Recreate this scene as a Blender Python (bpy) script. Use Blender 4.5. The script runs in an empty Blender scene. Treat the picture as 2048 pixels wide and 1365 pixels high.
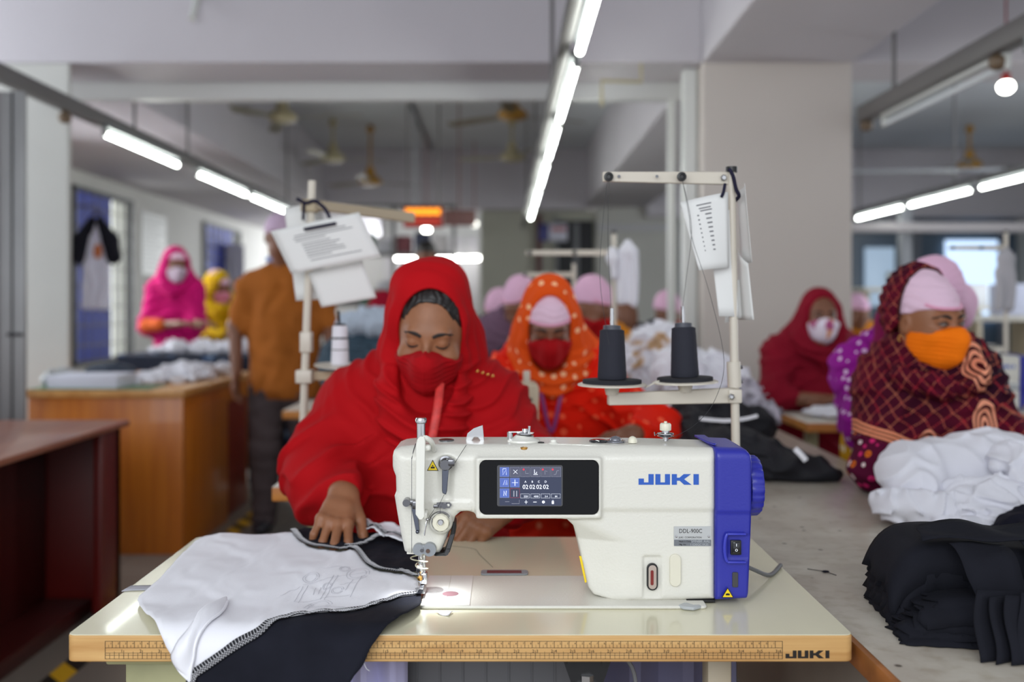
import bpy, bmesh, math, random
import numpy as np
from mathutils import Vector, Matrix, noise as mnoise
from mathutils.geometry import delaunay_2d_cdt
PI = math.pi
SC = bpy.context.scene
COL = SC.collection
# ---------------------------------------------------------------- camera, light, exposure
F, H, CX, CY = 1900.0, 1.207, 1010.0, 612.0      # focal length in px of a 2048 px frame, eye height, vanishing point
cam_d = bpy.data.cameras.new('camera'); cam = bpy.data.objects.new('camera', cam_d); COL.objects.link(cam)
cam.location = (0, 0, H); cam.rotation_euler = (PI/2, 0, 0)
cam_d.sensor_width = 36.0; cam_d.lens = 36.0*F/2048
cam_d.shift_x = (1024-CX)/2048; cam_d.shift_y = -(682.5-CY)/2048
cam_d.clip_start = 0.05; cam_d.clip_end = 60
cam_d.dof.use_dof = True; cam_d.dof.focus_distance = 1.43; cam_d.dof.aperture_fstop = 2.2
SC.camera = cam
SC.view_settings.view_transform = 'Standard'; SC.view_settings.look = 'None'
SC.view_settings.gamma = 1.0; SC.view_settings.use_curve_mapping = False
SC.view_settings.exposure = 0.5
wd = bpy.data.worlds.new('world'); SC.world = wd; wd.use_nodes = True
wd.node_tree.nodes['Background'].inputs[0].default_value = (0.90, 0.94, 1.0, 1)
wd.node_tree.nodes['Background'].inputs[1].default_value = 0.72

def area(name, loc, size, power, rot=(0, 0, 0), col=(1, 1, 1), spread=PI):
    d = bpy.data.lights.new(name, 'AREA'); d.shape = 'RECTANGLE'; d.size, d.size_y = size
    d.energy = power; d.color = col; d.spread = spread
    o = bpy.data.objects.new(name, d); COL.objects.link(o); o.location = loc; o.rotation_euler = rot
    return o
# added soft lamps standing in for daylight; no window is built behind them
area('fill_front', (-1.0, -1.6, 2.2), (3.2, 1.6), 48, (PI*0.36, 0, -0.1), (0.93, 0.97, 1))
area('fill_left', (-4.05, 4.5, 1.7), (3.0, 1.4), 40, (0, -PI/2, 0), (0.9, 0.95, 1))
area('daylight_back', (-1.5, 18.2, 1.9), (4.0, 1.6), 170, (-PI/2, 0, 0), (0.95, 0.98, 1))
area('fill_bay', (-4.1, 7.1, 1.3), (2.4, 1.1), 42, (0, -PI/2+0.35, 0), (0.94, 0.97, 1), 2.2)  # added fill at the closed wall, brightens the far left bay
area('fill_right', (6.6, 6.5, 1.8), (4.0, 1.5), 120, (0, PI/2, 0), (0.88, 0.94, 1))  # added fill for the right hand hall

def Wp(px, py, Y):
    return Vector(((px-CX)*Y/F, Y, H-(py-CY)*Y/F))
def pz(py, Y): return H-(py-CY)*Y/F
def pxx(px, Y): return (px-CX)*Y/F

# ---------------------------------------------------------------- materials
def lin(c):
    return tuple((v/255/12.92) if v/255 <= 0.04045 else ((v/255+0.055)/1.055)**2.4 for v in c[:3])+(1,)
MATS = {}
def mat(name, col, rough=0.6, metal=0.0, noise=0.0, nscale=8.0, bump=0.0, bscale=60.0, emit=0.0, spec=0.5,
        coat=0.0, sheen=0.0, stretch=None, sss=0.0, trans=0.0, col2=None, ecol=None):
    if name in MATS: return MATS[name]
    m = bpy.data.materials.new(name); m.use_nodes = True; MATS[name] = m
    nt = m.node_tree; b = nt.nodes['Principled BSDF']
    c = lin(col)
    b.inputs['Base Color'].default_value = c
    b.inputs['Roughness'].default_value = rough; b.inputs['Metallic'].default_value = metal
    b.inputs['Specular IOR Level'].default_value = spec
    b.inputs['Coat Weight'].default_value = coat
    b.inputs['Sheen Weight'].default_value = sheen
    if trans: b.inputs['Transmission Weight'].default_value = trans
    if sss:
        b.inputs['Subsurface Weight'].default_value = sss
        b.inputs['Subsurface Radius'].default_value = (0.012, 0.005, 0.003); b.inputs['Subsurface Scale'].default_value = 1.0
    if emit:
        b.inputs['Emission Color'].default_value = lin(ecol) if ecol else c
        b.inputs['Emission Strength'].default_value = emit
    tc = nt.nodes.new('ShaderNodeTexCoord'); mp = nt.nodes.new('ShaderNodeMapping')
    nt.links.new(tc.outputs['Object'], mp.inputs[0])
    if stretch: mp.inputs['Scale'].default_value = stretch
    if noise or col2:
        n = nt.nodes.new('ShaderNodeTexNoise'); n.inputs['Scale'].default_value = nscale; n.inputs['Detail'].default_value = 5
        nt.links.new(mp.outputs[0], n.inputs['Vector'])
        r = nt.nodes.new('ShaderNodeValToRGB')
        c2 = lin(col2) if col2 else tuple(x*(1-noise) for x in c[:3])+(1,)
        c1 = c if col2 else tuple(min(1, x*(1+noise*0.6)) for x in c[:3])+(1,)
        r.color_ramp.elements[0].position = 0.35; r.color_ramp.elements[0].color = c2
        r.color_ramp.elements[1].position = 0.65; r.color_ramp.elements[1].color = c1
        nt.links.new(n.outputs[0], r.inputs[0]); nt.links.new(r.outputs[0], b.inputs['Base Color'])
    if bump:
        n2 = nt.nodes.new('ShaderNodeTexNoise'); n2.inputs['Scale'].default_value = bscale; n2.inputs['Detail'].default_value = 3
        nt.links.new(mp.outputs[0], n2.inputs['Vector'])
        bp = nt.nodes.new('ShaderNodeBump'); bp.inputs['Strength'].default_value = bump; bp.inputs['Distance'].default_value = 0.01
        nt.links.new(n2.outputs[0], bp.inputs['Height']); nt.links.new(bp.outputs[0], b.inputs['Normal'])
    return m

def nodes_of(m): return m.node_tree, m.node_tree.nodes['Principled BSDF']
def wood(name, c1, c2, axis=0, scale=1.0, rough=0.45, coat=0.0, knots=0.0):
    if name in MATS: return MATS[name]
    m = mat(name, c1, rough, coat=coat); nt, b = nodes_of(m)
    tc = nt.nodes.new('ShaderNodeTexCoord'); mp = nt.nodes.new('ShaderNodeMapping')
    s = [14*scale, 14*scale, 14*scale]; s[axis] = 0.9*scale; mp.inputs['Scale'].default_value = s
    nt.links.new(tc.outputs['Object'], mp.inputs[0])
    n = nt.nodes.new('ShaderNodeTexNoise'); n.inputs['Scale'].default_value = 3.0; n.inputs['Detail'].default_value = 6; n.inputs['Distortion'].default_value = 0.6
    nt.links.new(mp.outputs[0], n.inputs['Vector'])
    r = nt.nodes.new('ShaderNodeValToRGB'); r.color_ramp.elements[0].position = 0.3; r.color_ramp.elements[0].color = lin(c2)
    r.color_ramp.elements[1].position = 0.68; r.color_ramp.elements[1].color = lin(c1)
    nt.links.new(n.outputs[0], r.inputs[0]); out = r.outputs[0]
    if knots:
        v = nt.nodes.new('ShaderNodeTexVoronoi'); v.inputs['Scale'].default_value = knots
        nt.links.new(tc.outputs['Object'], v.inputs['Vector'])
        rr = nt.nodes.new('ShaderNodeValToRGB'); rr.color_ramp.elements[0].position = 0.03; rr.color_ramp.elements[0].color = (0.35, 0.35, 0.35, 1)
        rr.color_ramp.elements[1].position = 0.09; rr.color_ramp.elements[1].color = (1, 1, 1, 1)
        nt.links.new(v.outputs['Distance'], rr.inputs[0])
        mx = nt.nodes.new('ShaderNodeMix'); mx.data_type = 'RGBA'; mx.blend_type = 'MULTIPLY'; mx.inputs[0].default_value = 1
        nt.links.new(out, mx.inputs[6]); nt.links.new(rr.outputs[0], mx.inputs[7]); out = mx.outputs[2]
    nt.links.new(out, b.inputs['Base Color'])
    return m

# ---------------------------------------------------------------- mesh helpers
class MB:
    def __init__(s): s.v = []; s.f = []
    def raw(s, v, f):
        o = len(s.v); s.v += [tuple(p) for p in v]; s.f += [tuple(i+o for i in q) for q in f]; return s
    def box(s, x0, x1, y0, y1, z0, z1):
        v = [(x, y, z) for x in (x0, x1) for y in (y0, y1) for z in (z0, z1)]
        return s.raw(v, [(0, 1, 3, 2), (4, 6, 7, 5), (0, 4, 5, 1), (2, 3, 7, 6), (0, 2, 6, 4), (1, 5, 7, 3)])
    def rbox(s, x0, x1, y0, y1, z0, z1, r=0.003, seg=2, rot=None, org=None):
        bm = bmesh.new()
        c = Vector(((x0+x1)/2, (y0+y1)/2, (z0+z1)/2))
        bmesh.ops.create_cube(bm, size=1, matrix=Matrix.Translation(c) @ Matrix.Diagonal((x1-x0, y1-y0, z1-z0, 1)))
        r = min(r, (x1-x0)*.49, (y1-y0)*.49, (z1-z0)*.49)
        bmesh.ops.bevel(bm, geom=bm.edges[:], offset=r, segments=seg, profile=0.5, affect='EDGES')
        if rot is not None:
            o = Vector(org) if org is not None else c
            for v in bm.verts: v.co = o + rot @ (v.co-o)
        bm.verts.index_update()
        s.raw([v.co[:] for v in bm.verts], [[v.index for v in f.verts] for f in bm.faces]); bm.free(); return s
    def lathe(s, prof, org=(0, 0, 0), axis=(0, 0, 1), n=24, flute=None):
        a = Vector(axis).normalized(); u = a.orthogonal().normalized(); w = a.cross(u); o = Vector(org)
        v = []; f = []
        for k, (r, h) in enumerate(prof):
            for i in range(n):
                t = 2*PI*i/n; rr = r*(flute(t, h) if flute else 1)
                v.append(o+a*h+(u*math.cos(t)+w*math.sin(t))*rr)
        for k in range(len(prof)-1):
            for i in range(n):
                j = (i+1) % n; f.append((k*n+i, k*n+j, (k+1)*n+j, (k+1)*n+i))
        if prof[0][0] > 1e-6: f.append(tuple(range(n))[::-1])
        if prof[-1][0] > 1e-6: f.append(tuple((len(prof)-1)*n+i for i in range(n)))
        return s.raw(v, f)
    def cyl(s, p0, p1, r0, r1=None, n=16):
        p0 = Vector(p0); p1 = Vector(p1); return s.lathe([(r0, 0), (r0 if r1 is None else r1, (p1-p0).length)], p0, p1-p0, n)
    def ball(s, c, r, n=16, sc=(1, 1, 1), rot=None):
        v = []; f = []; m = n//2
        for j in range(m+1):
            t = PI*j/m
            for i in range(n):
                p = 2*PI*i/n; q = Vector((math.sin(t)*math.cos(p)*sc[0], math.sin(t)*math.sin(p)*sc[1], math.cos(t)*sc[2]))*r
                if rot is not None: q = rot @ q
                v.append(Vector(c)+q)
        for j in range(m):
            for i in range(n):
                k = (i+1) % n; f.append((j*n+i, (j+1)*n+i, (j+1)*n+k, j*n+k))
        return s.raw(v, f)
    def tube(s, pts, r, n=8, flat=None, closed=False):
        pts = [Vector(p) for p in pts]; L = len(pts); rr = r if hasattr(r, '__len__') else [r]*L
        v = []; f = []; up = None
        for i, p in enumerate(pts):
            if closed: t = pts[(i+1) % L]-pts[i-1]
            else: t = (pts[min(i+1, L-1)]-pts[max(i-1, 0)])
            t = t.normalized() if t.length > 1e-9 else Vector((0, 0, 1))
            if up is None: up = t.orthogonal().normalized() if flat is None else Vector(flat)
            up = (up-t*up.dot(t)); up = up.normalized() if up.length > 1e-6 else t.orthogonal().normalized()
            w = t.cross(up)
            for k in range(n):
                a = 2*PI*k/n; fl = 1.0
                if flat is not None: q = up*math.cos(a)*rr[i]*0.3+w*math.sin(a)*rr[i]
                else: q = (up*math.cos(a)+w*math.sin(a))*rr[i]
                v.append(p+q)
        for i in range(L if closed else L-1):
            j = (i+1) % L
            for k in range(n):
                l = (k+1) % n; f.append((i*n+k, i*n+l, j*n+l, j*n+k))
        if not closed: f.append(tuple(range(n))[::-1]); f.append(tuple((L-1)*n+k for k in range(n)))
        return s.raw(v, f)
    def prism(s, poly, y0, y1, plane='xz', holes=None):
        n = len(poly)
        def P(a, b, c): return (a, c, b) if plane == 'xz' else ((a, b, c) if plane == 'xy' else (c, a, b))
        v = [P(a, b, y0) for a, b in poly]+[P(a, b, y1) for a, b in poly]
        f = [tuple(range(n))[::-1], tuple(range(n, 2*n))]+[(i, (i+1) % n, n+(i+1) % n, n+i) for i in range(n)]
        return s.raw(v, f)
    def xf(s, M, start=0):
        s.v[start:] = [tuple(M @ Vector(p)) for p in s.v[start:]]; return s
    def obj(s, name, m, parent=None, smooth=True, ang=35, bevel=0, solid=0, recalc=True, subsurf=0):
        me = bpy.data.meshes.new(name); me.from_pydata([tuple(p) for p in s.v], [], [tuple(q) for q in s.f])
        if recalc:
            bm = bmesh.new(); bm.from_mesh(me); bmesh.ops.recalc_face_normals(bm, faces=bm.faces[:]); bm.to_mesh(me); bm.free()
        me.validate()
        return link(name, me, m, parent, smooth, ang, bevel, solid, subsurf)
def link(name, me, m, parent=None, smooth=True, ang=35, bevel=0, solid=0, subsurf=0):
    if smooth:
        me.polygons.foreach_set('use_smooth', [True]*len(me.polygons))
        if ang: me.set_sharp_from_angle(angle=math.radians(ang))
    o = bpy.data.objects.new(name, me); COL.objects.link(o)
    for x in (m if isinstance(m, (list, tuple)) else [m]): me.materials.append(x)
    if parent is not None:
        o.parent = parent; o.matrix_parent_inverse = Matrix.Translation(parent_loc(parent)).inverted()
    if bevel:
        b = o.modifiers.new('bevel', 'BEVEL'); b.width = bevel; b.segments = 2; b.limit_method = 'ANGLE'; b.angle_limit = math.radians(40)
    if solid:
        b = o.modifiers.new('solid', 'SOLIDIFY'); b.thickness = solid; b.offset = 0
    if subsurf:
        b = o.modifiers.new('sub', 'SUBSURF'); b.levels = subsurf; b.render_levels = subsurf
    return o
def parent_loc(p):
    return p.location.copy() if p.type == 'EMPTY' else Vector((0, 0, 0))
def tag(o, label, cat, group=None, kind=None):
    o['label'] = label; o['category'] = cat
    if group: o['group'] = group
    if kind: o['kind'] = kind
    return o
def thing(name, loc, label, cat, group=None):
    o = bpy.data.objects.new(name, None); COL.objects.link(o); o.location = loc; o.empty_display_size = 0.05
    return tag(o, label, cat, group)
def struct(name, mb, m, **k):
    o = mb.obj(name, m, **k); o['kind'] = 'structure'; return o
def copy_thing(o, loc, label, group=None, rotz=None, shift=None):
    """copy a thing and its parts (and their sub-parts); the parts share mesh data"""
    r = o.copy(); COL.objects.link(r); r.location = loc
    if rotz is not None: r.rotation_euler = (0, 0, rotz)
    r['label'] = label
    if group: r['group'] = group
    def rec(a, b):
        for ch in list(a.children):
            c = ch.copy(); COL.objects.link(c); c.parent = b; c.matrix_parent_inverse = ch.matrix_parent_inverse.copy(); rec(ch, c)
    rec(o, r); return r

# text as mesh, standing in the xz plane facing -y, left-bottom (or centre) at loc
def text(name, s, loc, size, m, parent=None, align='LEFT', rot=None, ext=0.0002, bold=0.0, sx=1.0):
    cu = bpy.data.curves.new(name, 'FONT'); cu.body = s; cu.size = size; cu.align_x = align; cu.extrude = ext; cu.offset = bold; cu.resolution_u = 3
    t = bpy.data.objects.new(name, cu); COL.objects.link(t)
    bpy.context.view_layer.update()
    me = bpy.data.meshes.new_from_object(t.evaluated_get(bpy.context.evaluated_depsgraph_get()))
    COL.objects.unlink(t); bpy.data.objects.remove(t)
    M = Matrix.Translation(loc) @ ((rot.to_4x4() if rot is not None else Matrix.Identity(4))) @ Matrix.Rotation(PI/2, 4, 'X') @ Matrix.Diagonal((sx, 1, 1, 1))
    me.transform(M); me.name = name
    me.materials.clear()
    return link(name, me, m, parent, False)
def text_mb(mb, s, loc, size, align='LEFT', M3=None, sx=1.0, bold=0.0, ext=0.0001):
    o = text('tmp', s, (0, 0, 0), size, mat('tmpm', (0, 0, 0)), None, align, None, ext, bold, sx)
    v = [x.co.copy() for x in o.data.vertices]; f = [tuple(p.vertices) for p in o.data.polygons]
    COL.objects.unlink(o); me = o.data; bpy.data.objects.remove(o); bpy.data.meshes.remove(me)
    L = Vector(loc); v = [(L+(M3 @ p if M3 is not None else p)) for p in v]
    mb.raw(v, f)

# ---------------------------------------------------------------- volumes (implicit surfaces)
def smin(a, b, k):
    if k <= 0: return np.minimum(a, b)
    h = np.maximum(k-np.abs(a-b), 0)/k
    return np.minimum(a, b)-h*h*k*0.25
class Vol:
    def __init__(s, lo, hi, h, R=None, O=None):
        s.h = h; s.lo = np.array(lo, float)
        n = [int(math.ceil((b-a)/h))+1 for a, b in zip(lo, hi)]
        s.ax = [s.lo[i]+h*np.arange(n[i]) for i in range(3)]
        s.d = np.full(n, 1.0, np.float32)
        s.R = R; s.O = O
    def box(s, lo, hi, pad):
        sl = []
        for i in range(3):
            a = max(0, int((lo[i]-pad-s.lo[i])/s.h)); b = min(s.d.shape[i], int((hi[i]+pad-s.lo[i])/s.h)+2)
            sl.append(slice(a, max(a, b)))
        sl = tuple(sl)
        g = [s.ax[0][sl[0]][:, None, None].astype(np.float32), s.ax[1][sl[1]][None, :, None].astype(np.float32), s.ax[2][sl[2]][None, None, :].astype(np.float32)]
        return sl, g
    def comb(s, sl, d, k, op):
        if op == 'add': s.d[sl] = smin(s.d[sl], d, k)
        elif op == 'sub': s.d[sl] = -smin(-s.d[sl], d, k)
        elif op == 'and': s.d[sl] = -smin(-s.d[sl], -d, k)
        return s
    def cone(s, a, b, r0, r1=None, k=0.01, op='add', sc=None):
        r1 = r0 if r1 is None else r1; a = np.array(a, float); b = np.array(b, float); rm = max(r0, r1)
        sl, (X, Y, Z) = s.box(np.minimum(a, b)-rm, np.maximum(a, b)+rm, k+2*s.h+0.01)
        ab = b-a; L = max(1e-12, float(ab @ ab))
        px, py, pz_ = X-a[0], Y-a[1], Z-a[2]
        t = np.clip((px*ab[0]+py*ab[1]+pz_*ab[2])/L, 0, 1)
        dx, dy, dz = px-t*ab[0], py-t*ab[1], pz_-t*ab[2]
        if sc is not None: dx = dx/sc[0]; dy = dy/sc[1]; dz = dz/sc[2]
        d = np.sqrt(dx*dx+dy*dy+dz*dz)-(r0+(r1-r0)*t)
        return s.comb(sl, d, k, op)
    def chain(s, pts, rs, k=0.01, op='add', sc=None):
        for i in range(len(pts)-1): s.cone(pts[i], pts[i+1], rs[i], rs[i+1], k, op, sc)
        return s
    def ell(s, c, r, R=None, k=0.01, op='add'):
        c = np.array(c, float); rm = max(r); ext = np.array([rm]*3) if R is not None else np.array(r)
        sl, (X, Y, Z) = s.box(c-ext, c+ext, k+2*s.h+0.01)
        x, y, z = X-c[0], Y-c[1], Z-c[2]
        if R is not None:
            A = np.array(R)  # columns = local axes
            x, y, z = (A[0][0]*x+A[1][0]*y+A[2][0]*z), (A[0][1]*x+A[1][1]*y+A[2][1]*z), (A[0][2]*x+A[1][2]*y+A[2][2]*z)
        x, y, z = x/r[0], y/r[1], z/r[2]
        k0 = np.sqrt(x*x+y*y+z*z)+1e-6; k1 = np.sqrt((x/r[0])**2+(y/r[1])**2+(z/r[2])**2)+1e-6
        return s.comb(sl, k0*(k0-1)/k1, k, op)
    def rbox(s, c, half, r=0.01, R=None, k=0.01, op='add'):
        c = np.array(c, float); half = np.array(half, float); ext = np.array([np.linalg.norm(half)]*3) if R is not None else half
        sl, (X, Y, Z) = s.box(c-ext, c+ext, k+2*s.h+0.01)
        x, y, z = X-c[0], Y-c[1], Z-c[2]
        if R is not None:
            A = np.array(R)
            x, y, z = (A[0][0]*x+A[1][0]*y+A[2][0]*z), (A[0][1]*x+A[1][1]*y+A[2][1]*z), (A[0][2]*x+A[1][2]*y+A[2][2]*z)
        x, y, z = np.abs(x)-half[0]+r, np.abs(y)-half[1]+r, np.abs(z)-half[2]+r
        d = np.sqrt(np.maximum(x, 0)**2+np.maximum(y, 0)**2+np.maximum(z, 0)**2)+np.minimum(np.maximum(x, np.maximum(y, z)), 0)-r
        return s.comb(sl, d, k, op)
    def grid(s): return s.ax[0][:, None, None], s.ax[1][None, :, None], s.ax[2][None, None, :]
    def field(s, d, k=0.0, op='add'): return s.comb((slice(None),)*3, d.astype(np.float32), k, op)
    def disp(s, fn):
        X, Y, Z = s.grid(); m = np.abs(s.d) < 0.04
        s.d = s.d - np.where(m, fn(X, Y, Z), 0).astype(np.float32); return s
    def mesh(s):
        D = s.d.copy(); D[0] = D[-1] = 1; D[:, 0] = D[:, -1] = 1; D[:, :, 0] = D[:, :, -1] = 1
        ins = D < 0
        nx, ny, nz = D.shape
        c = np.zeros((nx-1, ny-1, nz-1), np.int8)
        for i in (0, 1):
            for j in (0, 1):
                for k in (0, 1): c += ins[i:nx-1+i, j:ny-1+j, k:nz-1+k]
        act = np.argwhere((c > 0) & (c < 8)); n = len(act)
        if n == 0: return np.zeros((0, 3)), np.zeros((0, 4), int)
        idx = np.full(c.shape, -1, np.int64); idx[act[:, 0], act[:, 1], act[:, 2]] = np.arange(n)
        acc = np.zeros((n, 3)); cnt = np.zeros(n)
        for ax in range(3):
            o1, o2 = [q for q in range(3) if q != ax]
            for i in (0, 1):
                for j in (0, 1):
                    A = act.copy(); A[:, o1] += i; A[:, o2] += j; B = A.copy(); B[:, ax] += 1
                    da = D[A[:, 0], A[:, 1], A[:, 2]]; db = D[B[:, 0], B[:, 1], B[:, 2]]
                    m = (da < 0) != (db < 0); t = np.where(m, da/np.where(m, da-db, 1), 0)
                    P = A.astype(float); P[:, ax] += t; acc[m] += P[m]; cnt[m] += 1
        V = acc/cnt[:, None]*s.h+s.lo
        quads = []
        for ax in range(3):
            o1, o2 = [(1, 2), (2, 0), (0, 1)][ax]
            sl0 = [slice(None)]*3; sl1 = [slice(None)]*3; sl0[ax] = slice(0, -1); sl1[ax] = slice(1, None)
            a = ins[tuple(sl0)]; b = ins[tuple(sl1)]
            for flip, msk in ((0, a & ~b), (1, ~a & b)):
                E = np.argwhere(msk); E = E[(E[:, o1] > 0) & (E[:, o2] > 0)]
                if len(E) == 0: continue
                def g(d1, d2):
                    Q = E.copy(); Q[:, o1] -= d1; Q[:, o2] -= d2; return idx[Q[:, 0], Q[:, 1], Q[:, 2]]
                q = np.stack([g(1, 1), g(0, 1), g(0, 0), g(1, 0)], 1)
                if flip: q = q[:, ::-1]
                quads.append(q)
        Q = np.concatenate(quads); Q = Q[(Q >= 0).all(1)]
        return V, Q
    def obj(s, name, m, parent=None, M=None, smooth_it=0, keep_big=0):
        V, Q = s.mesh()
        for _ in range(smooth_it):
            acc = np.zeros_like(V); cnt = np.zeros(len(V))
            for i in range(4):
                a = Q[:, i]; b = Q[:, (i+1) % 4]
                np.add.at(acc, a, V[b]); np.add.at(cnt, a, 1); np.add.at(acc, b, V[a]); np.add.at(cnt, b, 1)
            V = V*0.5+0.5*acc/np.maximum(cnt, 1)[:, None]
        if keep_big:   # drop stray crumbs: keep components with at least keep_big vertices
            lab = np.arange(len(V))
            for _ in range(400):
                mn = lab[Q].min(1); new = lab.copy()
                for i in range(4): np.minimum.at(new, Q[:, i], mn)
                new = new[new]
                if (new == lab).all(): break
                lab = new
            u, c = np.unique(lab, return_counts=True); good = set(u[c >= keep_big])
            if keep_big < 0: good = {u[c.argmax()]}
            keepv = np.isin(lab, list(good)); Q = Q[keepv[Q[:, 0]]]
            remap = -np.ones(len(V), int); remap[keepv] = np.arange(keepv.sum()); V = V[keepv]; Q = remap[Q]
        if M is not None:
            A = np.array(M); V = V @ A[:3, :3].T + A[:3, 3]
        me = bpy.data.meshes.new(name)
        me.vertices.add(len(V)); me.vertices.foreach_set('co', V.astype(np.float32).ravel())
        me.loops.add(len(Q)*4); me.loops.foreach_set('vertex_index', Q.astype(np.int32).ravel())
        me.polygons.add(len(Q)); me.polygons.foreach_set('loop_start', np.arange(0, len(Q)*4, 4, dtype=np.int32))
        me.polygons.foreach_set('loop_total', np.full(len(Q), 4, np.int32)); me.update(calc_edges=True)
        return link(name, me, m, parent, True, 0)
def poly_sdf(poly, X, Z):
    d = np.full(np.broadcast(X, Z).shape, 1e9); sgn = np.ones(d.shape); n = len(poly)
    for i in range(n):
        a = poly[i]; b = poly[i-1]; ex, ez = b[0]-a[0], b[1]-a[1]; wx, wz = X-a[0], Z-a[1]
        t = np.clip((wx*ex+wz*ez)/max(1e-12, ex*ex+ez*ez), 0, 1); bx, bz = wx-ex*t, wz-ez*t
        d = np.minimum(d, bx*bx+bz*bz)
        c1 = Z >= a[1]; c2 = Z < b[1]; c3 = ex*wz > ez*wx
        sgn = np.where((c1 & c2 & c3) | (~c1 & ~c2 & ~c3), -sgn, sgn)
    return sgn*np.sqrt(d)
def smooth_poly(pts, n=4, closed=True):
    """Catmull-Rom through pts"""
    P = [Vector(p) for p in pts]; L = len(P); out = []
    for i in range(L if closed else L-1):
        g = (lambda q: P[q % L]) if closed else (lambda q: P[max(0, min(L-1, q))])
        p0, p1, p2, p3 = g(i-1), g(i), g(i+1), g(i+2)
        for k in range(n):
            t = k/n; out.append(0.5*((2*p1)+(p2-p0)*t+(2*p0-5*p1+4*p2-p3)*t*t+(3*p1-p0-3*p2+p3)*t**3))
    if not closed: out.append(P[-1])
    return out
# smooth value noise on arrays
def vnoise(X, Y, Z, seed=0):
    r = 0
    rs = np.random.RandomState(seed)
    for _ in range(5):
        k = rs.randn(3); k = k/np.linalg.norm(k)*rs.uniform(0.6, 1.5)*2*PI; ph = rs.uniform(0, 2*PI)
        r = r+np.sin(k[0]*X+k[1]*Y+k[2]*Z+ph)
    return r/3.0
def drape(poly, fn, step, m, name, parent=None, thick=0.001, seed=0, smooth_n=3, mats=None, matfn=None):
    """flat patch bounded by poly (list of (a,b)), triangulated on a grid of pitch step and laid out in space by fn(a,b)"""
    P = [Vector((a, b)) for a, b in poly]
    if smooth_n: P = smooth_poly([(a, b) for a, b in poly], smooth_n); P = [Vector((p[0], p[1])) for p in P]
    B = []
    for i in range(len(P)):
        a, b = P[i], P[(i+1) % len(P)]; n = max(1, int((b-a).length/step)); B += [a+(b-a)*k/n for k in range(n)]
    xs = [p.x for p in B]; ys = [p.y for p in B]
    gx = np.arange(min(xs), max(xs), step); gy = np.arange(min(ys), max(ys), step)
    GX, GY = np.meshgrid(gx, gy, indexing='ij'); GX = GX+((np.arange(len(gy)) % 2)*step*0.5)[None, :]
    D = poly_sdf([(p.x, p.y) for p in B], GX, GY); msk = D < -step*0.45
    pts = B+[Vector((a, b)) for a, b in zip(GX[msk], GY[msk])]
    nb = len(B); ed = [(i, (i+1) % nb) for i in range(nb)]
    r = delaunay_2d_cdt(pts, ed, [], 1, 1e-7)
    V2, Fs = r[0], r[2]
    me = bpy.data.meshes.new(name); me.from_pydata([tuple(fn(p.x, p.y)) for p in V2], [], [tuple(f) for f in Fs]); me.validate()
    bm = bmesh.new(); bm.from_mesh(me); bmesh.ops.recalc_face_normals(bm, faces=bm.faces[:]); bm.to_mesh(me); bm.free()
    return link(name, me, m, parent, True, 0, solid=thick)
# ---------------------------------------------------------------- the setting
M_wall = mat('wall_paint', (196, 196, 192), 0.7, noise=0.05, nscale=1.2, bump=0.05, bscale=30)
M_ceil = mat('ceiling_paint', (204, 207, 212), 0.8, noise=0.04, nscale=1.0)
M_beam = mat('beam_paint', (198, 194, 200), 0.75, noise=0.04, nscale=1.0)
M_col = mat('column_paint', (208, 200, 194), 0.65, noise=0.03, nscale=1.0)
M_floor = mat('floor_tile', (128, 120, 112), 0.35, noise=0.2, nscale=3)
nt, b = nodes_of(M_floor)
br = nt.nodes.new('ShaderNodeTexBrick'); br.offset = 0; br.inputs['Scale'].default_value = 1.0
br.inputs['Brick Width'].default_value = 0.6; br.inputs['Row Height'].default_value = 0.6; br.inputs['Mortar Size'].default_value = 0.004
br.inputs['Color1'].default_value = lin((132, 124, 116)); br.inputs['Color2'].default_value = lin((124, 116, 108)); br.inputs['Mortar'].default_value = lin((80, 74, 68))
tc = nt.nodes.new('ShaderNodeTexCoord'); nt.links.new(tc.outputs['Object'], br.inputs['Vector']); nt.links.new(br.outputs[0], b.inputs['Base Color'])
struct('floor', MB().box(-4.4, 7.2, -1.5, 19, -0.1, 0), M_floor, smooth=False)
struct('ceiling', MB().box(-4.4, 7.2, -0.4, 19, 3.3, 3.4), M_ceil, smooth=False)
# left wall with two window openings
wy = [(-0.4, 9.2), (10.65, 13.2), (15.0, 19)]
mb = MB()
for a, b_ in wy: mb.box(-4.4, -4.2, a, b_, 0, 3.3)
for a, b_ in ((9.2, 10.65), (13.2, 15.0)): mb.box(-4.4, -4.2, a, b_, 2.38, 3.3); mb.box(-4.4, -4.2, a, b_, 0, 0.62)
struct('wall_left', mb, M_wall, smooth=False)
struct('wall_right', MB().box(7.0, 7.2, -0.4, 19, 0, 3.3), M_wall, smooth=False)
struct('wall_back', MB().box(-4.4, 7.2, 18.6, 19, 0, 3.3), mat('wall_far', (206, 206, 200), 0.7), smooth=False)
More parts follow.
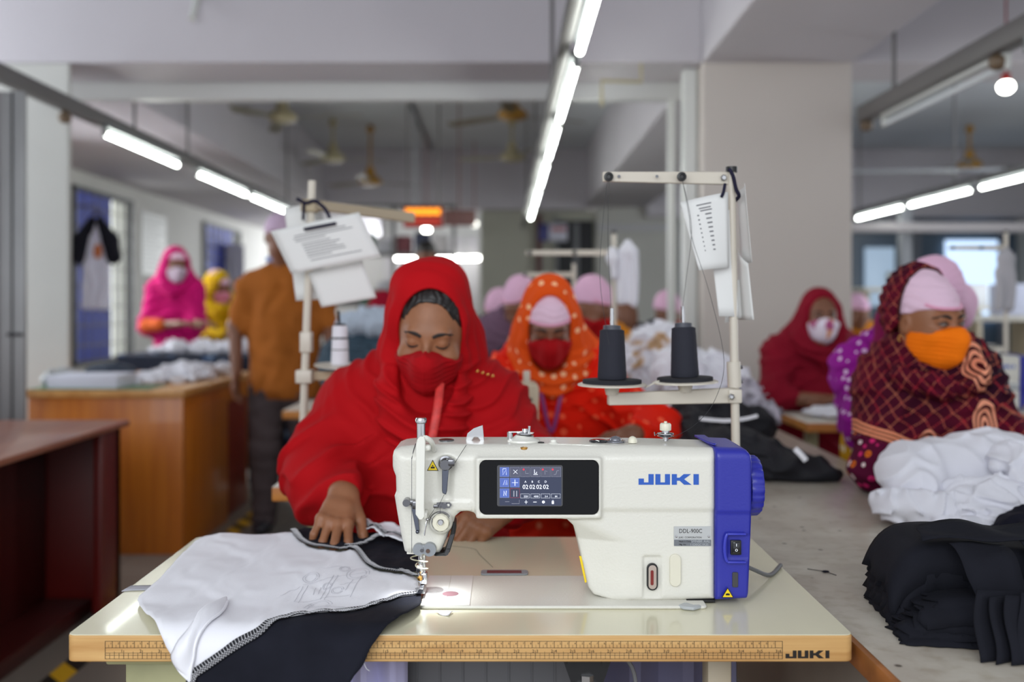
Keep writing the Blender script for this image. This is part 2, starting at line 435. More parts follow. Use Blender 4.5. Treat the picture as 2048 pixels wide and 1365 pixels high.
# big column and its beams
struct('wall_column_right', MB().box(1.08, 1.90, 5.2, 5.72, 0, 2.545), M_col, smooth=False, bevel=0.008)
struct('wall_column_left', MB().box(-2.98, -2.39, 5.21, 5.24, 0, 2.54), M_wall, smooth=False, bevel=0.008)
struct('trim_1', MB().box(-4.2, 1.08, 5.2, 5.66, 2.54, 3.3), M_beam, smooth=False, bevel=0.01)
struct('trim_2', MB().box(1.90, 7.0, 5.2, 5.66, 2.54, 3.3), M_beam, smooth=False, bevel=0.01)
struct('trim_3', MB().box(1.08, 1.90, -0.4, 5.72, 2.54, 3.3), M_beam, smooth=False, bevel=0.01)
struct('trim_4', MB().box(1.08, 1.90, 5.72, 18.6, 2.54, 3.3), M_beam, smooth=False, bevel=0.01)
struct('trim_5', MB().box(-4.2, -2.39, 5.72, 18.6, 2.54, 3.3), M_beam, smooth=False, bevel=0.01)
struct('trim_6', MB().box(-2.39, 1.08, 12.7, 13.2, 2.5, 3.3), M_beam, smooth=False)
struct('trim_7', MB().box(1.90, 7.0, 12.7, 13.2, 2.4, 3.3), M_beam, smooth=False)
# metal casing strip under the beam edge
struct('trim_8', MB().box(-4.2, 1.06, 5.67, 5.74, 2.44, 2.56), mat('duct_white', (205, 206, 205), 0.5), smooth=False)
struct('trim_9', MB().box(1.0, 1.07, 5.3, 5.4, 0, 2.53).box(0.98, 1.02, 5.68, 5.74, 0, 2.5), mat('duct_white2', (214, 216, 214), 0.4), smooth=False)
# partitions under the far beam
M_part = mat('partition_olive', (178, 178, 164), 0.6)
struct('wall_partition_centre', MB().box(-0.33, 1.24, 12.9, 13.0, 0, 2.5), M_part, smooth=False)
struct('wall_partition_right', MB().box(1.9, 7.0, 13.0, 13.1, 0, 2.4), mat('glazing_blue', (84, 100, 116), 0.25), smooth=False)
struct('wall_partition_mid', MB().box(1.24, 2.35, 12.85, 12.95, 0, 2.54), mat('partition_grey', (196, 196, 190), 0.6), smooth=False)
# ---------------------------------------------------------------- foreground sewing table
TZ = 0.76
M_cream = mat('laminate_cream', (228, 223, 194), 0.16, noise=0.03, nscale=4, bump=0.015, bscale=14, coat=0.3)
M_edge = wood('edge_wood', (214, 172, 112), (188, 140, 82), 0, 1.6, 0.45)
M_ink = mat('black_ink', (28, 22, 18), 0.6)
M_steel = mat('chrome', (200, 200, 202), 0.18, 1.0)
M_dsteel = mat('dark_steel', (118, 118, 122), 0.22, 1.0)
M_black = mat('black_plastic', (22, 22, 24), 0.4)
tbl = thing('sewing_table', (-0.06, 1.56, 0), 'cream-topped sewing table in front, black ruler printed along its wooden front edge', 'table')
def rrect(x0, x1, y0, y1, r, n=5):
    out = []
    for cx, cy, a0 in ((x1-r, y1-r, 0), (x0+r, y1-r, 90), (x0+r, y0+r, 180), (x1-r, y0+r, 270)):
        for i in range(n+1):
            a = math.radians(a0+90*i/n); out.append((cx+r*math.cos(a), cy+r*math.sin(a)))
    return out
TX0, TX1, TY0, TY1 = -0.596, 0.474, 1.289, 1.837
MB().prism(rrect(TX0, TX1, TY0, TY1, 0.012), TZ-0.037, TZ-0.0012, 'xy').obj('tabletop', M_edge, tbl, bevel=0.002)
MB().prism(rrect(TX0+.001, TX1-.001, TY0+.001, TY1-.001, 0.011), TZ-0.0012, TZ, 'xy').obj('laminate', M_cream, tbl, bevel=0.0004)
# ruler printed on the front edge
yr = TY0-0.0003; x0r = (210-1010)/1474.0; inch = 1355/36.2/1474.0*1.0; inch = (1557-210)/36.0/1474.0
mb = MB()
def ln(xa, xb, za, zb): mb.box(xa, xb, yr, yr+0.0003, za, zb)
xe = x0r+36.22*inch; zt, z1, z2, zb2, zb1 = 0.7505, 0.7425, 0.7305, 0.7275, 0.7262
zt = 0.7515; zA = 0.7425; zB = 0.7355; zC = 0.7325; zD = 0.7275
w = 0.0005
for z in (zt, zA, zB, zC, zD): ln(x0r, xe, z-w/2, z+w/2)
ln(x0r, x0r+w*1.3, zD, zt); ln(xe-w*1.3, xe, zD, zt)
k = 0; cmw = inch/2.54
while (k+1)*cmw < 36.2*inch:
    k += 1; ln(x0r+k*cmw-w*.6, x0r+k*cmw+w*.6, zA, zt); ln(x0r+(k-.5)*cmw-w*.35, x0r+(k-.5)*cmw+w*.35, zA, zA+.004)
for q in range(1, 36*4+1):
    x = x0r+q*inch/4; top = zB if q % 2 else (zB+0.002 if q % 4 else zB+0.0035)
    ln(x-w*(.6 if q % 4 == 0 else .4), x+w*(.6 if q % 4 == 0 else .4), zD, top)
for k in range(1, 37):
    s_ = str(k)
    x = x0r+k*inch
    if k < 10: text_mb(mb, s_, (x-0.004, yr, zB+0.0008), 0.0058)
    else: text_mb(mb, s_[0], (x-0.0042, yr, zB+0.0008), 0.0056); text_mb(mb, s_[1], (x+0.0012, yr, zB+0.0008), 0.0056)
for k in range(1, 92): text_mb(mb, str(k % 10), (x0r+k*cmw-0.0028, yr, zt-0.0042), 0.0036)
mb.obj('ruler_scale', M_ink, tbl, smooth=False, recalc=False)
# block letter logo: polygons in a 0..1 high box
def juki(scale, ox, oz, y, depth=0.0004, sq=1.0, M3=None, org=None):
    m = MB()
    P = [[(0, 0), (1.42, 0), (1.42, 1), (.93, 1), (.93, .22), (.5, .22), (.5, .58), (0, .58)],
         [(1.58, 0), (2.95, 0), (2.95, 1), (2.48, 1), (2.48, .22), (2.05, .22), (2.05, 1), (1.58, 1)],
         [(3.12, 0), (3.6, 0), (3.6, .38), (3.86, .38), (4.28, 0), (4.98, 0), (4.28, .52), (4.92, 1), (4.25, 1), (3.84, .66), (3.6, .66), (3.6, 1), (3.12, 1)],
         [(5.16, 0), (5.66, 0), (5.66, 1), (5.16, 1)]]
    for p in P: m.prism([(ox+a*scale*sq, oz+b_*scale) for a, b_ in p], y-depth, y)
    return m
juki(0.0105, pxx(1571, TY0), 0.7285, TY0-0.0001, sq=1.0).obj('printed_logo', M_ink, tbl, smooth=False)
# steel stand of the table
M_stand = mat('stand_green', (172, 170, 128), 0.45, noise=0.12, nscale=9)
M_beige = mat('beige_metal', (176, 164, 142), 0.45)
mb = MB().rbox(-0.545, -0.425, 1.36, 1.44, 0.05, 0.70, 0.006).rbox(-0.560, -0.408, 1.33, 1.78, 0.703, 0.7225, 0.004)
mb.obj('leg', M_stand, tbl)
MB().rbox(-0.54, -0.43, 1.72, 1.79, 0.02, 0.72, 0.006).obj('leg', M_stand, tbl)
MB().rbox(-0.56, -0.41, 1.34, 1.82, 0.0, 0.05, 0.01).obj('foot', M_stand, tbl)
MB().rbox(0.290, 0.325, 1.36, 1.40, 0.0, 0.723, 0.004).obj('leg', M_beige, tbl)
MB().rbox(0.355, 0.39, 1.72, 1.78, 0.0, 0.723, 0.004).obj('leg', M_beige, tbl)
MB().rbox(0.27, 0.40, 1.34, 1.82, 0.0, 0.03, 0.008).obj('foot', M_beige, tbl)
mb = MB().rbox(-0.185, 0.14, 1.45, 1.49, 0.45, 0.722, 0.004)
for k in range(9): mb.box(-0.17+k*0.035, -0.168+k*0.035, 1.448, 1.45, 0.46, 0.715)
mb.obj('drawer', mat('grey_painted', (92, 92, 96), 0.5), tbl)
mb = MB().prism([(0.078, 0.722), (0.150, 0.722), (0.128, 0.66), (0.100, 0.66)], 1.318, 1.326)
mb.cyl((0.09, 1.314, 0.712), (0.09, 1.32, 0.712), 0.004).cyl((0.138, 1.314, 0.712), (0.138, 1.32, 0.712), 0.004)
mb.obj('bracket', M_black, tbl)
mb = MB().lathe([(0.018, 0), (0.018, 0.01), (0.011, 0.01), (0.011, 0.022)], (0.114, 1.322, 0.672), (0, 0, 1), 6); mb.cyl((0.114, 1.322, 0.6), (0.114, 1.322, 0.68), 0.009)
mb.obj('bolt', M_steel, tbl, smooth=False)
MB().tube(smooth_poly([(0.13, 1.36, 0.722), (0.16, 1.36, 0.712), (0.185, 1.36, 0.68), (0.19, 1.36, 0.6)], 5, False), 0.003).obj('cable', mat('cable_grey', (110, 110, 112), 0.5), tbl)

# ---------------------------------------------------------------- the sewing machine
YF = 1.42
def mx(px, Y=YF): return (px-CX)*Y/F
def mz(py, Y=YF): return H-(py-CY)*Y/F
M_white = mat('machine_white', (222, 220, 210), 0.32, bump=0.10, bscale=260, coat=0.25)
M_whites = mat('machine_white_smooth', (232, 231, 222), 0.25, coat=0.3)
M_blue = mat('machine_blue', (42, 46, 156), 0.34, bump=0.04, bscale=300)
M_greyp = mat('grey_plastic', (142, 146, 152), 0.4)
M_yel = mat('warning_yellow', (240, 208, 20), 0.5)
mach = thing('sewing_machine', (0.07, 1.48, TZ), 'blue and white sewing machine with touch screen, in the foreground on the cream table', 'sewing machine')
# bed plate, let into the table
mb = MB().prism(rrect(-0.125, 0.298, 1.397, 1.556, 0.008), TZ+0.0002, TZ+0.005, 'xy')
mb.obj('bed', M_white, mach, bevel=0.0018)
M_plate = mat('plate_steel', (168, 166, 164), 0.35, 0.3, noise=0.25, nscale=40)
def flatx(px, py): Y = (H-TZ-0.005)*F/(py-CY); return pxx(px, Y), Y
x, y = flatx(865, 1182)
MB().lathe([(0.0175, 0), (0.0175, 0.0008)], (x, y, TZ+0.005), n=32).lathe([(0.012, 0), (0.012, 0.0011)], (x, y, TZ+0.005), n=32).obj('bobbin_cover', M_plate, mach, smooth=False)
x2, y2 = flatx(901, 1188)
MB().lathe([(0.0125, 0), (0.0125, 0.0008)], (x2, y2-.003, TZ+0.005), n=32).obj('oil_gauge', mat('gauge', (150, 116, 122), 0.25), mach, smooth=False)
MB().box(-0.124, -0.088, 1.399, 1.554, TZ+0.0051, TZ+0.0056).box(-0.087, -0.052, 1.399, 1.554, TZ+0.0051, TZ+0.0056).obj('slide_plate', mat('slide_white', (226, 224, 218), 0.2), mach, smooth=False)
# cast body (arm, head and column) as one volume
outl = [(783, 915), (786, 903), (800, 897), (830, 894), (900, 893), (1100, 893), (1300, 895), (1432, 899), (1432, 1203), (1300, 1206), (1225, 1206), (1190, 1199),
        (1180, 1186), (1172, 1150), (1163, 1112), (1156, 1080), (1148, 1056), (1134, 1042), (1112, 1036), (1040, 1033), (960, 1031), (935, 1025), (921, 1026), (909, 1036), (902, 1054),
        (893, 1080), (884, 1101), (878, 1109), (820, 1110), (808, 1106), (801, 1072), (794, 1034), (789, 1005), (787, 995), (791, 985), (790, 955), (785, 944), (783, 936)]
poly = [(mx(a), mz(b_)) for a, b_ in outl]
h = 0.0016
V = Vol((mx(775), 1.395, mz(1215)), (mx(1440), 1.545, mz(885)), h)
X, Y, Z = V.grid()
d2 = poly_sdf(poly, X[:, 0, 0][:, None], Z[0, 0, :][None, :])[:, None, :].astype(np.float32)
ylo = np.where(Z > mz(1021), 1.4195, 1.4225)+0*X     # the upper half of the casting stands a little proud
zlip = np.clip((Z-mz(1026))/(mz(1017)-mz(1026)), 0, 1); right = np.clip((X-mx(1150))/0.02, 0, 1)
ylo = 1.4225-0.003*np.where(right > 0, zlip*right+(1-right), 1.0)
yhi = 1.530+0*X
r = 0.011
q1 = d2+r; q2 = np.maximum(ylo-Y, Y-yhi)+r
body = np.minimum(np.maximum(q1, q2), 0)+np.sqrt(np.maximum(q1, 0)**2+np.maximum(q2, 0)**2)-r
# bevel the top front edge and the left front corner of the column
top = ((Z-mz(914))*0.75-(Y-1.4195)*0.66); body = -smin(-body, -(top-0.000), 0.006)
nx, ny, nzz = 0.50, 0.86, 0.0
xc = mx(1236)+(mz(1040)-Z)*0.10
ch = (-(X-xc)*0.34-(Y-1.4225)*0.94); col = (X > mx(1120)) & (Z < mz(1050))
fade = np.clip((mz(1045)-Z)/0.03, 0, 1)
body = np.where((X > mx(1118)) & (Z < mz(1040)), -smin(-body, -(ch-0.02*(1-fade)), 0.006), body)
lf = ((mx(800)-X)*0.6-(Y-1.4195)*0.8); body = -smin(-body, -(lf), 0.006)
V.field(body)
# recesses: thread lever well, raised guide pad, under-arm pocket
V.cone((mx(893), 1.4145, mz(925)), (mx(893), 1.4145, mz(1000)), 0.013, 0.010, 0.006, 'sub')
V.rbox((mx(903), 1.42, mz(1012)), (0.030, 0.0022, 0.007), 0.002, None, 0.004)
V.rbox((mx(1077), 1.4205, mz(976)), (0.0935, 0.0075, 0.0455), 0.004, None, 0.007)   # pod that carries the screen
V.rbox((mx(1077), 1.4115, mz(974)), (0.0885, 0.0030, 0.0410), 0.002, None, 0.001, 'sub')
V.rbox((mx(1305), 1.4215, mz(1157)), (0.0145, 0.004, 0.033), 0.004, None, 0.002, 'sub')
V.cone((mx(882), 1.417, mz(1043)), (mx(882), 1.425, mz(1043)), 0.018, 0.018, 0.006)
V.obj('machine_body', M_white, mach, smooth_it=1, keep_big=-1)
# seams
mb = MB()
mb.box(mx(823), mx(824), YF-0.0006, YF, mz(1106), mz(918)); mb.tube([(mx(823.5), YF-0.0004, mz(918)), (mx(827), YF+0.010, mz(899)), (mx(829), YF+0.02, mz(892))], 0.0006)
mb.obj('panel_seam', M_dsteel, mach, smooth=False)
# take-up lever guard: vertical white bar
mb = MB(); pts = smooth_poly([(mx(868), 1.424, mz(902)), (mx(867), 1.412, mz(890)), (mx(864), 1.402, mz(880)), (mx(857), 1.396, mz(873)), (mx(849), 1.394, mz(871))], 4, False)
mb.tube(pts, 0.0042, 8)
mb.prism([(mx(835), mz(1020)), (mx(836), mz(886)), (mx(838), mz(874)), (mx(843), mz(868)), (mx(852), mz(868)), (mx(854), mz(876)), (mx(852), mz(1005)), (mx(853), mz(1024)), (mx(848), mz(1031)), (mx(842), mz(1031))], 1.388, 1.399)
mb.rbox(mx(846), mx(857), 1.392, 1.42, mz(1030), mz(1018), 0.002); mb.rbox(mx(840), mx(864), 1.394, 1.42, mz(898), mz(886), 0.003)
mb.obj('take_up_guard', M_whites, mach, bevel=0.0022)
# presser regulator on the top
MB().lathe([(0.0066, 0), (0.0066, 0.030), (0.0086, 0.031), (0.0092, 0.036), (0.0078, 0.039), (0, 0.039)], (mx(842, 1.47), 1.47, mz(890, 1.45)), n=20, flute=lambda t, h_: 1+0.03*math.cos(12*t)).obj('pressure_screw', M_steel, mach)
# needle thread guides
def sdisc(px, py, r, y0, y1, n=24): return MB().cyl((mx(px), y0, mz(py)), (mx(px), y1, mz(py)), r, None, n)
mb = MB().lathe([(0.011, 0), (0.011, 0.006), (0.0085, 0.007), (0.0085, 0.02), (0.0075, 0.0215), (0, 0.0215)], (mx(892), 1.42, mz(926)), (0, -1, 0), 28)
mb.rbox(mx(897), mx(911), 1.398, 1.41, mz(929), mz(915), 0.002)
mb.obj('thread_lever_hub', M_dsteel, mach)
mb = MB().prism([(mx(885), mz(930)), (mx(899), mz(930)), (mx(895), mz(980)), (mx(893), mz(987)), (mx(886), mz(984)), (mx(885), mz(978))], 1.4075, 1.412)
mb.obj('take_up_lever', mat('blued_steel', (104, 108, 120), 0.16, 1.0), mach, bevel=0.0008)
mb = MB().prism([(mx(823), mz(1010)), (mx(835), mz(1010)), (mx(840), mz(1060)), (mx(837), mz(1065)), (mx(833), mz(1062))], 1.412, 1.416)
mb.ball((mx(836), 1.412, mz(1062)), 0.003)
mb.obj('thread_finger', mat('blued_steel', (104, 108, 120), 0.16, 1.0), mach, bevel=0.0006)
mb = MB().rbox(mx(809), mx(832), 1.407, 1.419, mz(1008), mz(998), 0.002).cyl((mx(815), 1.402, mz(1002)), (mx(815), 1.42, mz(1002)), 0.0056, None, 18).rbox(mx(826), mx(838), 1.404, 1.416, mz(1015), mz(999), 0.002)
mb.obj('finger_bracket', M_dsteel, mach)
mb = MB().prism([(mx(874), mz(1004)), (mx(882), mz(1003)), (mx(900), mz(1003)), (mx(904), mz(1008)), (mx(900), mz(1014)), (mx(874), mz(1014))], 1.411, 1.414)
mb.rbox(mx(868), mx(878), 1.405, 1.414, mz(1013), mz(1007), 0.001); mb.cyl((mx(890), 1.406, mz(1009)), (mx(890), 1.414, mz(1009)), 0.0042, None, 16)
mb.obj('thread_guide', M_dsteel, mach)
MB().rbox(mx(894), mx(900), 1.4095, 1.4112, mz(1011), mz(1006), 0.0008).obj('guide_slot', M_whites, mach)
# tension dial
mb = MB().lathe([(0.0125, 0), (0.0135, 0.002), (0.010, 0.0045), (0.010, 0.006), (0.0135, 0.0085), (0.0125, 0.010)], (mx(883), 1.409, mz(1040)), (0, -1, 0), 32)
mb.obj('tension_disc', M_dsteel, mach)
mb = MB().lathe([(0.0125, 0), (0.0125, 0.008), (0.0112, 0.0100), (0.006, 0.0102), (0.0055, 0.009), (0, 0.009)], (mx(884), 1.399, mz(1038)), (0, -1, 0), 40, flute=lambda t, h_: 1+(0.02*math.cos(30*t) if h_ < 0.009 else 0))
mb.obj('tension_knob', mat('ivory_plastic', (226, 222, 202), 0.35), mach)
MB().lathe([(0.0045, 0), (0.0045, 0.002), (0.0035, 0.003), (0, 0.003)], (mx(884), 1.390, mz(1036)), (0, -1, 0), 16).obj('knob_screw', M_steel, mach)
mb = MB(); ring = [(mx(882)+0.017*math.cos(a), 1.408, mz(1043)+0.017*math.sin(a)) for a in np.linspace(0.6, 3.3, 16)]
mb.tube(ring, 0.0008, 6); mb.tube([(mx(866), 1.408, mz(1033)), (mx(857), 1.405, mz(1037)), (mx(853), 1.402, mz(1052)), (mx(851), 1.402, mz(1066))], 0.0009, 6)
mb.tube([(mx(857), 1.405, mz(1037)), (mx(854), 1.404, mz(1041)), (mx(853), 1.404, mz(1052)), (mx(850), 1.404, mz(1064))], 0.0009, 6); mb.ball((mx(857), 1.404, mz(1035)), 0.0026, 10)
mb.obj('check_spring', M_steel, mach)
# thread run
mb = MB()
mb.tube([(mx(932), 1.43, mz(893)), (mx(912), 1.404, mz(921)), (mx(908), 1.404, mz(930))], 0.0004, 5)
mb.tube([(mx(890), 1.405, mz(985)), (mx(880), 1.405, mz(1006))], 0.0003, 5); mb.tube([(mx(872), 1.405, mz(1012)), (mx(858), 1.404, mz(1033))], 0.0003, 5)
mb.tube([(mx(882), 1.404, mz(1012)), (mx(882), 1.4, mz(1024))], 0.0003, 5)
mb.obj('needle_thread', mat('thread_black', (40, 40, 44), 0.7), mach)
# grey cover, lamp housing, light
mb = MB(); pr = []
for cx_, cy_, r_ in ((838, 1097, 0.0085), (860, 1097, 0.0098)): mb.cyl((mx(cx_), 1.409, mz(cy_)), (mx(cx_), 1.4205, mz(cy_)), r_, None, 32)
mb.rbox(mx(836), mx(862), 1.4092, 1.42, mz(1106), mz(1088), 0.001)
mb.obj('needle_bar_cover', M_greyp, mach)
sdisc(845, 1098, 0.0026, 1.4080, 1.41).obj('cover_screw', M_dsteel, mach)
sdisc(857, 1099, 0.0030, 1.4075, 1.41).obj('cover_hole', mat('rust_brown', (92, 70, 60), 0.6), mach)
mb = MB().prism([(mx(868), mz(1108)), (mx(888), mz(1106)), (mx(900), mz(1074)), (mx(905), mz(1044)), (mx(911), mz(1046)), (mx(911), mz(1066)), (mx(900), mz(1104)), (mx(893), mz(1113)), (mx(868), mz(1113))], 1.418, 1.455)
mb.obj('lamp_housing', M_black, mach, bevel=0.002)
MB().prism([(mx(893), mz(1097)), (mx(901), mz(1070)), (mx(909), mz(1068)), (mx(900), mz(1097))], 1.4175, 1.4185).prism([(mx(889), mz(1110)), (mx(893), mz(1099)), (mx(900), mz(1099)), (mx(896), mz(1110))], 1.4175, 1.4185).obj('lamp_buttons', mat('graphite', (62, 62, 66), 0.45), mach)
# needle bar group
xb = mx(837)
mb = MB().cyl((xb, 1.455, mz(1108)), (xb, 1.455, mz(1178)), 0.0036, None, 16).rbox(xb-0.006, xb+0.004, 1.450, 1.460, mz(1158), mz(1143), 0.001)
mb.cyl((xb-0.0006, 1.452, mz(1175)), (xb, 1.452, mz(1199)), 0.0009, 0.0003, 8)
mb.obj('needle_bar', M_steel, mach)
mb = MB().cyl((xb+0.0045, 1.462, mz(1108)), (xb+0.0045, 1.462, mz(1180)), 0.0030, None, 12).rbox(xb-0.001, xb+0.010, 1.452, 1.466, mz(1183), mz(1160), 0.002)
mb.prism([(xb-0.004, TZ+0.0125), (xb+0.009, TZ+0.0125), (xb+0.006, TZ+0.020), (xb-0.001, TZ+0.020)], 1.432, 1.464)
mb.obj('presser_foot', M_steel, mach, bevel=0.0004)
MB().lathe([(0.0045, 0), (0.0055, 0.003), (0.0045, 0.007)], (xb-0.001, 1.45, mz(1115)), (0, 0, 1), 16).obj('bushing', mat('brass', (200, 150, 80), 0.3, 1.0), mach)
MB().lathe([(0.004, 0), (0.004, 0.005), (0, 0.006)], (xb+0.0, 1.448, mz(1167)), (0, -1, 0), 6).obj('clamp_screw', mat('brass', (200, 150, 80), 0.3, 1.0), mach)
sp = [(xb+0.011*math.cos(t)*(1+0.35*math.sin(t*0.5)), 1.452+0.008*math.sin(t), mz(1121)-0.0017*t) for t in np.linspace(0, 4.3*PI, 48)]
MB().tube(sp, 0.0011, 6).obj('wiper_spring', mat('spring_wire', (214, 210, 186), 0.3, 0.8), mach)
MB().rbox(mx(812), mx(828), 1.43, 1.45, mz(1113), mz(1107), 0.001).rbox(mx(848), mx(866), 1.43, 1.45, mz(1115), mz(1108), 0.002).obj('bottom_guard', M_whites, mach)
MB().rbox(mx(845), mx(862), 1.440, 1.449, mz(1113.6), mz(1112.2), 0.0003).obj('lamp_lens', mat('led', (240, 250, 255), 0.3, emit=6), mach)
ld = bpy.data.lights.new('needle_lamp', 'SPOT'); ld.energy = 0.45; ld.spot_size = 2.4; ld.spot_blend = 0.8; ld.shadow_soft_size = 0.006; ld.color = (0.92, 0.97, 1)
lo = bpy.data.objects.new('needle_lamp', ld); COL.objects.link(lo); lo.location = (mx(850), 1.437, mz(1119)); lo.rotation_euler = (-0.05, -0.22, 0)
# things on top of the arm
ztop = mz(893)+0.001
mb = MB().prism([(mx(932, 1.5), 0), (mx(936, 1.5), .012), (mx(948, 1.5), .020), (mx(966, 1.5), .025), (mx(969, 1.5), .0), (mx(962, 1.5), .0), (mx(956, 1.5), .006), (mx(949, 1.5), .006), (mx(944, 1.5), .0)], 1.480, 1.4825)
mb.xf(Matrix.Translation((0, 0, ztop-0.002))); mb.obj('face_plate_lifter', M_steel, mach, bevel=0.0006)
def tl(name, px, Y_, prof, m, n=28, z=0, fl=None): return MB().lathe(prof, (mx(px, Y_), Y_, ztop-0.0015+z), n=n, flute=fl).obj(name, m, mach)
tl('top_plug', 893, 1.478, [(0.012, 0), (0.012, 0.0022), (0.009, 0.003), (0, 0.003)], M_dsteel)
tl('tension_base', 1047, 1.475, [(0.026, 0), (0.025, 0.003), (0.018, 0.005), (0.012, 0.010), (0, 0.010)], M_whites)
mb = MB().lathe([(0.013, 0), (0.014, .0015), (0.008, .003), (0.014, .0045), (0.014, .006), (0.005, .007), (0.004, .012), (0, .012)], (mx(1050, 1.475), 1.475, ztop+0.006), n=28)
mb.rbox(mx(1017, 1.475), mx(1046, 1.475), 1.471, 1.479, ztop+0.012, ztop+0.014, 0.0006).cyl((mx(1020, 1.475), 1.475, ztop), (mx(1020, 1.475), 1.475, ztop+0.013), 0.0045)
mb.cyl((mx(1058, 1.475), 1.475, ztop+0.01), (mx(1059, 1.475), 1.475, ztop+0.022), 0.002)
mb.obj('pre_tensioner', M_steel, mach)
tl('oil_cap', 1048, 1.4335, [(0.0055, -0.004), (0.0055, -0.001), (0, 0)], mat('brass', (200, 150, 80), 0.3, 1.0), z=-0.002)
tl('grommet', 1082, 1.455, [(0.005, 0), (0.005, 0.0016), (0.003, 0.002), (0.003, 0.001), (0, 0.001)], M_black)
tl('thread_post', 1107, 1.45, [(0.008, 0), (0.008, 0.001), (0.0045, 0.003), (0.0045, 0.006), (0, 0.0068)], M_whites)
tl('black_plug', 1197, 1.47, [(0.0145, 0), (0.0145, 0.0018), (0.012, 0.003), (0, 0.0032)], mat('gloss_black', (20, 22, 28), 0.1, coat=0.6))
mb = MB().lathe([(0.0155, 0), (0.0155, 0.002), (0.0095, 0.003), (0.009, 0.005), (0.006, 0.008), (0, 0.0092)], (mx(1231, 1.47), 1.47, ztop-0.0015), n=32)
mb.obj('oil_sight_glass', mat('sight_glass', (120, 122, 130), 0.06, 0.4, coat=1.0), mach)
tl('white_button', 1265, 1.46, [(0.007, 0), (0.0068, 0.004), (0.0050, 0.008), (0.002, 0.0098), (0, 0.010)], mat('ivory_plastic', (226, 222, 202), 0.35), fl=lambda t, h_: 1+0.02*math.cos(12*t))
mb = MB().lathe([(0.004, 0), (0.004, .005), (0.008, .006), (0.013, .0078), (0.008, .0092), (0.013, .0108), (0.013, .012), (0.006, .0135), (0.006, .018), (0, .018)], (mx(1331, 1.475), 1.475, ztop-0.001), n=28)
mb.tube([(mx(1331, 1.475)-0.012, 1.475, ztop+0.010), (mx(1331, 1.475)-0.017, 1.472, ztop+0.008), (mx(1331, 1.475)-0.018, 1.47, ztop+0.013)], 0.001, 6)
mb.obj('winder_tension', M_steel, mach)
tl('winder_knob', 1331, 1.475, [(0.0080, .017), (0.0086, .018), (0.0086, .026), (0.0075, .028), (0.0024, .028), (0.0024, .031), (0, .031)], mat('ivory_plastic', (226, 222, 202), 0.35), n=48, fl=lambda t, h_: 1+0.03*math.cos(16*t) if h_ < 0.027 else 1)
# touch screen
MB().prism(rrect(mx(959), mx(1197), mz(1028), mz(919), 0.010, 7), 1.4115, 1.4165).obj('screen_bezel', mat('screen_black', (6, 6, 9), 0.10, spec=0.25), mach, bevel=0.0015)
scx0, scx1, scz0, scz1 = mx(994), mx(1125), mz(1011), mz(929)
MB().prism(rrect(scx0, scx1, scz0, scz1, 0.003), 1.4108, 1.412).obj('screen_frame', mat('screen_rim', (74, 74, 78), 0.2), mach, bevel=0.0005)
ys = 1.4106
M_disp = mat('display', (44, 50, 72), 0.15, emit=0.35)
disp = MB().prism(rrect(mx(999), mx(1122), mz(1009), mz(932), 0.001), ys, ys+0.0006).obj('display', M_disp, mach, smooth=False)
def sx(u): return mx(999+u*(1122-999))
def sz(v): return mz(932+v*(1009-932))
mb = MB(); mb2 = MB(); mb3 = MB(); mb4 = MB()
yk = ys-0.0002
def fr(m_, u0, u1, v0, v1, w_=0.0002):
    for a in ((sx(u0), sx(u1), sz(v0)-w_, sz(v0)), (sx(u0), sx(u1), sz(v1), sz(v1)+w_), (sx(u0), sx(u0)+w_, sz(v1), sz(v0)), (sx(u1)-w_, sx(u1), sz(v1), sz(v0))):
        m_.box(a[0], a[1], yk-0.0002, yk, a[2], a[3])
cells = [(i/6+.005, (i+1)/6-.008, 0.01, 0.26) for i in range(6)]
for i, c in enumerate(cells): (mb3 if i == 0 else mb4).box(sx(c[0]), sx(c[1]), yk-0.0001, yk, sz(c[3]), sz(c[2])); fr(mb2, *c)
for c in ((.005, .158, .29, .53), (.172, .325, .29, .53), (.005, .158, .56, .80)): mb3.box(sx(c[0]), sx(c[1]), yk-0.0001, yk, sz(c[3]), sz(c[2])); fr(mb2, *c)
for i in range(4): fr(mb, .34+i*.166, .485+i*.166, .70, .81)
def T(m_, s_, u, v, size, al='CENTER', bold=0.0): text_mb(m_, s_, (sx(u), yk-0.00025, sz(v)), size, al, bold=bold)
for s_, u in (('A', .42), ('B', .53), ('C', .635), ('D', .745)): T(mb, s_, u, .41, .0042)
for u in (.42, .53, .64, .75): T(mb, '02', u, .57, .0088)
for s_, u in (('2201', .432), ('4000', .592), ('3.4', .755), ('84', .915)): T(mb, s_, u, .785, .0036)
def L(m_, pts_, r=0.0003):
    m_.tube([(sx(a), yk-0.0002, sz(b_)) for a, b_ in pts_], r, 4)
L(mb, [(.055, .05), (.055, .21), (.11, .07), (.11, .21)]); L(mb, [(.055, .05), (.11, .05)]); L(mb, [(.195+.03, .08), (.29, .18)]); L(mb, [(.195+.03, .18), (.29, .08)])
L(mb, [(.06, .47), (.09, .34), (.09, .47), (.12, .34), (.12, .47)]); L(mb, [(.2, .41), (.3, .41)]); L(mb, [(.25, .33), (.25, .49)], 0.0005)
L(mb, [(.07, .75), (.07, .62), (.11, .75), (.11, .62)], 0.0005); L(mb, [(.565, .07), (.565, .17), (.60, .17), (.60, .13)], 0.0005); L(mb, [(.55, .2), (.62, .2)], 0.0004)
L(mb2, [(.42, .1), (.42, .17), (.47, .17)]); L(mb2, [(.735, .2), (.735, .1), (.77, .12)]); L(mb2, [(.88, .2), (.91, .2), (.93, .1), (.96, .1)])
L(mb, [(.405, .91), (.455, .91)], 0.0004); L(mb, [(.43, .86), (.43, .96)], 0.0004); L(mb, [(.545, .91), (.60, .91)], 0.0005)
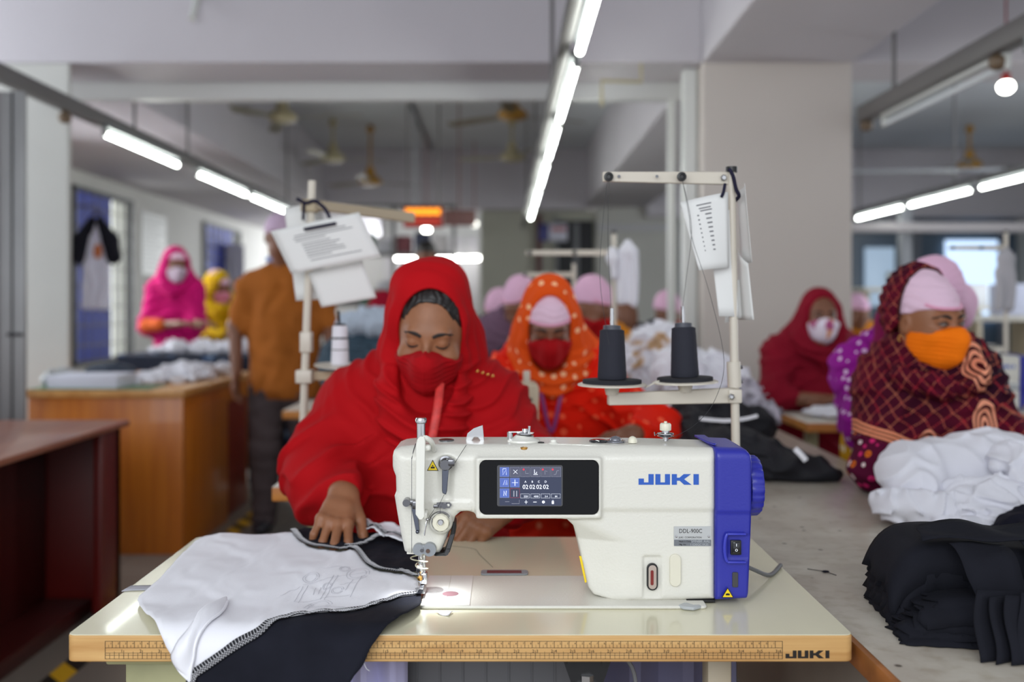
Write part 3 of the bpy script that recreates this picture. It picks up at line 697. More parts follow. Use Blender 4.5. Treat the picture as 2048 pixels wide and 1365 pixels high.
mb.lathe([(0.0022, 0), (0.0022, 0.0002)], (sx(.71), yk, sz(.91)), (0, -1, 0), 8); mb.rbox(sx(.845), sx(.88), yk-.0003, yk, sz(.96), sz(.89), .0001)
mb.tube([(sx(.8625)+0.0012*math.cos(a), yk, sz(.89)+0.0014*math.sin(a)) for a in np.linspace(0, PI, 8)], 0.0003, 4)
L(mb2, [(.09, .90), (.16, .90)]); L(mb2, [(.195, .95), (.32, .95), (.32, .86)])
M_icon = mat('icon_white', (236, 240, 250), 0.4, emit=0.5)
mb.obj('screen_icons', M_icon, disp, smooth=False, recalc=False); mb2.obj('screen_lines', mat('icon_grey', (150, 152, 166), 0.4, emit=0.3), disp, smooth=False, recalc=False)
mb3.obj('blue_tiles', mat('tile_blue', (72, 92, 160), 0.3, emit=0.4), disp, smooth=False); mb4.obj('grey_tiles', mat('tile_grey', (72, 74, 92), 0.3, emit=0.35), disp, smooth=False)
mb = MB(); fr(mb, .172, .325, .56, .80)
for u in (.39, .70, .86): mb.lathe([(0.0016, 0), (0.0016, 0.0002)], (sx(u), yk-0.0001, sz(.07)), (0, -1, 0), 14)
mb.obj('red_marks', mat('icon_red', (190, 50, 70), 0.4, emit=0.4), disp, smooth=False)
mb = MB().box(sx(.225), sx(.24), yk-.0002, yk, sz(.77), sz(.62)).box(sx(.27), sx(.285), yk-.0002, yk, sz(.77), sz(.62)); mb.obj('needle_icon', mat('icon_grey', (150, 152, 166), 0.4, emit=0.3), disp, smooth=False)
# logo, plates, gauges
juki(0.0159, mx(1277), mz(970), YF-0.0003, 0.0007, 1.0).obj('logo', mat('logo_blue', (38, 90, 184), 0.4), mach, smooth=False)
MB().prism(rrect(mx(1348), mx(1423), mz(1093.5), mz(1054), 0.0012), YF+0.0012, YF+0.0026).obj('name_plate', mat('plate_silver', (196, 198, 198), 0.3, 0.4), mach, smooth=False)
MB().box(mx(1348.5), mx(1422.5), YF+0.0010, YF+0.0013, mz(1093), mz(1080.5)).obj('name_plate_band', mat('plate_dark', (122, 126, 132), 0.35, 0.4), mach, smooth=False)
mb = MB(); text_mb(mb, 'DDL-900C', (mx(1358), YF+0.001, mz(1067)), 0.0088, sx=0.88); text_mb(mb, 'JUKI  CORPORATION', (mx(1358), YF+0.001, mz(1077.5)), 0.0034, sx=1.05)
text_mb(mb, 'Made in China', (mx(1358), YF+0.0007, mz(1085.5)), 0.0032); text_mb(mb, 'Mfg. No.', (mx(1358), YF+0.0007, mz(1091.5)), 0.0032)
mb.obj('plate_lettering', M_ink, mach, smooth=False, recalc=False)
mb = MB(); text_mb(mb, 'SMNBK AAL', (mx(1382), YF+0.0007, mz(1086)), 0.0054); text_mb(mb, '11D0GC1R2S', (mx(1380), YF+0.0007, mz(1092.3)), 0.0048)
mb.obj('serial_lettering', mat('plate_pale', (176, 180, 184), 0.3), mach, smooth=False, recalc=False)
for px_ in (1353, 1418): MB().lathe([(0.0020, 0), (0.0016, 0.001), (0, 0.0013)], (mx(px_), YF+0.0012, mz(1074)), (0, -1, 0), 10).obj('rivet', M_steel, mach)
MB().prism(rrect(mx(1339.5), mx(1362), mz(1174), mz(1109), 0.0082, 8), 1.4185, 1.4235).obj('port_cover', mat('ivory_cover', (222, 218, 200), 0.3), mach, bevel=0.001)
MB().prism(rrect(mx(1294), mx(1316), mz(1182), mz(1128), 0.008, 8), 1.4195, 1.425).obj('oil_window_ring', M_black, mach, bevel=0.0008)
MB().prism(rrect(mx(1297), mx(1313), mz(1179), mz(1131), 0.0058, 8), 1.4190, 1.42).obj('oil_window', mat('oil_glass', (176, 160, 150), 0.08, coat=1.0), mach, bevel=0.0003)
MB().prism(rrect(mx(1301), mx(1307), mz(1171), mz(1141), 0.002, 4), 1.4186, 1.419).obj('oil_level', mat('oil_red', (120, 30, 26), 0.3), mach, bevel=0.0003)
def warn(px0, px1, pyb, pyt, yy):
    xm = (mx(px0)+mx(px1))/2
    def tri(k):
        a, b_, c_, t_ = mx(px0), mx(px1), mz(pyb), mz(pyt); gx, gz = xm, c_+(t_-c_)/3
        return [(gx+(a-gx)*k, gz+(c_-gz)*k), (gx+(b_-gx)*k, gz+(c_-gz)*k), (gx, gz+(t_-gz)*k)]
    p = MB().prism(tri(1.0), yy-0.0002, yy+0.0006).obj('warning_sign', M_black, mach, smooth=False)
    MB().prism(tri(0.82), yy-0.0005, yy-0.0002).obj('yellow_field', M_yel, p, smooth=False)
    mb = MB().cyl((xm, yy-0.0007, mz(pyt)-0.0085*(mx(px1)-mx(px0))/0.0165), (xm, yy-0.0004, mz(pyt)-0.0085*(mx(px1)-mx(px0))/0.0165), 0.0011, None, 10)
    mb.rbox(xm-0.003, xm+0.003, yy-0.0007, yy-0.0004, mz(pyb)+0.0035, mz(pyb)+0.0062, 0.0001); mb.obj('hand_symbol', M_ink, p, smooth=False)
warn(854, 877, 942, 920, YF-0.0008)
warn(1441, 1465, 1193, 1173, 1.4125)
# blue end cover
mb = MB(); bx0 = 1432
prof = [(1432, 1203), (1496, 1200), (1499, 1190), (1505, 1040), (1505, 925), (1503, 912), (1497, 903), (1488, 899), (1440, 897), (1432, 897)]
pb = [(mx(a, 1.415), mz(b_, 1.415)) for a, b_ in prof]
V = Vol((mx(1405), 1.40, mz(1212)), (mx(1515), 1.555, mz(885)), 0.0015)
X, Y, Z = V.grid(); d2 = poly_sdf(pb, X[:, 0, 0][:, None], Z[0, 0, :][None, :])[:, None, :].astype(np.float32)
yl = 1.4175-0.0018*np.clip((Z-mz(1028))/(mz(1022)-mz(1028)), 0, 1)
q1 = d2+0.006; q2 = np.maximum(yl-Y, Y-1.54)+0.006
bb = np.minimum(np.maximum(q1, q2), 0)+np.sqrt(np.maximum(q1, 0)**2+np.maximum(q2, 0)**2)-0.006
top = ((Z-mz(908))*0.75-(Y-1.4155)*0.66); bb = -smin(-bb, -top, 0.006)
V.field(bb)
V.rbox((mx(1476), 1.4155, mz(1094)), (0.017, 0.004, 0.0195), 0.003, None, 0.001, 'sub')
V.obj('end_cover', M_blue, mach, smooth_it=1, keep_big=-1)
# sweep of the blue cover over the rounded top of the body
mb = MB().prism([(mx(1418), 1.53), (mx(1420), 1.50), (mx(1424), 1.46), (mx(1429), 1.44), (mx(1434), 1.432), (mx(1440), 1.44), (mx(1440), 1.53)], ztop-0.002, ztop+0.0012, 'xy')
mb.obj('cover_lip', M_blue, mach, bevel=0.0008)
mb = MB()
for za, zb_ in ((mz(1068), mz(1064)), (mz(1124), mz(1120))): mb.rbox(mx(1452), mx(1489), 1.409, 1.417, za, zb_, 0.001)
mb.tube(smooth_poly([(mx(1453), 1.413, mz(1066)), (mx(1449), 1.413, mz(1074)), (mx(1447), 1.413, mz(1094)), (mx(1449), 1.413, mz(1114)), (mx(1453), 1.413, mz(1122))], 3, False), 0.0024, 8)
mb.obj('switch_guard', mat('machine_blue_light', (52, 58, 178), 0.35), mach)
sw = MB().rbox(mx(1460), mx(1481), 1.4145, 1.42, mz(1109), mz(1080), 0.001).obj('power_switch', M_black, mach)
MB().rbox(mx(1463.5), mx(1477.5), 1.4125, 1.418, mz(1106), mz(1083), 0.0012).obj('rocker', mat('gloss_black', (20, 22, 28), 0.1, coat=0.6), sw)
mb = MB(); text_mb(mb, 'I', (mx(1470.5), 1.4122, mz(1091)), 0.0058, 'CENTER'); text_mb(mb, 'O', (mx(1470.5), 1.4122, mz(1101)), 0.0052, 'CENTER'); mb.obj('switch_marks', M_icon, sw, smooth=False, recalc=False)
MB().prism(rrect(mx(1463.5), mx(1475), mz(1174), mz(1144), 0.002), 1.4155, 1.419).obj('port_plug', mat('graphite', (62, 62, 66), 0.45), mach, bevel=0.0006)
# hand wheel
hw = MB().lathe([(0.034, 0), (0.0455, 0.001), (0.0468, 0.004), (0.0462, 0.016), (0.043, 0.0205), (0.036, 0.022), (0.020, 0.022), (0.018, 0.019), (0, 0.019)],
                (mx(1506), 1.472, 0.9290), (1, 0, 0), 120, flute=lambda t, h_: 1-(0.035*max(0, math.cos(20*t)))**1 if 0.002 < h_ < 0.021 else 1)
hw.obj('hand_wheel', M_blue, mach)
MB().ball((mx(1529), 1.4345, 0.9290+0.003), 0.003, 10).obj('timing_mark', M_whites, mach)
# knee lifter hinge, yellow label, black strip below the body
MB().rbox(mx(1374), mx(1432), 1.424, 1.53, mz(1208), mz(1203), 0.0008).obj('oil_seal', M_black, mach)
mb = MB().prism([(mx(1356, 1.40), 1.400), (mx(1365, 1.4), 1.392), (mx(1384, 1.4), 1.388), (mx(1402, 1.4), 1.397), (mx(1400, 1.4), 1.403), (mx(1388, 1.4), 1.402), (mx(1378, 1.4), 1.412), (mx(1370, 1.4), 1.412)], TZ+0.001, TZ+0.006, 'xy')
mb.obj('bed_latch', mat('latch_grey', (178, 182, 184), 0.35), mach, bevel=0.0015)
zz = [mz(1122), mz(1180)]
mb = MB(); 
def yl_(pya, pyb, o): return [(mx(1161.5), mz(1124)), (mx(1166), mz(1124)), (mx(1177), mz(1177)), (mx(1173.5), mz(1179))]
mb.prism(yl_(0, 0, 0), 1.451, 1.4525); mb.obj('yellow_label', M_yel, mach, smooth=False)
mb = MB().prism(rrect(mx(962, 1.585), mx(1056, 1.585), 1.572, 1.598, 0.006), TZ, TZ+0.003, 'xy'); mb.obj('hinge_plate', M_greyp, mach, bevel=0.0008)
MB().box(mx(974, 1.585), mx(1043, 1.585), 1.577, 1.592, TZ+0.0031, TZ+0.0036).obj('hinge_slot', mat('dark_red', (110, 24, 30), 0.5), mach, smooth=False)
MB().tube(smooth_poly([(mx(1500), 1.50, 0.80), (0.37, 1.52, 0.797), (0.40, 1.53, 0.782), (0.435, 1.56, 0.7645), (0.47, 1.62, 0.7645)], 5, False), 0.0035).obj('power_cable', mat('cable_grey', (110, 110, 112), 0.5), mach)
# ---------------------------------------------------------------- lamps, rails, fans
M_rail = mat('rail_grey', (112, 110, 110), 0.5, 0.3)
M_batten = mat('batten_white', (210, 212, 208), 0.4); M_batg = mat('batten_grey', (112, 116, 118), 0.5)
M_tube = mat('tube_lit', (255, 255, 250), 0.4, emit=15, ecol=(246, 252, 244))
M_tube_off = mat('tube_unlit', (214, 220, 224), 0.2)
M_cap = mat('tube_cap', (176, 168, 140), 0.4)
def tube_light(x, y0, y1, z, label, grp, lit=True):
    t = thing('tube_light', (x, (y0+y1)/2, z), label, 'light', grp)
    MB().rbox(x-0.022, x+0.022, y0+0.01, y1-0.01, z+0.035, z+0.065, 0.006).rbox(x-0.012, x+0.012, y0, y0+0.03, z-0.012, z+0.05, 0.003).rbox(x-0.012, x+0.012, y1-0.03, y1, z-0.012, z+0.05, 0.003).obj('batten', M_batg if lit else M_batten, t)
    MB().cyl((x, y0+0.03, z), (x, y1-0.03, z), 0.0145, None, 12).obj('tube', M_tube if lit else M_tube_off, t)
    return t
ys_ = [(2.55, 3.74), (3.90, 5.10), (5.22, 6.42), (6.60, 7.95), (8.10, 9.4), (9.55, 10.8)]
nm = ['nearest tube of the centre row, cut off by the top of the photo', 'second tube of the centre row, the longest fully visible one', 'third tube of the centre row', 'fourth tube of the centre row', 'fifth tube of the centre row', 'dimmest, farthest tube of the centre row']
for (a, b_), n_ in zip(ys_, nm): tube_light(0.292, a, b_, 2.2, 'lit '+n_, 'tube lights in the centre row')
for (a, b_), n_ in zip([(5.47, 6.72), (7.12, 8.5), (8.62, 10.2)], ['nearest and longest', 'middle', 'farthest']):
    tube_light(-2.31, a, b_, 2.2, 'lit tube under the left ceiling rail, the %s of three' % n_, 'tube lights on the left')
for (a, b_), n_ in zip([(6.7, 8.0), (8.12, 9.4), (9.52, 10.8)], ['nearest, cut by the photo edge', 'middle', 'farthest, beside the big column']):
    tube_light(4.0, a, b_, 2.2, 'lit tube in the right hand row, %s' % n_, 'tube lights on the right')
tube_light(1.93, 2.3, 3.52, 2.155, 'lit tube at the top right corner under the thick rail', 'tube lights on the near right rail')
tube_light(1.97, 3.72, 4.95, 2.15, 'unlit white tube fixture hanging under the thick right rail', 'tube lights on the near right rail', False)
def rail(name, x0, x1, y0, y1, z0, z1, label, rods):
    t = thing(name, ((x0+x1)/2, y0, z0), label, 'rail')
    MB().rbox(x0, x1, y0, y1, z0, z1, 0.006).obj('channel', M_rail, t)
    for yy in rods: MB().cyl(((x0+x1)/2, yy, z1), ((x0+x1)/2, yy, 3.3), 0.011, None, 8).obj('hanger_rod', M_rail, t)
rail('ceiling_rail', -2.37, -2.31, 2.6, 12.6, 2.245, 2.325, 'grey lighting rail running back along the left side', [6.0, 7.0, 10.2])
rail('ceiling_rail', 0.215, 0.262, 1.2, 12.6, 2.235, 2.285, 'narrow grey lighting rail above the centre row of tubes', [4.8, 7.6, 10.4])
rail('ceiling_rail', 1.905, 1.985, 2.0, 5.15, 2.20, 2.285, 'thick grey lighting rail at the upper right, near the big column', [3.18, 4.75])
rail('ceiling_rail', 4.04, 4.10, 5.8, 12.6, 2.27, 2.32, 'thin rail carrying the right hand row of tubes', [8.6, 10.9])
for px_, py_, y_ in ((1985, 118, 3.9), (1752, 232, 4.96), (163, 243, 5.0), (180, 250, 5.2)):
    p = Wp(px_, py_, y_)
for (x, y, z), lb in (((1.945, 3.75, 2.16), 'brown knob like lamp holder at the upper right under the rail'), ((-2.34, 5.05, 2.20), 'brown lamp holder under the left rail before the first tube'), ((1.945, 5.11, 2.17), 'brown lamp holder where the thick right rail meets the column')):
    tag(MB().lathe([(0.02, 0), (0.032, 0.012), (0.034, 0.04), (0.02, 0.055)], (x, y, z-0.02), n=16).lathe([(0.014, 0), (0.014, 0.03)], (x, y, z+.03), n=12).obj('lamp_holder', mat('bakelite_brown', (104, 84, 62), 0.45)), lb, 'lamp holder')
M_fan_gold = mat('fan_gold', (168, 124, 40), 0.45, noise=0.1)
M_fan_cream = mat('fan_cream', (182, 172, 136), 0.45)
M_blade = mat('blade_brown', (104, 90, 62), 0.5); M_bladec = mat('blade_cream', (150, 146, 124), 0.5)
def fan(x, y, z, r, a0, mm, mbl, label):
    t = thing('ceiling_fan', (x, y, z), label, 'fan', 'ceiling fans')
    MB().lathe([(0.03, -0.05), (0.10, -0.045), (0.135, -0.02), (0.14, 0.0), (0.12, 0.03), (0.06, 0.07), (0.04, 0.16), (0.02, 0.17)], (x, y, z), n=28).obj('motor', mm, t)
    MB().cyl((x, y, z+0.15), (x, y, 3.3), 0.014, None, 10).lathe([(0.05, 0), (0.035, 0.07), (0.02, 0.075)], (x, y, 3.22), n=16).obj('down_rod', mm, t)
    for k in range(3):
        a = a0+k*2*PI/3; mb = MB()
        mb.prism([(0.10, -0.02), (0.22, -0.045), (r*.6, -0.065), (r-.02, -0.07), (r, -0.05), (r, 0.03), (r*.6, 0.05), (0.22, 0.04), (0.10, 0.02)], -0.003, 0.003, 'xy')
        mb.xf(Matrix.Translation((x, y, z-0.01)) @ Matrix.Rotation(a, 4, 'Z') @ Matrix.Rotation(0.2, 4, 'X')); mb.obj('blade', mbl, t)
fan(0.07, 8.7, 2.96, 0.74, 0.45, M_fan_gold, M_blade, 'golden brown ceiling fan near the centre row of tubes')
fan(-2.04, 8.7, 2.94, 0.75, -0.15, M_fan_cream, M_bladec, 'cream ceiling fan at the upper left, nearest of the pale ones')
fan(-1.56, 11.0, 2.65, 0.62, 0.5, M_fan_gold, M_blade, 'small brown ceiling fan low above the lighted signboard')
fan(0.08, 10.6, 2.87, 0.6, 0.9, M_fan_cream, M_bladec, 'cream ceiling fan seen below the golden fan')
fan(-1.92, 10.6, 2.86, 0.6, 0.3, M_fan_cream, M_bladec, 'cream ceiling fan hanging behind the nearest pale one')
fan(5.38, 11.0, 2.84, 0.62, 0.05, M_fan_gold, M_blade, 'brown ceiling fan on the far right of the hall')
M_pipe = mat('pipe_grey', (140, 142, 146), 0.5)
tag(MB().tube([(-1.68, 5.4, 3.25), (-1.68, 5.1, 2.75)], 0.02).obj('ceiling_pipe', M_batten), 'short white pipe poking down in front of the near beam', 'pipe')
tag(MB().tube([(-0.98, 5.7, 3.276), (-0.98, 12.6, 3.276)], 0.022).tube([(-0.98, 9.5, 3.27), (-0.9, 9.52, 3.1), (-0.9, 9.52, 2.0)], 0.016).obj('conduit', M_pipe), 'grey conduit running along the far ceiling toward the lighted sign', 'conduit')
tag(MB().tube([(0.75, 5.23, 2.60), (0.75, 5.23, 2.44), (0.53, 5.2, 2.44), (0.53, 5.2, 2.3)], 0.010).obj('conduit', M_fan_cream), 'thin cream cable pipe under the near beam beside the centre lights', 'conduit')
tag(MB().cyl((2.5, 5.67, 3.2), (2.5, 9.2, 3.2), 0.02).cyl((2.5, 9.2, 3.2), (2.5, 9.2, 3.3), 0.02).obj('conduit', M_pipe), 'conduit crossing the right hand ceiling behind the column', 'conduit')
tag(MB().cyl((1.92, 8.2, 2.35), (6.9, 8.2, 2.42), 0.018).obj('conduit', M_pipe), 'horizontal pipe above the right hand tubes', 'conduit')
tag(MB().rbox(1.95, 6.9, 9.9, 10.1, 1.98, 2.08, 0.01).obj('busbar_trunking', mat('trunk', (156, 150, 152), 0.5)), 'long pale horizontal trunking across the right hand hall', 'trunking')
# bulbs
def bulb(px, py, Y, r, label, st=10, ceil=3.3):
    c = Wp(px, py, Y); t = thing('bulb_lamp', c, label, 'lamp', 'globe bulbs')
    MB().ball(c, r, 16, (1, 1, 0.85)).obj('globe', mat('bulb_lit%d' % st, (255, 255, 245), 0.4, emit=st), t)
    MB().cyl(c+Vector((0, 0, r*0.7)), c+Vector((0, 0, r*0.7+0.04)), r*0.55, None, 12).cyl(c+Vector((0, 0, r)), (c.x, c.y, ceil), 0.005, None, 6).obj('holder', mat('red_plastic', (150, 34, 30), 0.4), t)
bulb(2012, 174, 5.0, 0.042, 'round lit bulb with red holder at the upper right', ceil=3.3)
bulb(853, 459, 11.5, 0.05, 'round lit bulb just below the lighted signboard', 14)
bulb(949, 448, 12.0, 0.045, 'dim round bulb right of the lighted signboard', 3)
for px_, w_, yy, n_ in ((811, .30, 14.5, 'left of the dark haired man'), (899, .44, 14.0, 'right of the dark haired man'), (946, .2, 14.6, 'at the right end of the far bright wall')):
    c = Wp(px_, 517, yy); t = thing('shelf_light', c, 'short lit tube on the far rack, '+n_, 'light', 'short far lights')
    MB().cyl(c+Vector((-w_/2, 0, 0)), c+Vector((w_/2, 0, 0)), 0.03, None, 10).obj('tube', mat('tube_far', (255, 255, 250), 0.4, emit=14), t)
    MB().rbox(c.x-w_/2-.03, c.x+w_/2+.03, c.y-.02, c.y+.04, c.z+0.03, c.z+0.06, 0.004).cyl((c.x-w_/2, c.y, c.z+.05), (c.x-w_/2, c.y, 3.3), 0.006).cyl((c.x+w_/2, c.y, c.z+.05), (c.x+w_/2, c.y, 3.3), 0.006).obj('fitting', M_batten, t)
# lighted sign
c = Wp(846, 434, 9.0); t = thing('led_sign', c, 'red signboard with glowing amber rows hanging in the centre background', 'sign')
MB().rbox(c.x-.185, c.x+.185, c.y, c.y+.06, c.z-.10, c.z+.10, 0.01).obj('cabinet', mat('sign_red', (140, 30, 18), 0.4), t)
MB().rbox(c.x-.165, c.x+.165, c.y-.006, c.y, c.z-.075, c.z-.01, 0.003).obj('lower_panel', mat('sign_glow', (150, 36, 20), 0.4, emit=0.6), t)
for k in range(5): MB().rbox(c.x-.165+k*.067, c.x-.105+k*.067, c.y-.008, c.y, c.z+.02, c.z+.078, 0.012).obj('glowing_digit', mat('amber', (255, 150, 30), 0.4, emit=1.3), t)
MB().cyl((c.x-.15, c.y+.03, c.z+.1), (c.x-.15, c.y+.03, 3.3), 0.008).cyl((c.x+.15, c.y+.03, c.z+.1), (c.x+.15, c.y+.03, 3.3), 0.008).obj('hanger', M_rail, t)
c = Wp(918, 436, 9.6); tag(MB().rbox(c.x-.16, c.x+.17, c.y, c.y+.03, c.z-.08, c.z+.08, 0.005).cyl((c.x, c.y+.01, c.z+.08), (c.x, c.y+.01, 3.3), .008).obj('notice_board', mat('brown_board', (120, 84, 80), 0.5)), 'plain dull brown board beside the lighted signboard', 'board')
c = Wp(1108, 465, 12.78); t = thing('hanging_sign', c, 'small white sign with blue end and red writing near the dark doorway', 'sign')
MB().rbox(c.x-.20, c.x+.18, c.y, c.y+.02, c.z-.115, c.z+.115, 0.004).obj('sign_panel', mat('sign_white', (206, 206, 220), 0.4), t)
MB().rbox(c.x-.205, c.x-.07, c.y-.004, c.y, c.z-.115, c.z+.115, 0.002).obj('blue_end', mat('sign_blue', (64, 66, 130), 0.4), t)
mb = MB(); [mb.rbox(c.x-.03+k*.05, c.x+.01+k*.05, c.y-.004, c.y, c.z+.02, c.z+.07, 0.002) for k in range(4)]; mb.obj('red_lettering', mat('sign_redtext', (190, 60, 70), 0.4), t)
MB().cyl((c.x, c.y+.01, c.z+.1), (c.x, c.y+.01, 2.52), .006).obj('hanger', M_rail, t)
# doorway and rails on the far partition
mb = MB().box(0.72, 1.20, 12.86, 12.899, 0, 2.36); struct('doorway_shade', mb, mat('doorway_dark', (22, 24, 30), 0.5), smooth=False)  # dark panel standing for the shade inside the doorway
struct('trim_10', MB().box(0.93, 1.0, 12.83, 12.859, 0.0, 2.33).box(0.68, 0.72, 12.82, 12.898, 0, 2.4), mat('door_post', (120, 122, 126), 0.5), smooth=False)
struct('trim_11', MB().box(1.25, 2.3, 12.80, 12.848, 2.22, 2.30), mat('partition_rail', (196, 196, 200), 0.5), smooth=False)
struct('trim_12', MB().box(0.42, 0.5, 12.80, 12.899, 0, 2.45), mat('maroon_post', (96, 60, 60), 0.5), smooth=False)
# windows of the left wall: grilles, blue shutters
def window(n, y0, y1, z0, z1, shut, opened=()):
    w = MB(); x = -4.19
    for a in (y0, y1-.04): w.box(x-.05, x+.03, a, a+.04, z0, z1)
    for a in (z0, z1-.04): w.box(x-.05, x+.03, y0, y1, a, a+.04)
    o = w.obj('window_%d' % n, mat('window_frame_dark', (70, 72, 78), 0.5), smooth=False); o['kind'] = 'structure'
    g = MB()
    for k in range(1, 8): g.cyl((x+.04, y0+(y1-y0)*k/8, z0), (x+.04, y0+(y1-y0)*k/8, z1), 0.007, None, 6)
    for k in range(1, 9): g.cyl((x+.04, y0, z0+(z1-z0)*k/9), (x+.04, y1, z0+(z1-z0)*k/9), 0.006, None, 6)
    g.obj('grille', mat('grille', (84, 78, 70), 0.5), o)
    s_ = MB()
    for a, b_ in shut:
        s_.box(x-.02, x+.0, a, b_, z0+.04, z1-.04)
        for zz in np.arange(z0+.1, z1-.3, .42): s_.box(x, x+.012, a+.06, b_-.06, zz, zz+.34)
    s_.obj('shutter', mat('shutter_blue', (40, 66, 190), 0.6, noise=0.15, nscale=3), o, smooth=False)
window(1, 9.2, 10.65, 0.62, 2.38, [(9.22, 10.12)])
window(2, 13.2, 15.0, 0.9, 2.38, [(13.3, 14.6)])
struct('glow_outside', MB().box(-5.4, -5.3, 8, 16, -0.5, 4), mat('daylight_glow', (236, 236, 220), 0.8, emit=1.3, ecol=(240, 244, 235)), smooth=False)  # glowing sheet beyond the windows, daylight put in as emission
t = thing('wall_notice', Wp(290, 490, 12.2), 'tall sheet of small printed lines fixed on the left wall between the windows', 'notice')
y0_, y1_ = 10.95, 11.75
MB().box(-4.199, -4.19, y0_, y1_, pz(550, 11.2), pz(430, 11.4)).obj('sheet', mat('notice_white', (200, 204, 202), 0.5), t)
mb = MB()
for k in range(13): mb.box(-4.1895, -4.188, y0_+.08, y1_-.08-.1*(k % 3), pz(440, 11.3)-k*.05, pz(440, 11.3)-k*.05+.014)
mb.obj('printed_lines', mat('notice_ink', (110, 114, 116), 0.5), t)
# steel post left
t = thing('steel_cabinet', (-2.62, 4.7, 0), 'tall weathered steel cable cabinet at the left edge, in front of the white column', 'cabinet')
M_ss = mat('brushed_steel', (158, 160, 162), 0.4, 0.25, noise=0.25, nscale=2.2, stretch=(1, 1, .4))
MB().rbox(-2.7, -2.175, 4.3, 4.33, 0, 2.18, 0.01).obj('body', M_ss, t)
MB().box(-2.232, -2.226, 4.292, 4.3, 0, 2.18).obj('door_gap', M_black, t)
MB().rbox(-2.25, -2.18, 4.285, 4.3, 1.07, 1.085, .004).obj('hinge_band', mat('dark_band', (74, 74, 78), .5, .5), t)
tag(MB().tube([(-2.30, 4.27, 0.2), (-2.30, 4.27, 2.2)], 0.012).obj('red_pipe', mat('pipe_red', (130, 30, 34), .5)), 'thin dark red pipe at the extreme left edge beside the steel cabinet', 'pipe')
# ---------------------------------------------------------------- red-brown counter and the orange wood desk
M_rtop = wood('counter_top', (176, 112, 88), (140, 78, 58), 1, 0.8, 0.3, coat=0.2)
M_rbody = mat('counter_red', (92, 16, 12), 0.35, noise=0.15, nscale=4)
t = thing('counter', (-2.2, 2.9, 0), 'dark red counter with a reddish wood top at the left edge', 'counter')
MB().rbox(-2.9, -1.50, 1.6, 3.80, 0.728, 0.75, 0.004).obj('countertop', M_rtop, t)
MB().rbox(-1.56, -1.53, 3.60, 3.78, 0, 0.727, 0.003).rbox(-2.85, -1.53, 3.74, 3.78, 0, 0.727, 0.003).obj('end_panel', M_rbody, t)
MB().rbox(-2.85, -1.80, 1.7, 3.72, 0.06, 0.727, 0.003).obj('cabinet_body', mat('counter_red_dark', (66, 12, 10), 0.4), t)
MB().rbox(-2.85, -1.62, 1.7, 3.72, 0.0, 0.06, 0.003).obj('plinth', mat('counter_red_dark', (66, 12, 10), 0.4), t)
MB().rbox(-1.80, -1.785, 3.3, 3.36, 0.25, 0.68, .002).obj('door_rail', M_rbody, t)
M_orange = wood('desk_wood', (206, 122, 34), (176, 92, 18), 2, 0.55, 0.4, coat=0.15, knots=2.2)
t = thing('wooden_desk', (-1.95, 5.1, 0), 'orange wooden desk with knots behind the dark red counter', 'desk')
MB().rbox(-2.32, -1.545, 4.57, 5.92, 0.765, 0.80, 0.004).obj('desktop', wood('desk_top', (214, 160, 96), (186, 128, 66), 1, 0.6, 0.35), t)
MB().rbox(-2.31, -1.56, 4.60, 4.63, 0, 0.764, 0.003).obj('front_panel', M_orange, t)
MB().rbox(-1.59, -1.56, 4.632, 5.35, 0, 0.70, 0.003).rbox(-1.60, -1.57, 4.632, 5.90, 0.66, 0.764, 0.003).obj('side_panel', M_orange, t)
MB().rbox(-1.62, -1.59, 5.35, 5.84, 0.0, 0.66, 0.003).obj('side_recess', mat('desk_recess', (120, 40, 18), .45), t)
MB().rbox(-2.31, -2.28, 4.632, 5.90, 0, 0.764, 0.003).rbox(-2.28, -1.6, 5.85, 5.90, 0, .764, .003).obj('back_panel', M_orange, t)
# long worktop at the right
M_board = mat('worn_board', (184, 178, 166), 0.32, noise=0.0, nscale=3.2, col2=(164, 155, 143), bump=0.06, bscale=30, stretch=(2, 3, 3), coat=0.1)
def _spots(nt, b, tc):
    src = b.inputs['Base Color'].links[0].from_socket
    v = nt.nodes.new('ShaderNodeTexVoronoi'); v.inputs['Scale'].default_value = 16; v.inputs['Randomness'].default_value = 1; nt.links.new(tc.outputs['Object'], v.inputs['Vector'])
    r = nt.nodes.new('ShaderNodeValToRGB'); r.color_ramp.elements[0].position = .05; r.color_ramp.elements[0].color = (.22, .2, .18, 1); r.color_ramp.elements[1].position = .10; r.color_ramp.elements[1].color = (1, 1, 1, 1); nt.links.new(v.outputs['Distance'], r.inputs[0])
    n = nt.nodes.new('ShaderNodeTexNoise'); n.inputs['Scale'].default_value = 34; n.inputs['Detail'].default_value = 8; nt.links.new(tc.outputs['Object'], n.inputs['Vector'])
    r2 = nt.nodes.new('ShaderNodeValToRGB'); r2.color_ramp.elements[0].position = .30; r2.color_ramp.elements[0].color = (.84, .81, .77, 1); r2.color_ramp.elements[1].position = .50; r2.color_ramp.elements[1].color = (1, 1, 1, 1); nt.links.new(n.outputs[0], r2.inputs[0])
    for o in (r.outputs[0], r2.outputs[0]):
        mx = nt.nodes.new('ShaderNodeMix'); mx.data_type = 'RGBA'; mx.blend_type = 'MULTIPLY'; mx.inputs[0].default_value = 1; nt.links.new(src, mx.inputs[6]); nt.links.new(o, mx.inputs[7]); src = mx.outputs[2]
    nt.links.new(src, b.inputs['Base Color'])
_nt, _b = nodes_of(M_board); _spots(_nt, _b, _nt.nodes.new('ShaderNodeTexCoord'))
t = thing('long_work_table', (0.757, 2.8, 0), 'long worn grey work table running back on the right, with a brown front edge strip', 'table')
MB().rbox(0.492, 1.03, 0.95, 4.3, 0.71, 0.74, 0.003).obj('worktop', M_board, t)
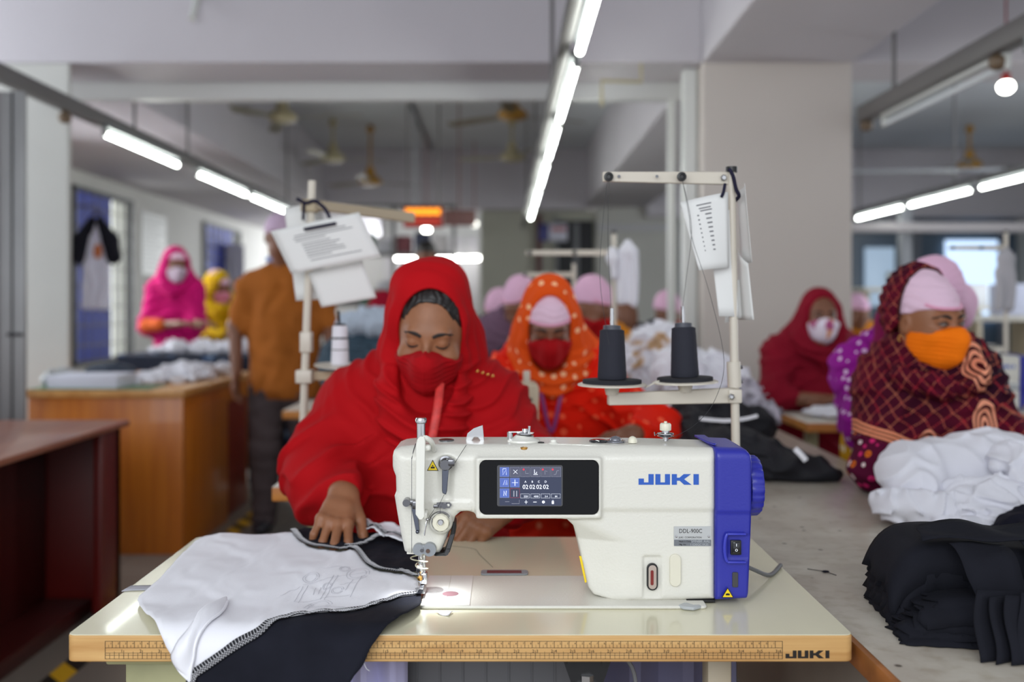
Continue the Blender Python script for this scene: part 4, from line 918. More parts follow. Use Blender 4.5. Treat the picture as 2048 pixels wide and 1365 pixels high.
MB().rbox(0.482, 0.4935, 0.95, 4.3, 0.706, 0.7405, 0.004).obj('edge_strip', mat('edge_brown', (150, 92, 44), 0.45, noise=0.3, nscale=14), t)
MB().rbox(0.515, 0.535, 1.0, 4.25, 0.38, 0.709, 0.003).obj('side_board', mat('side_board', (140, 128, 116), .5, noise=.12, nscale=4), t)
for (x, y) in ((0.56, 1.0), (0.98, 1.0), (0.56, 4.2), (0.98, 4.2)): MB().rbox(x-.02, x+.02, y-.02, y+.02, 0, .709, .003).obj('leg', M_beige, t)
# ---------------------------------------------------------------- people
def v3(*a): return np.array(a, float)
def rotm(yaw=0, pitch=0, roll=0):
    """local to world; the face looks along -y; yaw>0 turns it to the picture's right, pitch>0 bows it, roll>0 drops the picture-right side"""
    return np.array((Matrix.Rotation(yaw, 3, 'Z') @ Matrix.Rotation(pitch, 3, 'X') @ Matrix.Rotation(roll, 3, 'Y')))
M_skin = mat('skin_brown', (148, 97, 66), 0.5, noise=0.10, nscale=26, bump=0.05, bscale=220, sss=0.06)
M_skin2 = mat('skin_deep', (122, 78, 56), 0.5, noise=0.08, nscale=22, sss=0.05)
M_hair = mat('hair_black', (24, 19, 18), 0.42, bump=0.5, bscale=30, stretch=(1, 1, 1))
nt, b = nodes_of(M_hair)
M_brow = mat('eyebrow_black', (34, 24, 20), 0.7)
def head_prims(V, hc, R, s=1.0, face=True, k0=0.03, ears=True, jaw=1.0):
    P = lambda x, y, z: hc+R @ (v3(x, y, z)*s)
    def E(c, r, k=0.02, op='add'): V.ell(P(*c), [q*s for q in r], R, k*s, op)
    E((0, .018, .032), (.074, .092, .086), 0.0); E((0, -.015, -.02), (.063, .073, .092), 0.03)
    E((0, -.046, -.088), (.030, .032, .026), 0.04)
    for q in (-1, 1): E((q*.036, -.012, -.062), (.024, .045, .034), 0.03)
    if face:
        V.cone(P(-.034, -.074, .022), P(.034, -.074, .022), .011*s, .011*s, .015*s)
        for q in (-1, 1):
            E((q*.032, -.097, .005), (.017, .012, .010), 0.014, 'sub')
            E((q*.042, -.062, -.030), (.022, .020, .018), 0.02)
            V.ell(P(q*.031, -.0722, .004), [.0138*s]*3, None, 0.005*s)
        V.chain([P(0, -.082, .014), P(0, -.099, -.016), P(0, -.109, -.031)], [.006*s, .0075*s, .0095*s], .010*s)
        for q in (-1, 1): E((q*.0115, -.095, -.035), (.0075, .0085, .0065), 0.006)
        E((0, -.088, -.062), (.024, .012, .0075), 0.008); E((0, -.086, -.070), (.020, .012, .007), 0.006)
        V.cone(P(-.018, -.104, -.0655), P(.018, -.104, -.0655), .0012*s, .0012*s, .003*s, 'sub')
    if ears:
        for q in (-1, 1):
            E((q*.075, .010, -.006), (.009, .019, .030), 0.008); E((q*.085, .004, -.002), (.006, .010, .018), 0.004, 'sub')
def local(V, hc, R):
    X, Y, Z = V.grid(); x, y, z = X-hc[0], Y-hc[1], Z-hc[2]
    return [R[0][i]*x+R[1][i]*y+R[2][i]*z for i in range(3)]
def head_vol(hc, R, s, h, pad=0.17):
    return Vol(hc-pad*s, hc+pad*s, h)
def mask_mesh(hc, R, m, parent, h=0.0028, s=1.0, top=-0.012, side=0.008, name='face_mask', drop=0.012, low=-.128, fold=0.0012, mexp=1.5):
    V = head_vol(hc, R, s, h)
    P = lambda x, y, z: hc+R @ (v3(x, y, z)*s)
    V.ell(P(0, -.013, -.025), [.0685*s, .080*s, .096*s], R, 0.0); V.ell(P(0, -.048, -.092), [.034*s, .038*s, .032*s], R, 0.04*s)
    for q in (-1, 1): V.ell(P(q*.042, -.062, -.028), [.026*s, .025*s, .024*s], R, 0.03*s)
    for q in (-1, 1): V.ell(P(q*.036, -.012, -.064), [.028*s, .048*s, .036*s], R, 0.03*s)
    V.chain([P(0, -.094, -.012), P(0, -.1115, -.032), P(0, -.098, -.075)], [.0085*s, .011*s, .018*s], .05*s)
    x, y, z = local(V, hc, R)
    edge = s*(top - drop*(np.abs(x)/(.06*s))**mexp)
    d = V.d
    d = -smin(-d, -(z-edge).astype(np.float32), .002)
    d = -smin(-d, -(low*s-z+0.35*(y+.05*s)).astype(np.float32), .002)
    d = -smin(-d, -((y-side*s)+0.9*np.maximum(0, -(z+.06*s))).astype(np.float32), .002)
    f = fold*np.sin(2*PI*(z+.03*s)/((.0125-.05*np.abs(x)/s*.06)*s)+.5*np.sin(x/s*45))*np.clip(np.abs(x)/(.035*s), 0.15, 1)+.0012*np.exp(-(x/(.003*s))**2)
    d = np.maximum(d-f, -0.9)
    V.d = d.astype(np.float32)
    return V.obj(name, m, parent, keep_big=-1)
def front_pt(V, hc, R, s, x, z, off=0.0004):
    """march along local +y until the surface of volume V is met"""
    for y in np.arange(-.14, .02, .0008):
        p = hc+R @ (v3(x, y, z)*s); i = (p-V.lo)/V.h; a = np.floor(i).astype(int); f = i-a
        if (a < 0).any() or (a+1 >= V.d.shape).any(): continue
        c = V.d[a[0]:a[0]+2, a[1]:a[1]+2, a[2]:a[2]+2]
        w = np.array([1-f[0], f[0]])[:, None, None]*np.array([1-f[1], f[1]])[None, :, None]*np.array([1-f[2], f[2]])[None, None, :]
        if (c*w).sum() < 0: return Vector(hc+R @ (v3(x, y-off, z)*s))
    return Vector(hc+R @ (v3(x, -.08, z)*s))
def face_marks(V, hc, R, s, parent, closed=True, look=(0, 0), browz=.030, lift=0.0):
    up = R @ v3(0, -1, 0)
    for q in (-1, 1):
        pts = [front_pt(V, hc, R, s, q*x, z+browz-.036) for x, z in ((.012, .026), (.022, .031), (.034, .033), (.045, .030), (.052, .024))]
        MB().tube(smooth_poly(pts, 4, False), list(np.interp(np.linspace(0, 1, 17), [0, .3, 1], [.0034, .0044, .0012])), 8, flat=tuple(up)).obj('eyebrow', M_brow, parent)
        if closed:
            pts = [front_pt(V, hc, R, s, q*x, z, .0012) for x, z in ((.0185, .000), (.025, -.0035), (.032, -.0045), (.039, -.003), (.046, .0015))]
            MB().tube(smooth_poly(pts, 4, False), list(np.interp(np.linspace(0, 1, 17), [0, .5, 1], [.0014, .0024, .0016])), 6, flat=tuple(up)).obj('eyelashes', M_brow, parent)
        else:
            c = hc+R @ (v3(q*.031, -.0772, .004)*s)
            e = MB().ball(tuple(c), .0122*s, 20, (1, 1, .52), Matrix(R.tolist())).obj('eye', mat('eye_white', (118, 108, 102), 0.25), parent)
            d = R @ v3(look[0], -1, look[1]); d = d/np.linalg.norm(d)
            MB().ball(tuple(c+d*.0058*s), .0070*s, 14, (1, 1, .8)).obj('iris', mat('iris_dark', (26, 16, 12), 0.1), e)
            pts = [front_pt(V, hc, R, s, q*x, z+.005, .004) for x, z in ((.019, -.001), (.025, .0045), (.032, .006), (.039, .005), (.0455, .000))]
            MB().tube(smooth_poly(pts, 4, False), .0016*s, 6).obj('eyelashes', M_brow, parent)
def hand(V, w, f, n, s=1.0, curl=(0.5, 0.6, 0.4), side=1, spread=0.10, thumb=(0.7, 0.5), k=0.005, fing=None, len_=1.0):
    """w wrist, f finger direction, n back of the hand, side=+1 puts the thumb on cross(f,n)"""
    f = np.array(f, float); f /= np.linalg.norm(f); n = np.array(n, float); n -= f*(n @ f); n /= np.linalg.norm(n); t = np.cross(f, n)*side
    w = np.array(w, float)
    mcp = [w+f*.086*s+t*.027*s, w+f*.090*s+t*.009*s, w+f*.087*s-t*.009*s, w+f*.080*s-t*.026*s]
    for i, m_ in enumerate(mcp):
        V.cone(w+t*(.012-.008*i)*s-n*.002*s, m_-n*.004*s, .0165*s, .0112*s, .012*s)
    V.cone(mcp[0]*.5+w*.5, mcp[3]*.5+w*.5, .014*s, .013*s, .012*s)
    Ls = [(.040, .024, .019), (.044, .028, .020), (.041, .026, .019), (.033, .020, .017)]; rs = [.0090, .0092, .0088, .0078]
    for i, m_ in enumerate(mcp):
        a = -(spread*(1.5-i)); c = curl if fing is None else fing[i]
        d = f*math.cos(a)-t*math.sin(a); nn = n.copy(); p = m_.copy(); r = rs[i]*s
        V.ell(m_+n*.001*s, [.0108*s]*3, None, k)
        for j in range(3):
            d, nn = d*math.cos(c[j])-nn*math.sin(c[j]), nn*math.cos(c[j])+d*math.sin(c[j])
            q = p+d*Ls[i][j]*s*len_; V.cone(p, q, r, r*(0.93 if j < 2 else .86), k if j == 0 else .003); p = q; r *= .93
    tb = w+f*.022*s+t*.022*s; d = f*math.cos(thumb[0])+t*math.sin(thumb[0])-n*.35; d /= np.linalg.norm(d)
    p1 = tb+d*.040*s; V.cone(w+t*.010*s, p1, .016*s, .0118*s, .010*s)
    d2 = d*math.cos(thumb[1])+f*math.sin(thumb[1])*.8-n*.3*thumb[1]-t*thumb[1]*.35; d2 /= np.linalg.norm(d2)
    p2 = p1+d2*.032*s; V.cone(p1, p2, .0108*s, .0100*s, .004); V.cone(p2, p2+d2*.022*s, .0100*s, .0080*s, .003)
def cloth_mat(name, col, rough=0.85, bump=0.25, bscale=7, fine=0.0, sheen=0.0, var=0.12):
    m = mat(name, col, rough, noise=var, nscale=5, bump=bump, bscale=bscale, sheen=sheen, spec=0.2); return m

# ------------------------------- the woman in red at the cream table
hc = v3(-.157, 2.045, 1.154); R = rotm(-.06, .36, .07)
t = thing('person', (-.17, 2.2, 0), 'woman in plain red headscarf and red mask, head bowed over the cream table', 'person')
M_red = cloth_mat('red_cotton', (168, 4, 14), bump=0.10, bscale=9, sheen=0.0, var=0.06)
M_red2 = cloth_mat('red_scarf', (176, 5, 16), bump=0.10, bscale=12, sheen=0.0, var=0.06)
V = Vol((-.50, 1.68, -.02), (.16, 2.42, 1.31), .0036)
head_prims(V, hc, R)
V.chain([hc+R @ v3(0, .02, -.06), v3(-.175, 2.12, 1.02)], [.052, .058], .02)
V.chain([(-.34, 2.16, .985), (-.02, 2.16, .985)], [.055, .055], .06); V.ell((-.18, 2.18, .86), (.145, .10, .20), None, .06)
V.ell((-.18, 2.22, .62), (.155, .13, .18), None, .06); V.chain([(-.25, 2.24, .50), (-.27, 1.90, .50), (-.26, 1.95, .04)], [.080, .062, .04], .04); V.chain([(-.11, 2.24, .50), (-.09, 1.90, .50), (-.10, 1.95, .04)], [.080, .062, .04], .04)
wl, wr = v3(-.316, 1.862, .838), v3(-.005, 1.875, .805)
V.chain([(-.34, 2.14, .97), (-.400, 2.03, .845), wl], [.048, .036, .024], .03)
V.chain([(-.02, 2.14, .97), (.040, 2.04, .845), wr], [.048, .036, .024], .03)
hand(V, wl, (-.06, -.86, -.42), (.12, -.5, 1), 1.0, side=-1, spread=.15, thumb=(.6, .3), fing=[(.22, .30, .15), (.22, .25, .15), (.45, .55, .3), (.5, .7, .4)])
hand(V, wr, (-.62, -.75, -.22), (.30, -.45, 1), 0.95, side=1, spread=.05, thumb=(.5, .4), fing=[(.75, 1.0, .5), (.85, 1.1, .6), (.95, 1.15, .6), (1.0, 1.2, .6)])
V.obj('body', M_skin, t, keep_big=-1)
face_marks(V, hc, R, 1.0, t)
VH = head_vol(hc, R, 1.0, .003); P = lambda x, y, z: hc+R @ v3(x, y, z)
VH.ell(P(0, .020, .036), (.0785, .096, .090), R, 0)
x, y, z = local(VH, hc, R); cut = (.060+.25*np.minimum(0, -(np.abs(x)-.02))*1.0-z)+0.9*np.maximum(-(y+.035), 0)*0
line = .078-24.0*np.maximum(np.abs(x)-.012, 0)**2-0.9*(y+.05)
VH.d = -smin(-VH.d, -(line-z).astype(np.float32), .002)
VH.disp(lambda X, Y, Z: .0011*np.sin(local(VH, hc, R)[0]*420+3*vnoise(X*20, Y*20, Z*20, 3)))
VH.obj('hair', M_hair, t, keep_big=-1)
mask_mesh(hc, R, cloth_mat('mask_red', (164, 4, 16), bump=0.0, sheen=0), t, h=.0022, top=-.005, drop=.027, low=-.136, fold=.0009, mexp=1.0)
# tunic and shawl
def crease(p): return np.exp(-2.6*np.sin(p/2)**2)*1.5-.7
V = Vol((-.52, 1.80, .45), (.18, 2.44, 1.12), .0042)
V.ell((-.18, 2.17, .86), (.19, .135, .24), None, 0); V.chain([(-.335, 2.15, .985), (-.185, 2.14, 1.03), (-.03, 2.15, .985)], [.072, .085, .072], .10)
V.ell((-.18, 2.06, .84), (.17, .08, .14), None, .10)
V.chain([(-.335, 2.14, .965), (-.395, 2.05, .865), (-.375, 1.975, .825), (-.318, 1.890, .836)], [.082, .074, .058, .040], .07)
V.chain([(-.03, 2.14, .965), (.035, 2.05, .865), (.030, 1.98, .825), (.000, 1.90, .812)], [.080, .074, .058, .040], .07)
V.ell((-.18, 2.20, .62), (.20, .18, .20), None, .08)
def fold1(X, Y, Z):
    n1 = vnoise(X*7, Y*7, Z*7, 1); n2 = vnoise(X*16, Y*16, Z*16, 2)
    r = np.sqrt((X+.10)**2+1.1*(Z-1.12)**2)
    c = .0062*crease(r/.046*2*PI+1.8*n1+6*X)*np.clip((.32-r)/.1, 0, 1)
    sl = .0075*crease((.55*np.abs(X+.18)+Z*.9+.3*Y)/.075*2*PI+2.2*n1)*np.clip((r-.14)/.1, 0, 1)*np.clip((.99-Z)/.06, .15, 1)
    return c+sl+.0020*n2*np.clip((1.0-Z)/.06, .2, 1)
V.disp(fold1)
V.rbox((-.06, 1.55, .742), (.54, .290, .022), .002, None, .002, 'sub'); V.rbox((-.330, 1.838, .82), (.07, .032, .08), .01, None, .004, 'sub'); V.rbox((-.02, 1.842, .80), (.07, .025, .06), .01, None, .004, 'sub')
V.obj('tunic', M_red, t, keep_big=-1)
# headscarf: hood plus cowl
V = Vol((-.34, 1.85, .88), (.02, 2.26, 1.32), .0032)
V.ell(P(-.004, .028, .022), (.087, .114, .122), R, 0)
V.cone(P(-.052, .02, .098), P(.02, .03, .104), .036, .036, .05)
V.chain([P(-.070, .0, .03), P(-.080, .004, -.05), v3(-.240, 2.03, 1.035), v3(-.228, 2.005, .985), v3(-.175, 1.985, .940)], [.028, .026, .030, .026, .024], .03)
V.chain([P(.056, .0, .03), P(.058, .004, -.05), v3(-.112, 2.035, 1.03), v3(-.128, 2.005, .985), v3(-.17, 1.980, .945)], [.024, .022, .024, .026, .024], .03)
V.chain([P(-.05, .07, -.05), v3(-.25, 2.14, 1.02)], [.06, .065], .05); V.chain([P(.05, .07, -.05), v3(-.09, 2.14, 1.02)], [.06, .065], .05)
V.ell((-.172, 2.06, .985), (.10, .08, .045), None, .04)
V.ell((-.170, 2.02, .945), (.085, .055, .05), None, .04)
def fold2(X, Y, Z):
    x, y, z = local(V, hc, R); n1 = vnoise(X*9, Y*9, Z*9, 5)
    hood = np.clip((Z-1.06)/.04, 0, 1)
    f = .0028*np.sin(y/.034*2*PI+1.2*n1)*hood*np.clip((.10-z)/.04, .3, 1)
    r = np.sqrt((X+.10)**2+1.3*(Z-1.16)**2+.3*(Y-2.0)**2)
    return f+.0064*crease(r/.034*2*PI+1.5*n1+8*X)*(1-hood)
V.disp(fold2)
V.ell(P(.001, -.155, .008), (.0755, .25, .114), R, .010, 'sub')      # opening for the face
V.ell(P(0, -.02, -.085), (.058, .11, .055), R, .02, 'sub')
V.chain([(-.168, 1.90, .995), (-.166, 2.05, 1.045)], [.040, .056], .02, 'sub')
V.obj('headscarf', M_red2, t, keep_big=-1)
# lanyard and brooch
MB().tube(smooth_poly([(-.135, 1.985, 1.045), (-.140, 1.955, .99), (-.150, 1.945, .93), (-.158, 1.945, .86)], 6, False), .0085, 8, flat=(0, -1, 0)).obj('lanyard', mat('lanyard_red', (206, 50, 46), .5, noise=.25, nscale=60), t)
mb = MB()
for k in range(4): mb.ball((-.060+k*.011, 2.045, 1.066-k*.0035), .0048, 10, (1, 1, .7))
mb.obj('brooch', mat('gold', (224, 170, 90), .25, 1.0), t)
# finger nails
# ---------------------------------------------------------------- the shirt being sewn, draped over the front edge of the table
M_cotton = mat('white_cotton', (240, 240, 246), 0.85, noise=0.02, nscale=6, bump=0.05, bscale=500, spec=0.2)
M_cotton2 = mat('white_jersey', (222, 222, 230), 0.9, noise=0.03, nscale=5, bump=0.12, bscale=30, spec=0.2)
M_blackc = mat('black_cotton', (28, 29, 38), 0.9, noise=0.2, nscale=12, bump=0.08, bscale=400, spec=0.15)
ZT = TZ+0.004
YE = TY0-0.006                                # where the cloth turns over the edge
def unp(px, py):
    """a point of the photograph as cloth coordinates: x, and s = how far it lies beyond the table edge (negative: on the top)"""
    yl_ = CY+(H-ZT)*F/YE
    if py <= yl_:
        Y = (H-ZT)*F/(py-CY); return ((px-CX)*Y/F, YE-Y)
    return ((px-CX)*YE/F, (py-yl_)*YE/F)
def cloth_fn(amp=0.0028, sc=14, seed=0, lift=0.0, lf=None):
    def fn(x, s):
        n = float(vnoise(x*sc, s*sc*.8, 0.3, seed)); n2 = float(vnoise(x*sc*2.6+n, s*sc*2.2, 0.7, seed+9))
        d = amp*(n+1.2)*0.6+amp*.25*n2+lift+(lf(x, s) if lf else 0)
        r = 0.034; s0 = -0.022; am = 1.25
        zl = ZT+0.0065*max(0, min(1, (s+.13)/.10))**2*(3-2*max(0, min(1, (s+.13)/.10)))
        if s < s0: y, z, ny, nz = YE-s, zl, 0, 1
        elif s < s0+r*am:
            a = (s-s0)/r; y, z, ny, nz = YE-s0-r*math.sin(a), zl-r+r*math.cos(a), -math.sin(a), math.cos(a)
        else:
            a = am; e = s-s0-r*am; y, z, ny, nz = YE-s0-r*math.sin(a)-e*math.cos(a)*.6, zl-r+r*math.cos(a)-e*math.sin(a), -math.sin(a), math.cos(a)
        return (x, y+ny*d, z+nz*d)
    return fn
sh = thing('raglan_shirt', (-0.4, 1.45, ZT), 'white raglan shirt with black sleeves being sewn, spread on the cream table under the needle', 'shirt')
# bodies, panel outlines in photograph coordinates
whiteP = [(275, 1205), (300, 1180), (340, 1140), (375, 1100), (400, 1080), (440, 1074), (500, 1073), (560, 1070), (583, 1069), (600, 1085), (625, 1098), (660, 1103), (700, 1110), (725, 1124), (752, 1144), (790, 1148), (815, 1156),
          (832, 1163), (838, 1180), (836, 1193), (800, 1199), (755, 1210), (700, 1225), (650, 1238), (600, 1248), (560, 1252), (520, 1268), (480, 1290), (440, 1318), (400, 1345), (392, 1362), (380, 1345), (340, 1296), (300, 1245)]
blackP = [(838, 1192), (842, 1205), (840, 1222), (815, 1238), (785, 1256), (758, 1276), (742, 1300), (730, 1330), (712, 1352), (690, 1385), (640, 1400), (520, 1400), (430, 1395), (400, 1372), (398, 1346), (440, 1318), (480, 1290), (520, 1268), (560, 1252), (600, 1248), (650, 1238), (700, 1225), (755, 1210), (800, 1199)]
def lf_white(x, s):
    # a soft raised crease running to the left hand tip, and the bed lifting the cloth at the needle
    d = 0.0
    if x > -0.14: d += 0.0045*min(1, (x+0.14)/0.03)
    d += 0.006*math.exp(-((x+0.36+0.5*(s+0.2))/0.035)**2)*max(0, min(1, (-s-0.02)/.1))
    return d
drape([unp(*p) for p in whiteP], cloth_fn(0.0044, 10, 3, 0.0, lf_white), 0.007, M_cotton, 'white_front', sh, 0.0012)
drape([unp(*p) for p in blackP], cloth_fn(0.0042, 10, 3, -0.0004, lf_white), 0.007, M_blackc, 'black_sleeve', sh, 0.0012)
# overlocked seam between them
M_stitch = mat('stitch_white', (206, 206, 210), 0.8)
M_stitchb = mat('stitch_black', (30, 30, 36), 0.85)
def seam(px, fnc, w, parent, lift=0.002, name='overlock_seam', pitch=0.0042):
    pts = smooth_poly([unp(*p) for p in px], 6, False); P = []
    acc = 0
    for i in range(len(pts)-1):
        a, b_ = pts[i], pts[i+1]; L = (b_-a).length
        while acc < L: P.append((a+(b_-a)*acc/L, (b_-a).normalized())); acc += pitch/2
        acc -= L
    base = MB(); q = []
    for c, d in P:
        n = Vector((-d.y, d.x)); q.append((Vector(fnc(*(c+n*w/2)))+Vector((0, -lift*.5, lift*.6)), Vector(fnc(*(c-n*w/2)))+Vector((0, -lift*.5, lift*.6))))
    v = []; f = []
    for i, (a, b_) in enumerate(q):
        v += [a, b_]
        if i: k = 2*i; f.append((k-2, k-1, k+1, k))
    base.raw(v, f); o = base.obj(name, M_stitchb, parent, solid=0.0012)
    st = MB()
    up = Vector((0, -.0006, .0008))
    for i in range(0, len(q)-2, 2):
        a, b_ = q[i]; c, d = q[i+1]; e, g_ = q[i+2]
        st.tube([a.lerp(b_, .0)+up, a.lerp(b_, .42)+up], 0.00042, 4); st.tube([a.lerp(b_, .42)+up, c.lerp(d, .70)+up, e.lerp(g_, .42)+up], 0.00048, 4); st.tube([a.lerp(b_, .70)+up, c.lerp(d, 1.0)+up, e.lerp(g_, .70)+up], 0.00048, 4)
    s2 = st.obj('stitches', M_stitch, o, smooth=False, recalc=False); s2['kind'] = 'stuff'
    return o
sfn = cloth_fn(0.0044, 10, 3, 0.0018, lf_white)
seam([(839, 1184), (840, 1192), (820, 1195), (800, 1198), (778, 1206), (755, 1209), (730, 1218), (700, 1224), (672, 1236), (650, 1237), (620, 1247), (600, 1246), (570, 1251), (545, 1258), (520, 1268), (480, 1291), (440, 1319), (410, 1340), (397, 1350), (393, 1368)], sfn, 0.0125, sh)
# rolled corner of the white front near the edge: a curled flap
cur = smooth_poly([unp(452, 1216), unp(420, 1232), unp(388, 1262), unp(360, 1290), unp(352, 1316), unp(372, 1346)], 5, False)
lo_ = smooth_poly([unp(455, 1222), unp(440, 1250), unp(402, 1286), unp(398, 1318), unp(394, 1340), unp(392, 1364)], 5, False)
v = []; f = []; nn = 9
for i, (a, b_) in enumerate(zip(cur, lo_)):
    for k in range(nn):
        u = k/(nn-1); p = a.lerp(b_, u); base = Vector(sfn(p.x, p.y)); s_ = p.y
        hgt = 0.016*math.sin(PI*min(1, u*1.0))**1.0*math.sin(PI*min(1, .08+i/(len(cur)-1)))**.6*(1-.55*u)
        up = Vector((0, 0, 1)) if s_ < -.01 else Vector((0, -1, .2)).normalized()
        v.append(base+up*(hgt+0.0012))
    if i:
        for k in range(nn-1): f.append(((i-1)*nn+k, (i-1)*nn+k+1, i*nn+k+1, i*nn+k))
MB().raw(v, f).obj('curled_hem', M_cotton, sh, solid=0.0012)
MB().tube([Vector(sfn(p.x, p.y))+Vector((0, -.002, .003)) for p in lo_], 0.0022, 6).obj('hem_seam', M_cotton, sh)
# faint print showing through from the other side
pr = MB()
rs = random.Random(5)
def pline(pts_, r=0.00035):
    pr.tube([Vector(sfn(*unp(*p)))-Vector((0, 0, 0.0003)) for p in pts_], r, 4, flat=(0, 0, 1))
for cx_, cy_, a_, b_ in ((622, 1166, 16, 8), (640, 1216, 24, 9), (655, 1180, 9, 5), (716, 1156, 22, 12), (675, 1188, 12, 6), (690, 1148, 10, 5)):
    for kk in (1.0, .72): pline([(cx_+a_*kk*math.cos(t_)+.6*b_*kk*math.sin(t_), cy_-b_*kk*math.sin(t_)) for t_ in np.linspace(0, 6.0, 22)])
for x0_, y0_, x1_, y1_ in ((588, 1210, 606, 1180), (596, 1212, 616, 1178), (606, 1178, 740, 1150), (590, 1210, 700, 1196), (640, 1204, 668, 1160), (648, 1206, 676, 1160), (700, 1200, 724, 1160), (606, 1228, 622, 1212), (612, 1230, 628, 1214), (628, 1232, 690, 1218), (680, 1178, 712, 1174), (690, 1190, 706, 1168), (626, 1196, 632, 1182), (636, 1195, 642, 1181), (646, 1150, 700, 1142), (560, 1196, 600, 1180)):
    pline([(x0_+(x1_-x0_)*u, y0_+(y1_-y0_)*u+1.2*math.sin(u*9)) for u in np.linspace(0, 1, 9)])
pr.obj('print_showing_through', mat('print_faint', (186, 186, 194), 0.9), sh)
# rear part of the shirt: the black sleeve and gathered white layers behind the needle
b2 = [(600, 1066), (640, 1066), (700, 1072), (760, 1074), (800, 1084), (835, 1100), (838, 1150), (815, 1153), (780, 1146), (752, 1142), (725, 1120), (700, 1106), (660, 1101), (625, 1095), (600, 1083)]
fn2 = cloth_fn(0.005, 20, 21, 0.0035)
drape([unp(*p) for p in b2], fn2, 0.006, M_blackc, 'black_sleeve', sh, 0.0014)
seam([(586, 1068), (600, 1086), (622, 1096), (655, 1101), (695, 1107), (722, 1121), (745, 1140), (765, 1147), (800, 1150), (822, 1160), (833, 1166)], cloth_fn(0.0044, 10, 3, 0.0045, lf_white), 0.010, sh)
w3 = [(712, 1064), (735, 1061), (760, 1068), (800, 1074), (806, 1088), (830, 1098), (838, 1104), (800, 1102), (770, 1094), (745, 1082), (720, 1076)]
drape([unp(*p) for p in w3], cloth_fn(0.006, 26, 31, 0.016), 0.005, M_cotton, 'white_back', sh, 0.0014)
seam([(700, 1072), (725, 1068), (745, 1078), (768, 1088), (800, 1098), (832, 1104)], cloth_fn(0.006, 26, 31, 0.021), 0.010, sh)
seam([(690, 1106), (715, 1104), (738, 1098), (756, 1088), (772, 1086), (808, 1084)], cloth_fn(0.005, 20, 21, 0.011), 0.009, sh)
# loose threads, scrap, tape
tag(MB().tube(smooth_poly([(mx(897, 1.7), 1.76, TZ+.002), (mx(945, 1.7), 1.74, TZ+.002), (mx(960, 1.7), 1.70, TZ+.001), (mx(985, 1.6), 1.62, TZ+.001)], 6, False), .0005, 5).obj('loose_thread', mat('thread_grey', (150, 146, 130), .8)), 'thin loose thread lying on the cream table behind the needle', 'thread')
c1, c2 = Wp(872, 1221, 0), 0
p_ = [unp(871, 1221), unp(885, 1219), unp(905, 1221), unp(897, 1229), unp(880, 1226)]
drape(p_, lambda x, s: (x, YE-s, TZ+.0015+.001*math.sin(x*300)), .004, mat('paper_scrap', (236, 232, 236), .7), 'paper_scrap', None, .0006, smooth_n=0)
tag(bpy.data.objects['paper_scrap'], 'tiny torn white scrap on the cream table in front of the machine bed', 'scrap')
tp = [unp(243, 1180), unp(262, 1169), unp(330, 1168), unp(330, 1176), unp(262, 1178)]
tag(drape(tp, lambda x, s: (x, YE-s, TZ+.0012), .01, mat('tape_grey', (176, 176, 184), .6), 'cloth_tape', None, .0014, smooth_n=0), 'grey cloth tape stuck across the left end of the cream table', 'tape')
tag(MB().tube(smooth_poly([(pxx(728, 1.26), 1.272, pz(1318, 1.26)), (pxx(726, 1.26), 1.268, pz(1330, 1.26)), (pxx(732, 1.26), 1.266, pz(1342, 1.26)), (pxx(738, 1.26), 1.266, pz(1346, 1.26))], 4, False), .0004, 5).obj('loose_thread', M_stitch), 'short white thread hanging from the table edge by the black sleeve', 'thread')
hp = MB(); n_ = 14
for i in range(n_):
    for j in range(5): hp.v.append((-.24+.095*i/(n_-1), 1.40+.012*math.sin(i*1.1)+.006*j/4, .722-.10*j))
for i in range(n_-1):
    for j in range(4): k = i*5+j; hp.f.append((k, k+1, k+6, k+5))
tag(hp.obj('hanging_cloth', mat('lilac_cloth', (190, 188, 226), .85), solid=.002), 'pale lilac cloth hanging beneath the table, left of the grey drawer', 'cloth')
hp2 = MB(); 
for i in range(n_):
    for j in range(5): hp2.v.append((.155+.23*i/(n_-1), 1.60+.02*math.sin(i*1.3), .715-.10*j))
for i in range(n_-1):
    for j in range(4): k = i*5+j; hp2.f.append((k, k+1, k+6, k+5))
tag(hp2.obj('hanging_cloth', mat('grey_lilac_cloth', (120, 118, 146), .85), solid=.002), 'grey lilac cloth hanging beneath the table behind the right legs', 'cloth')
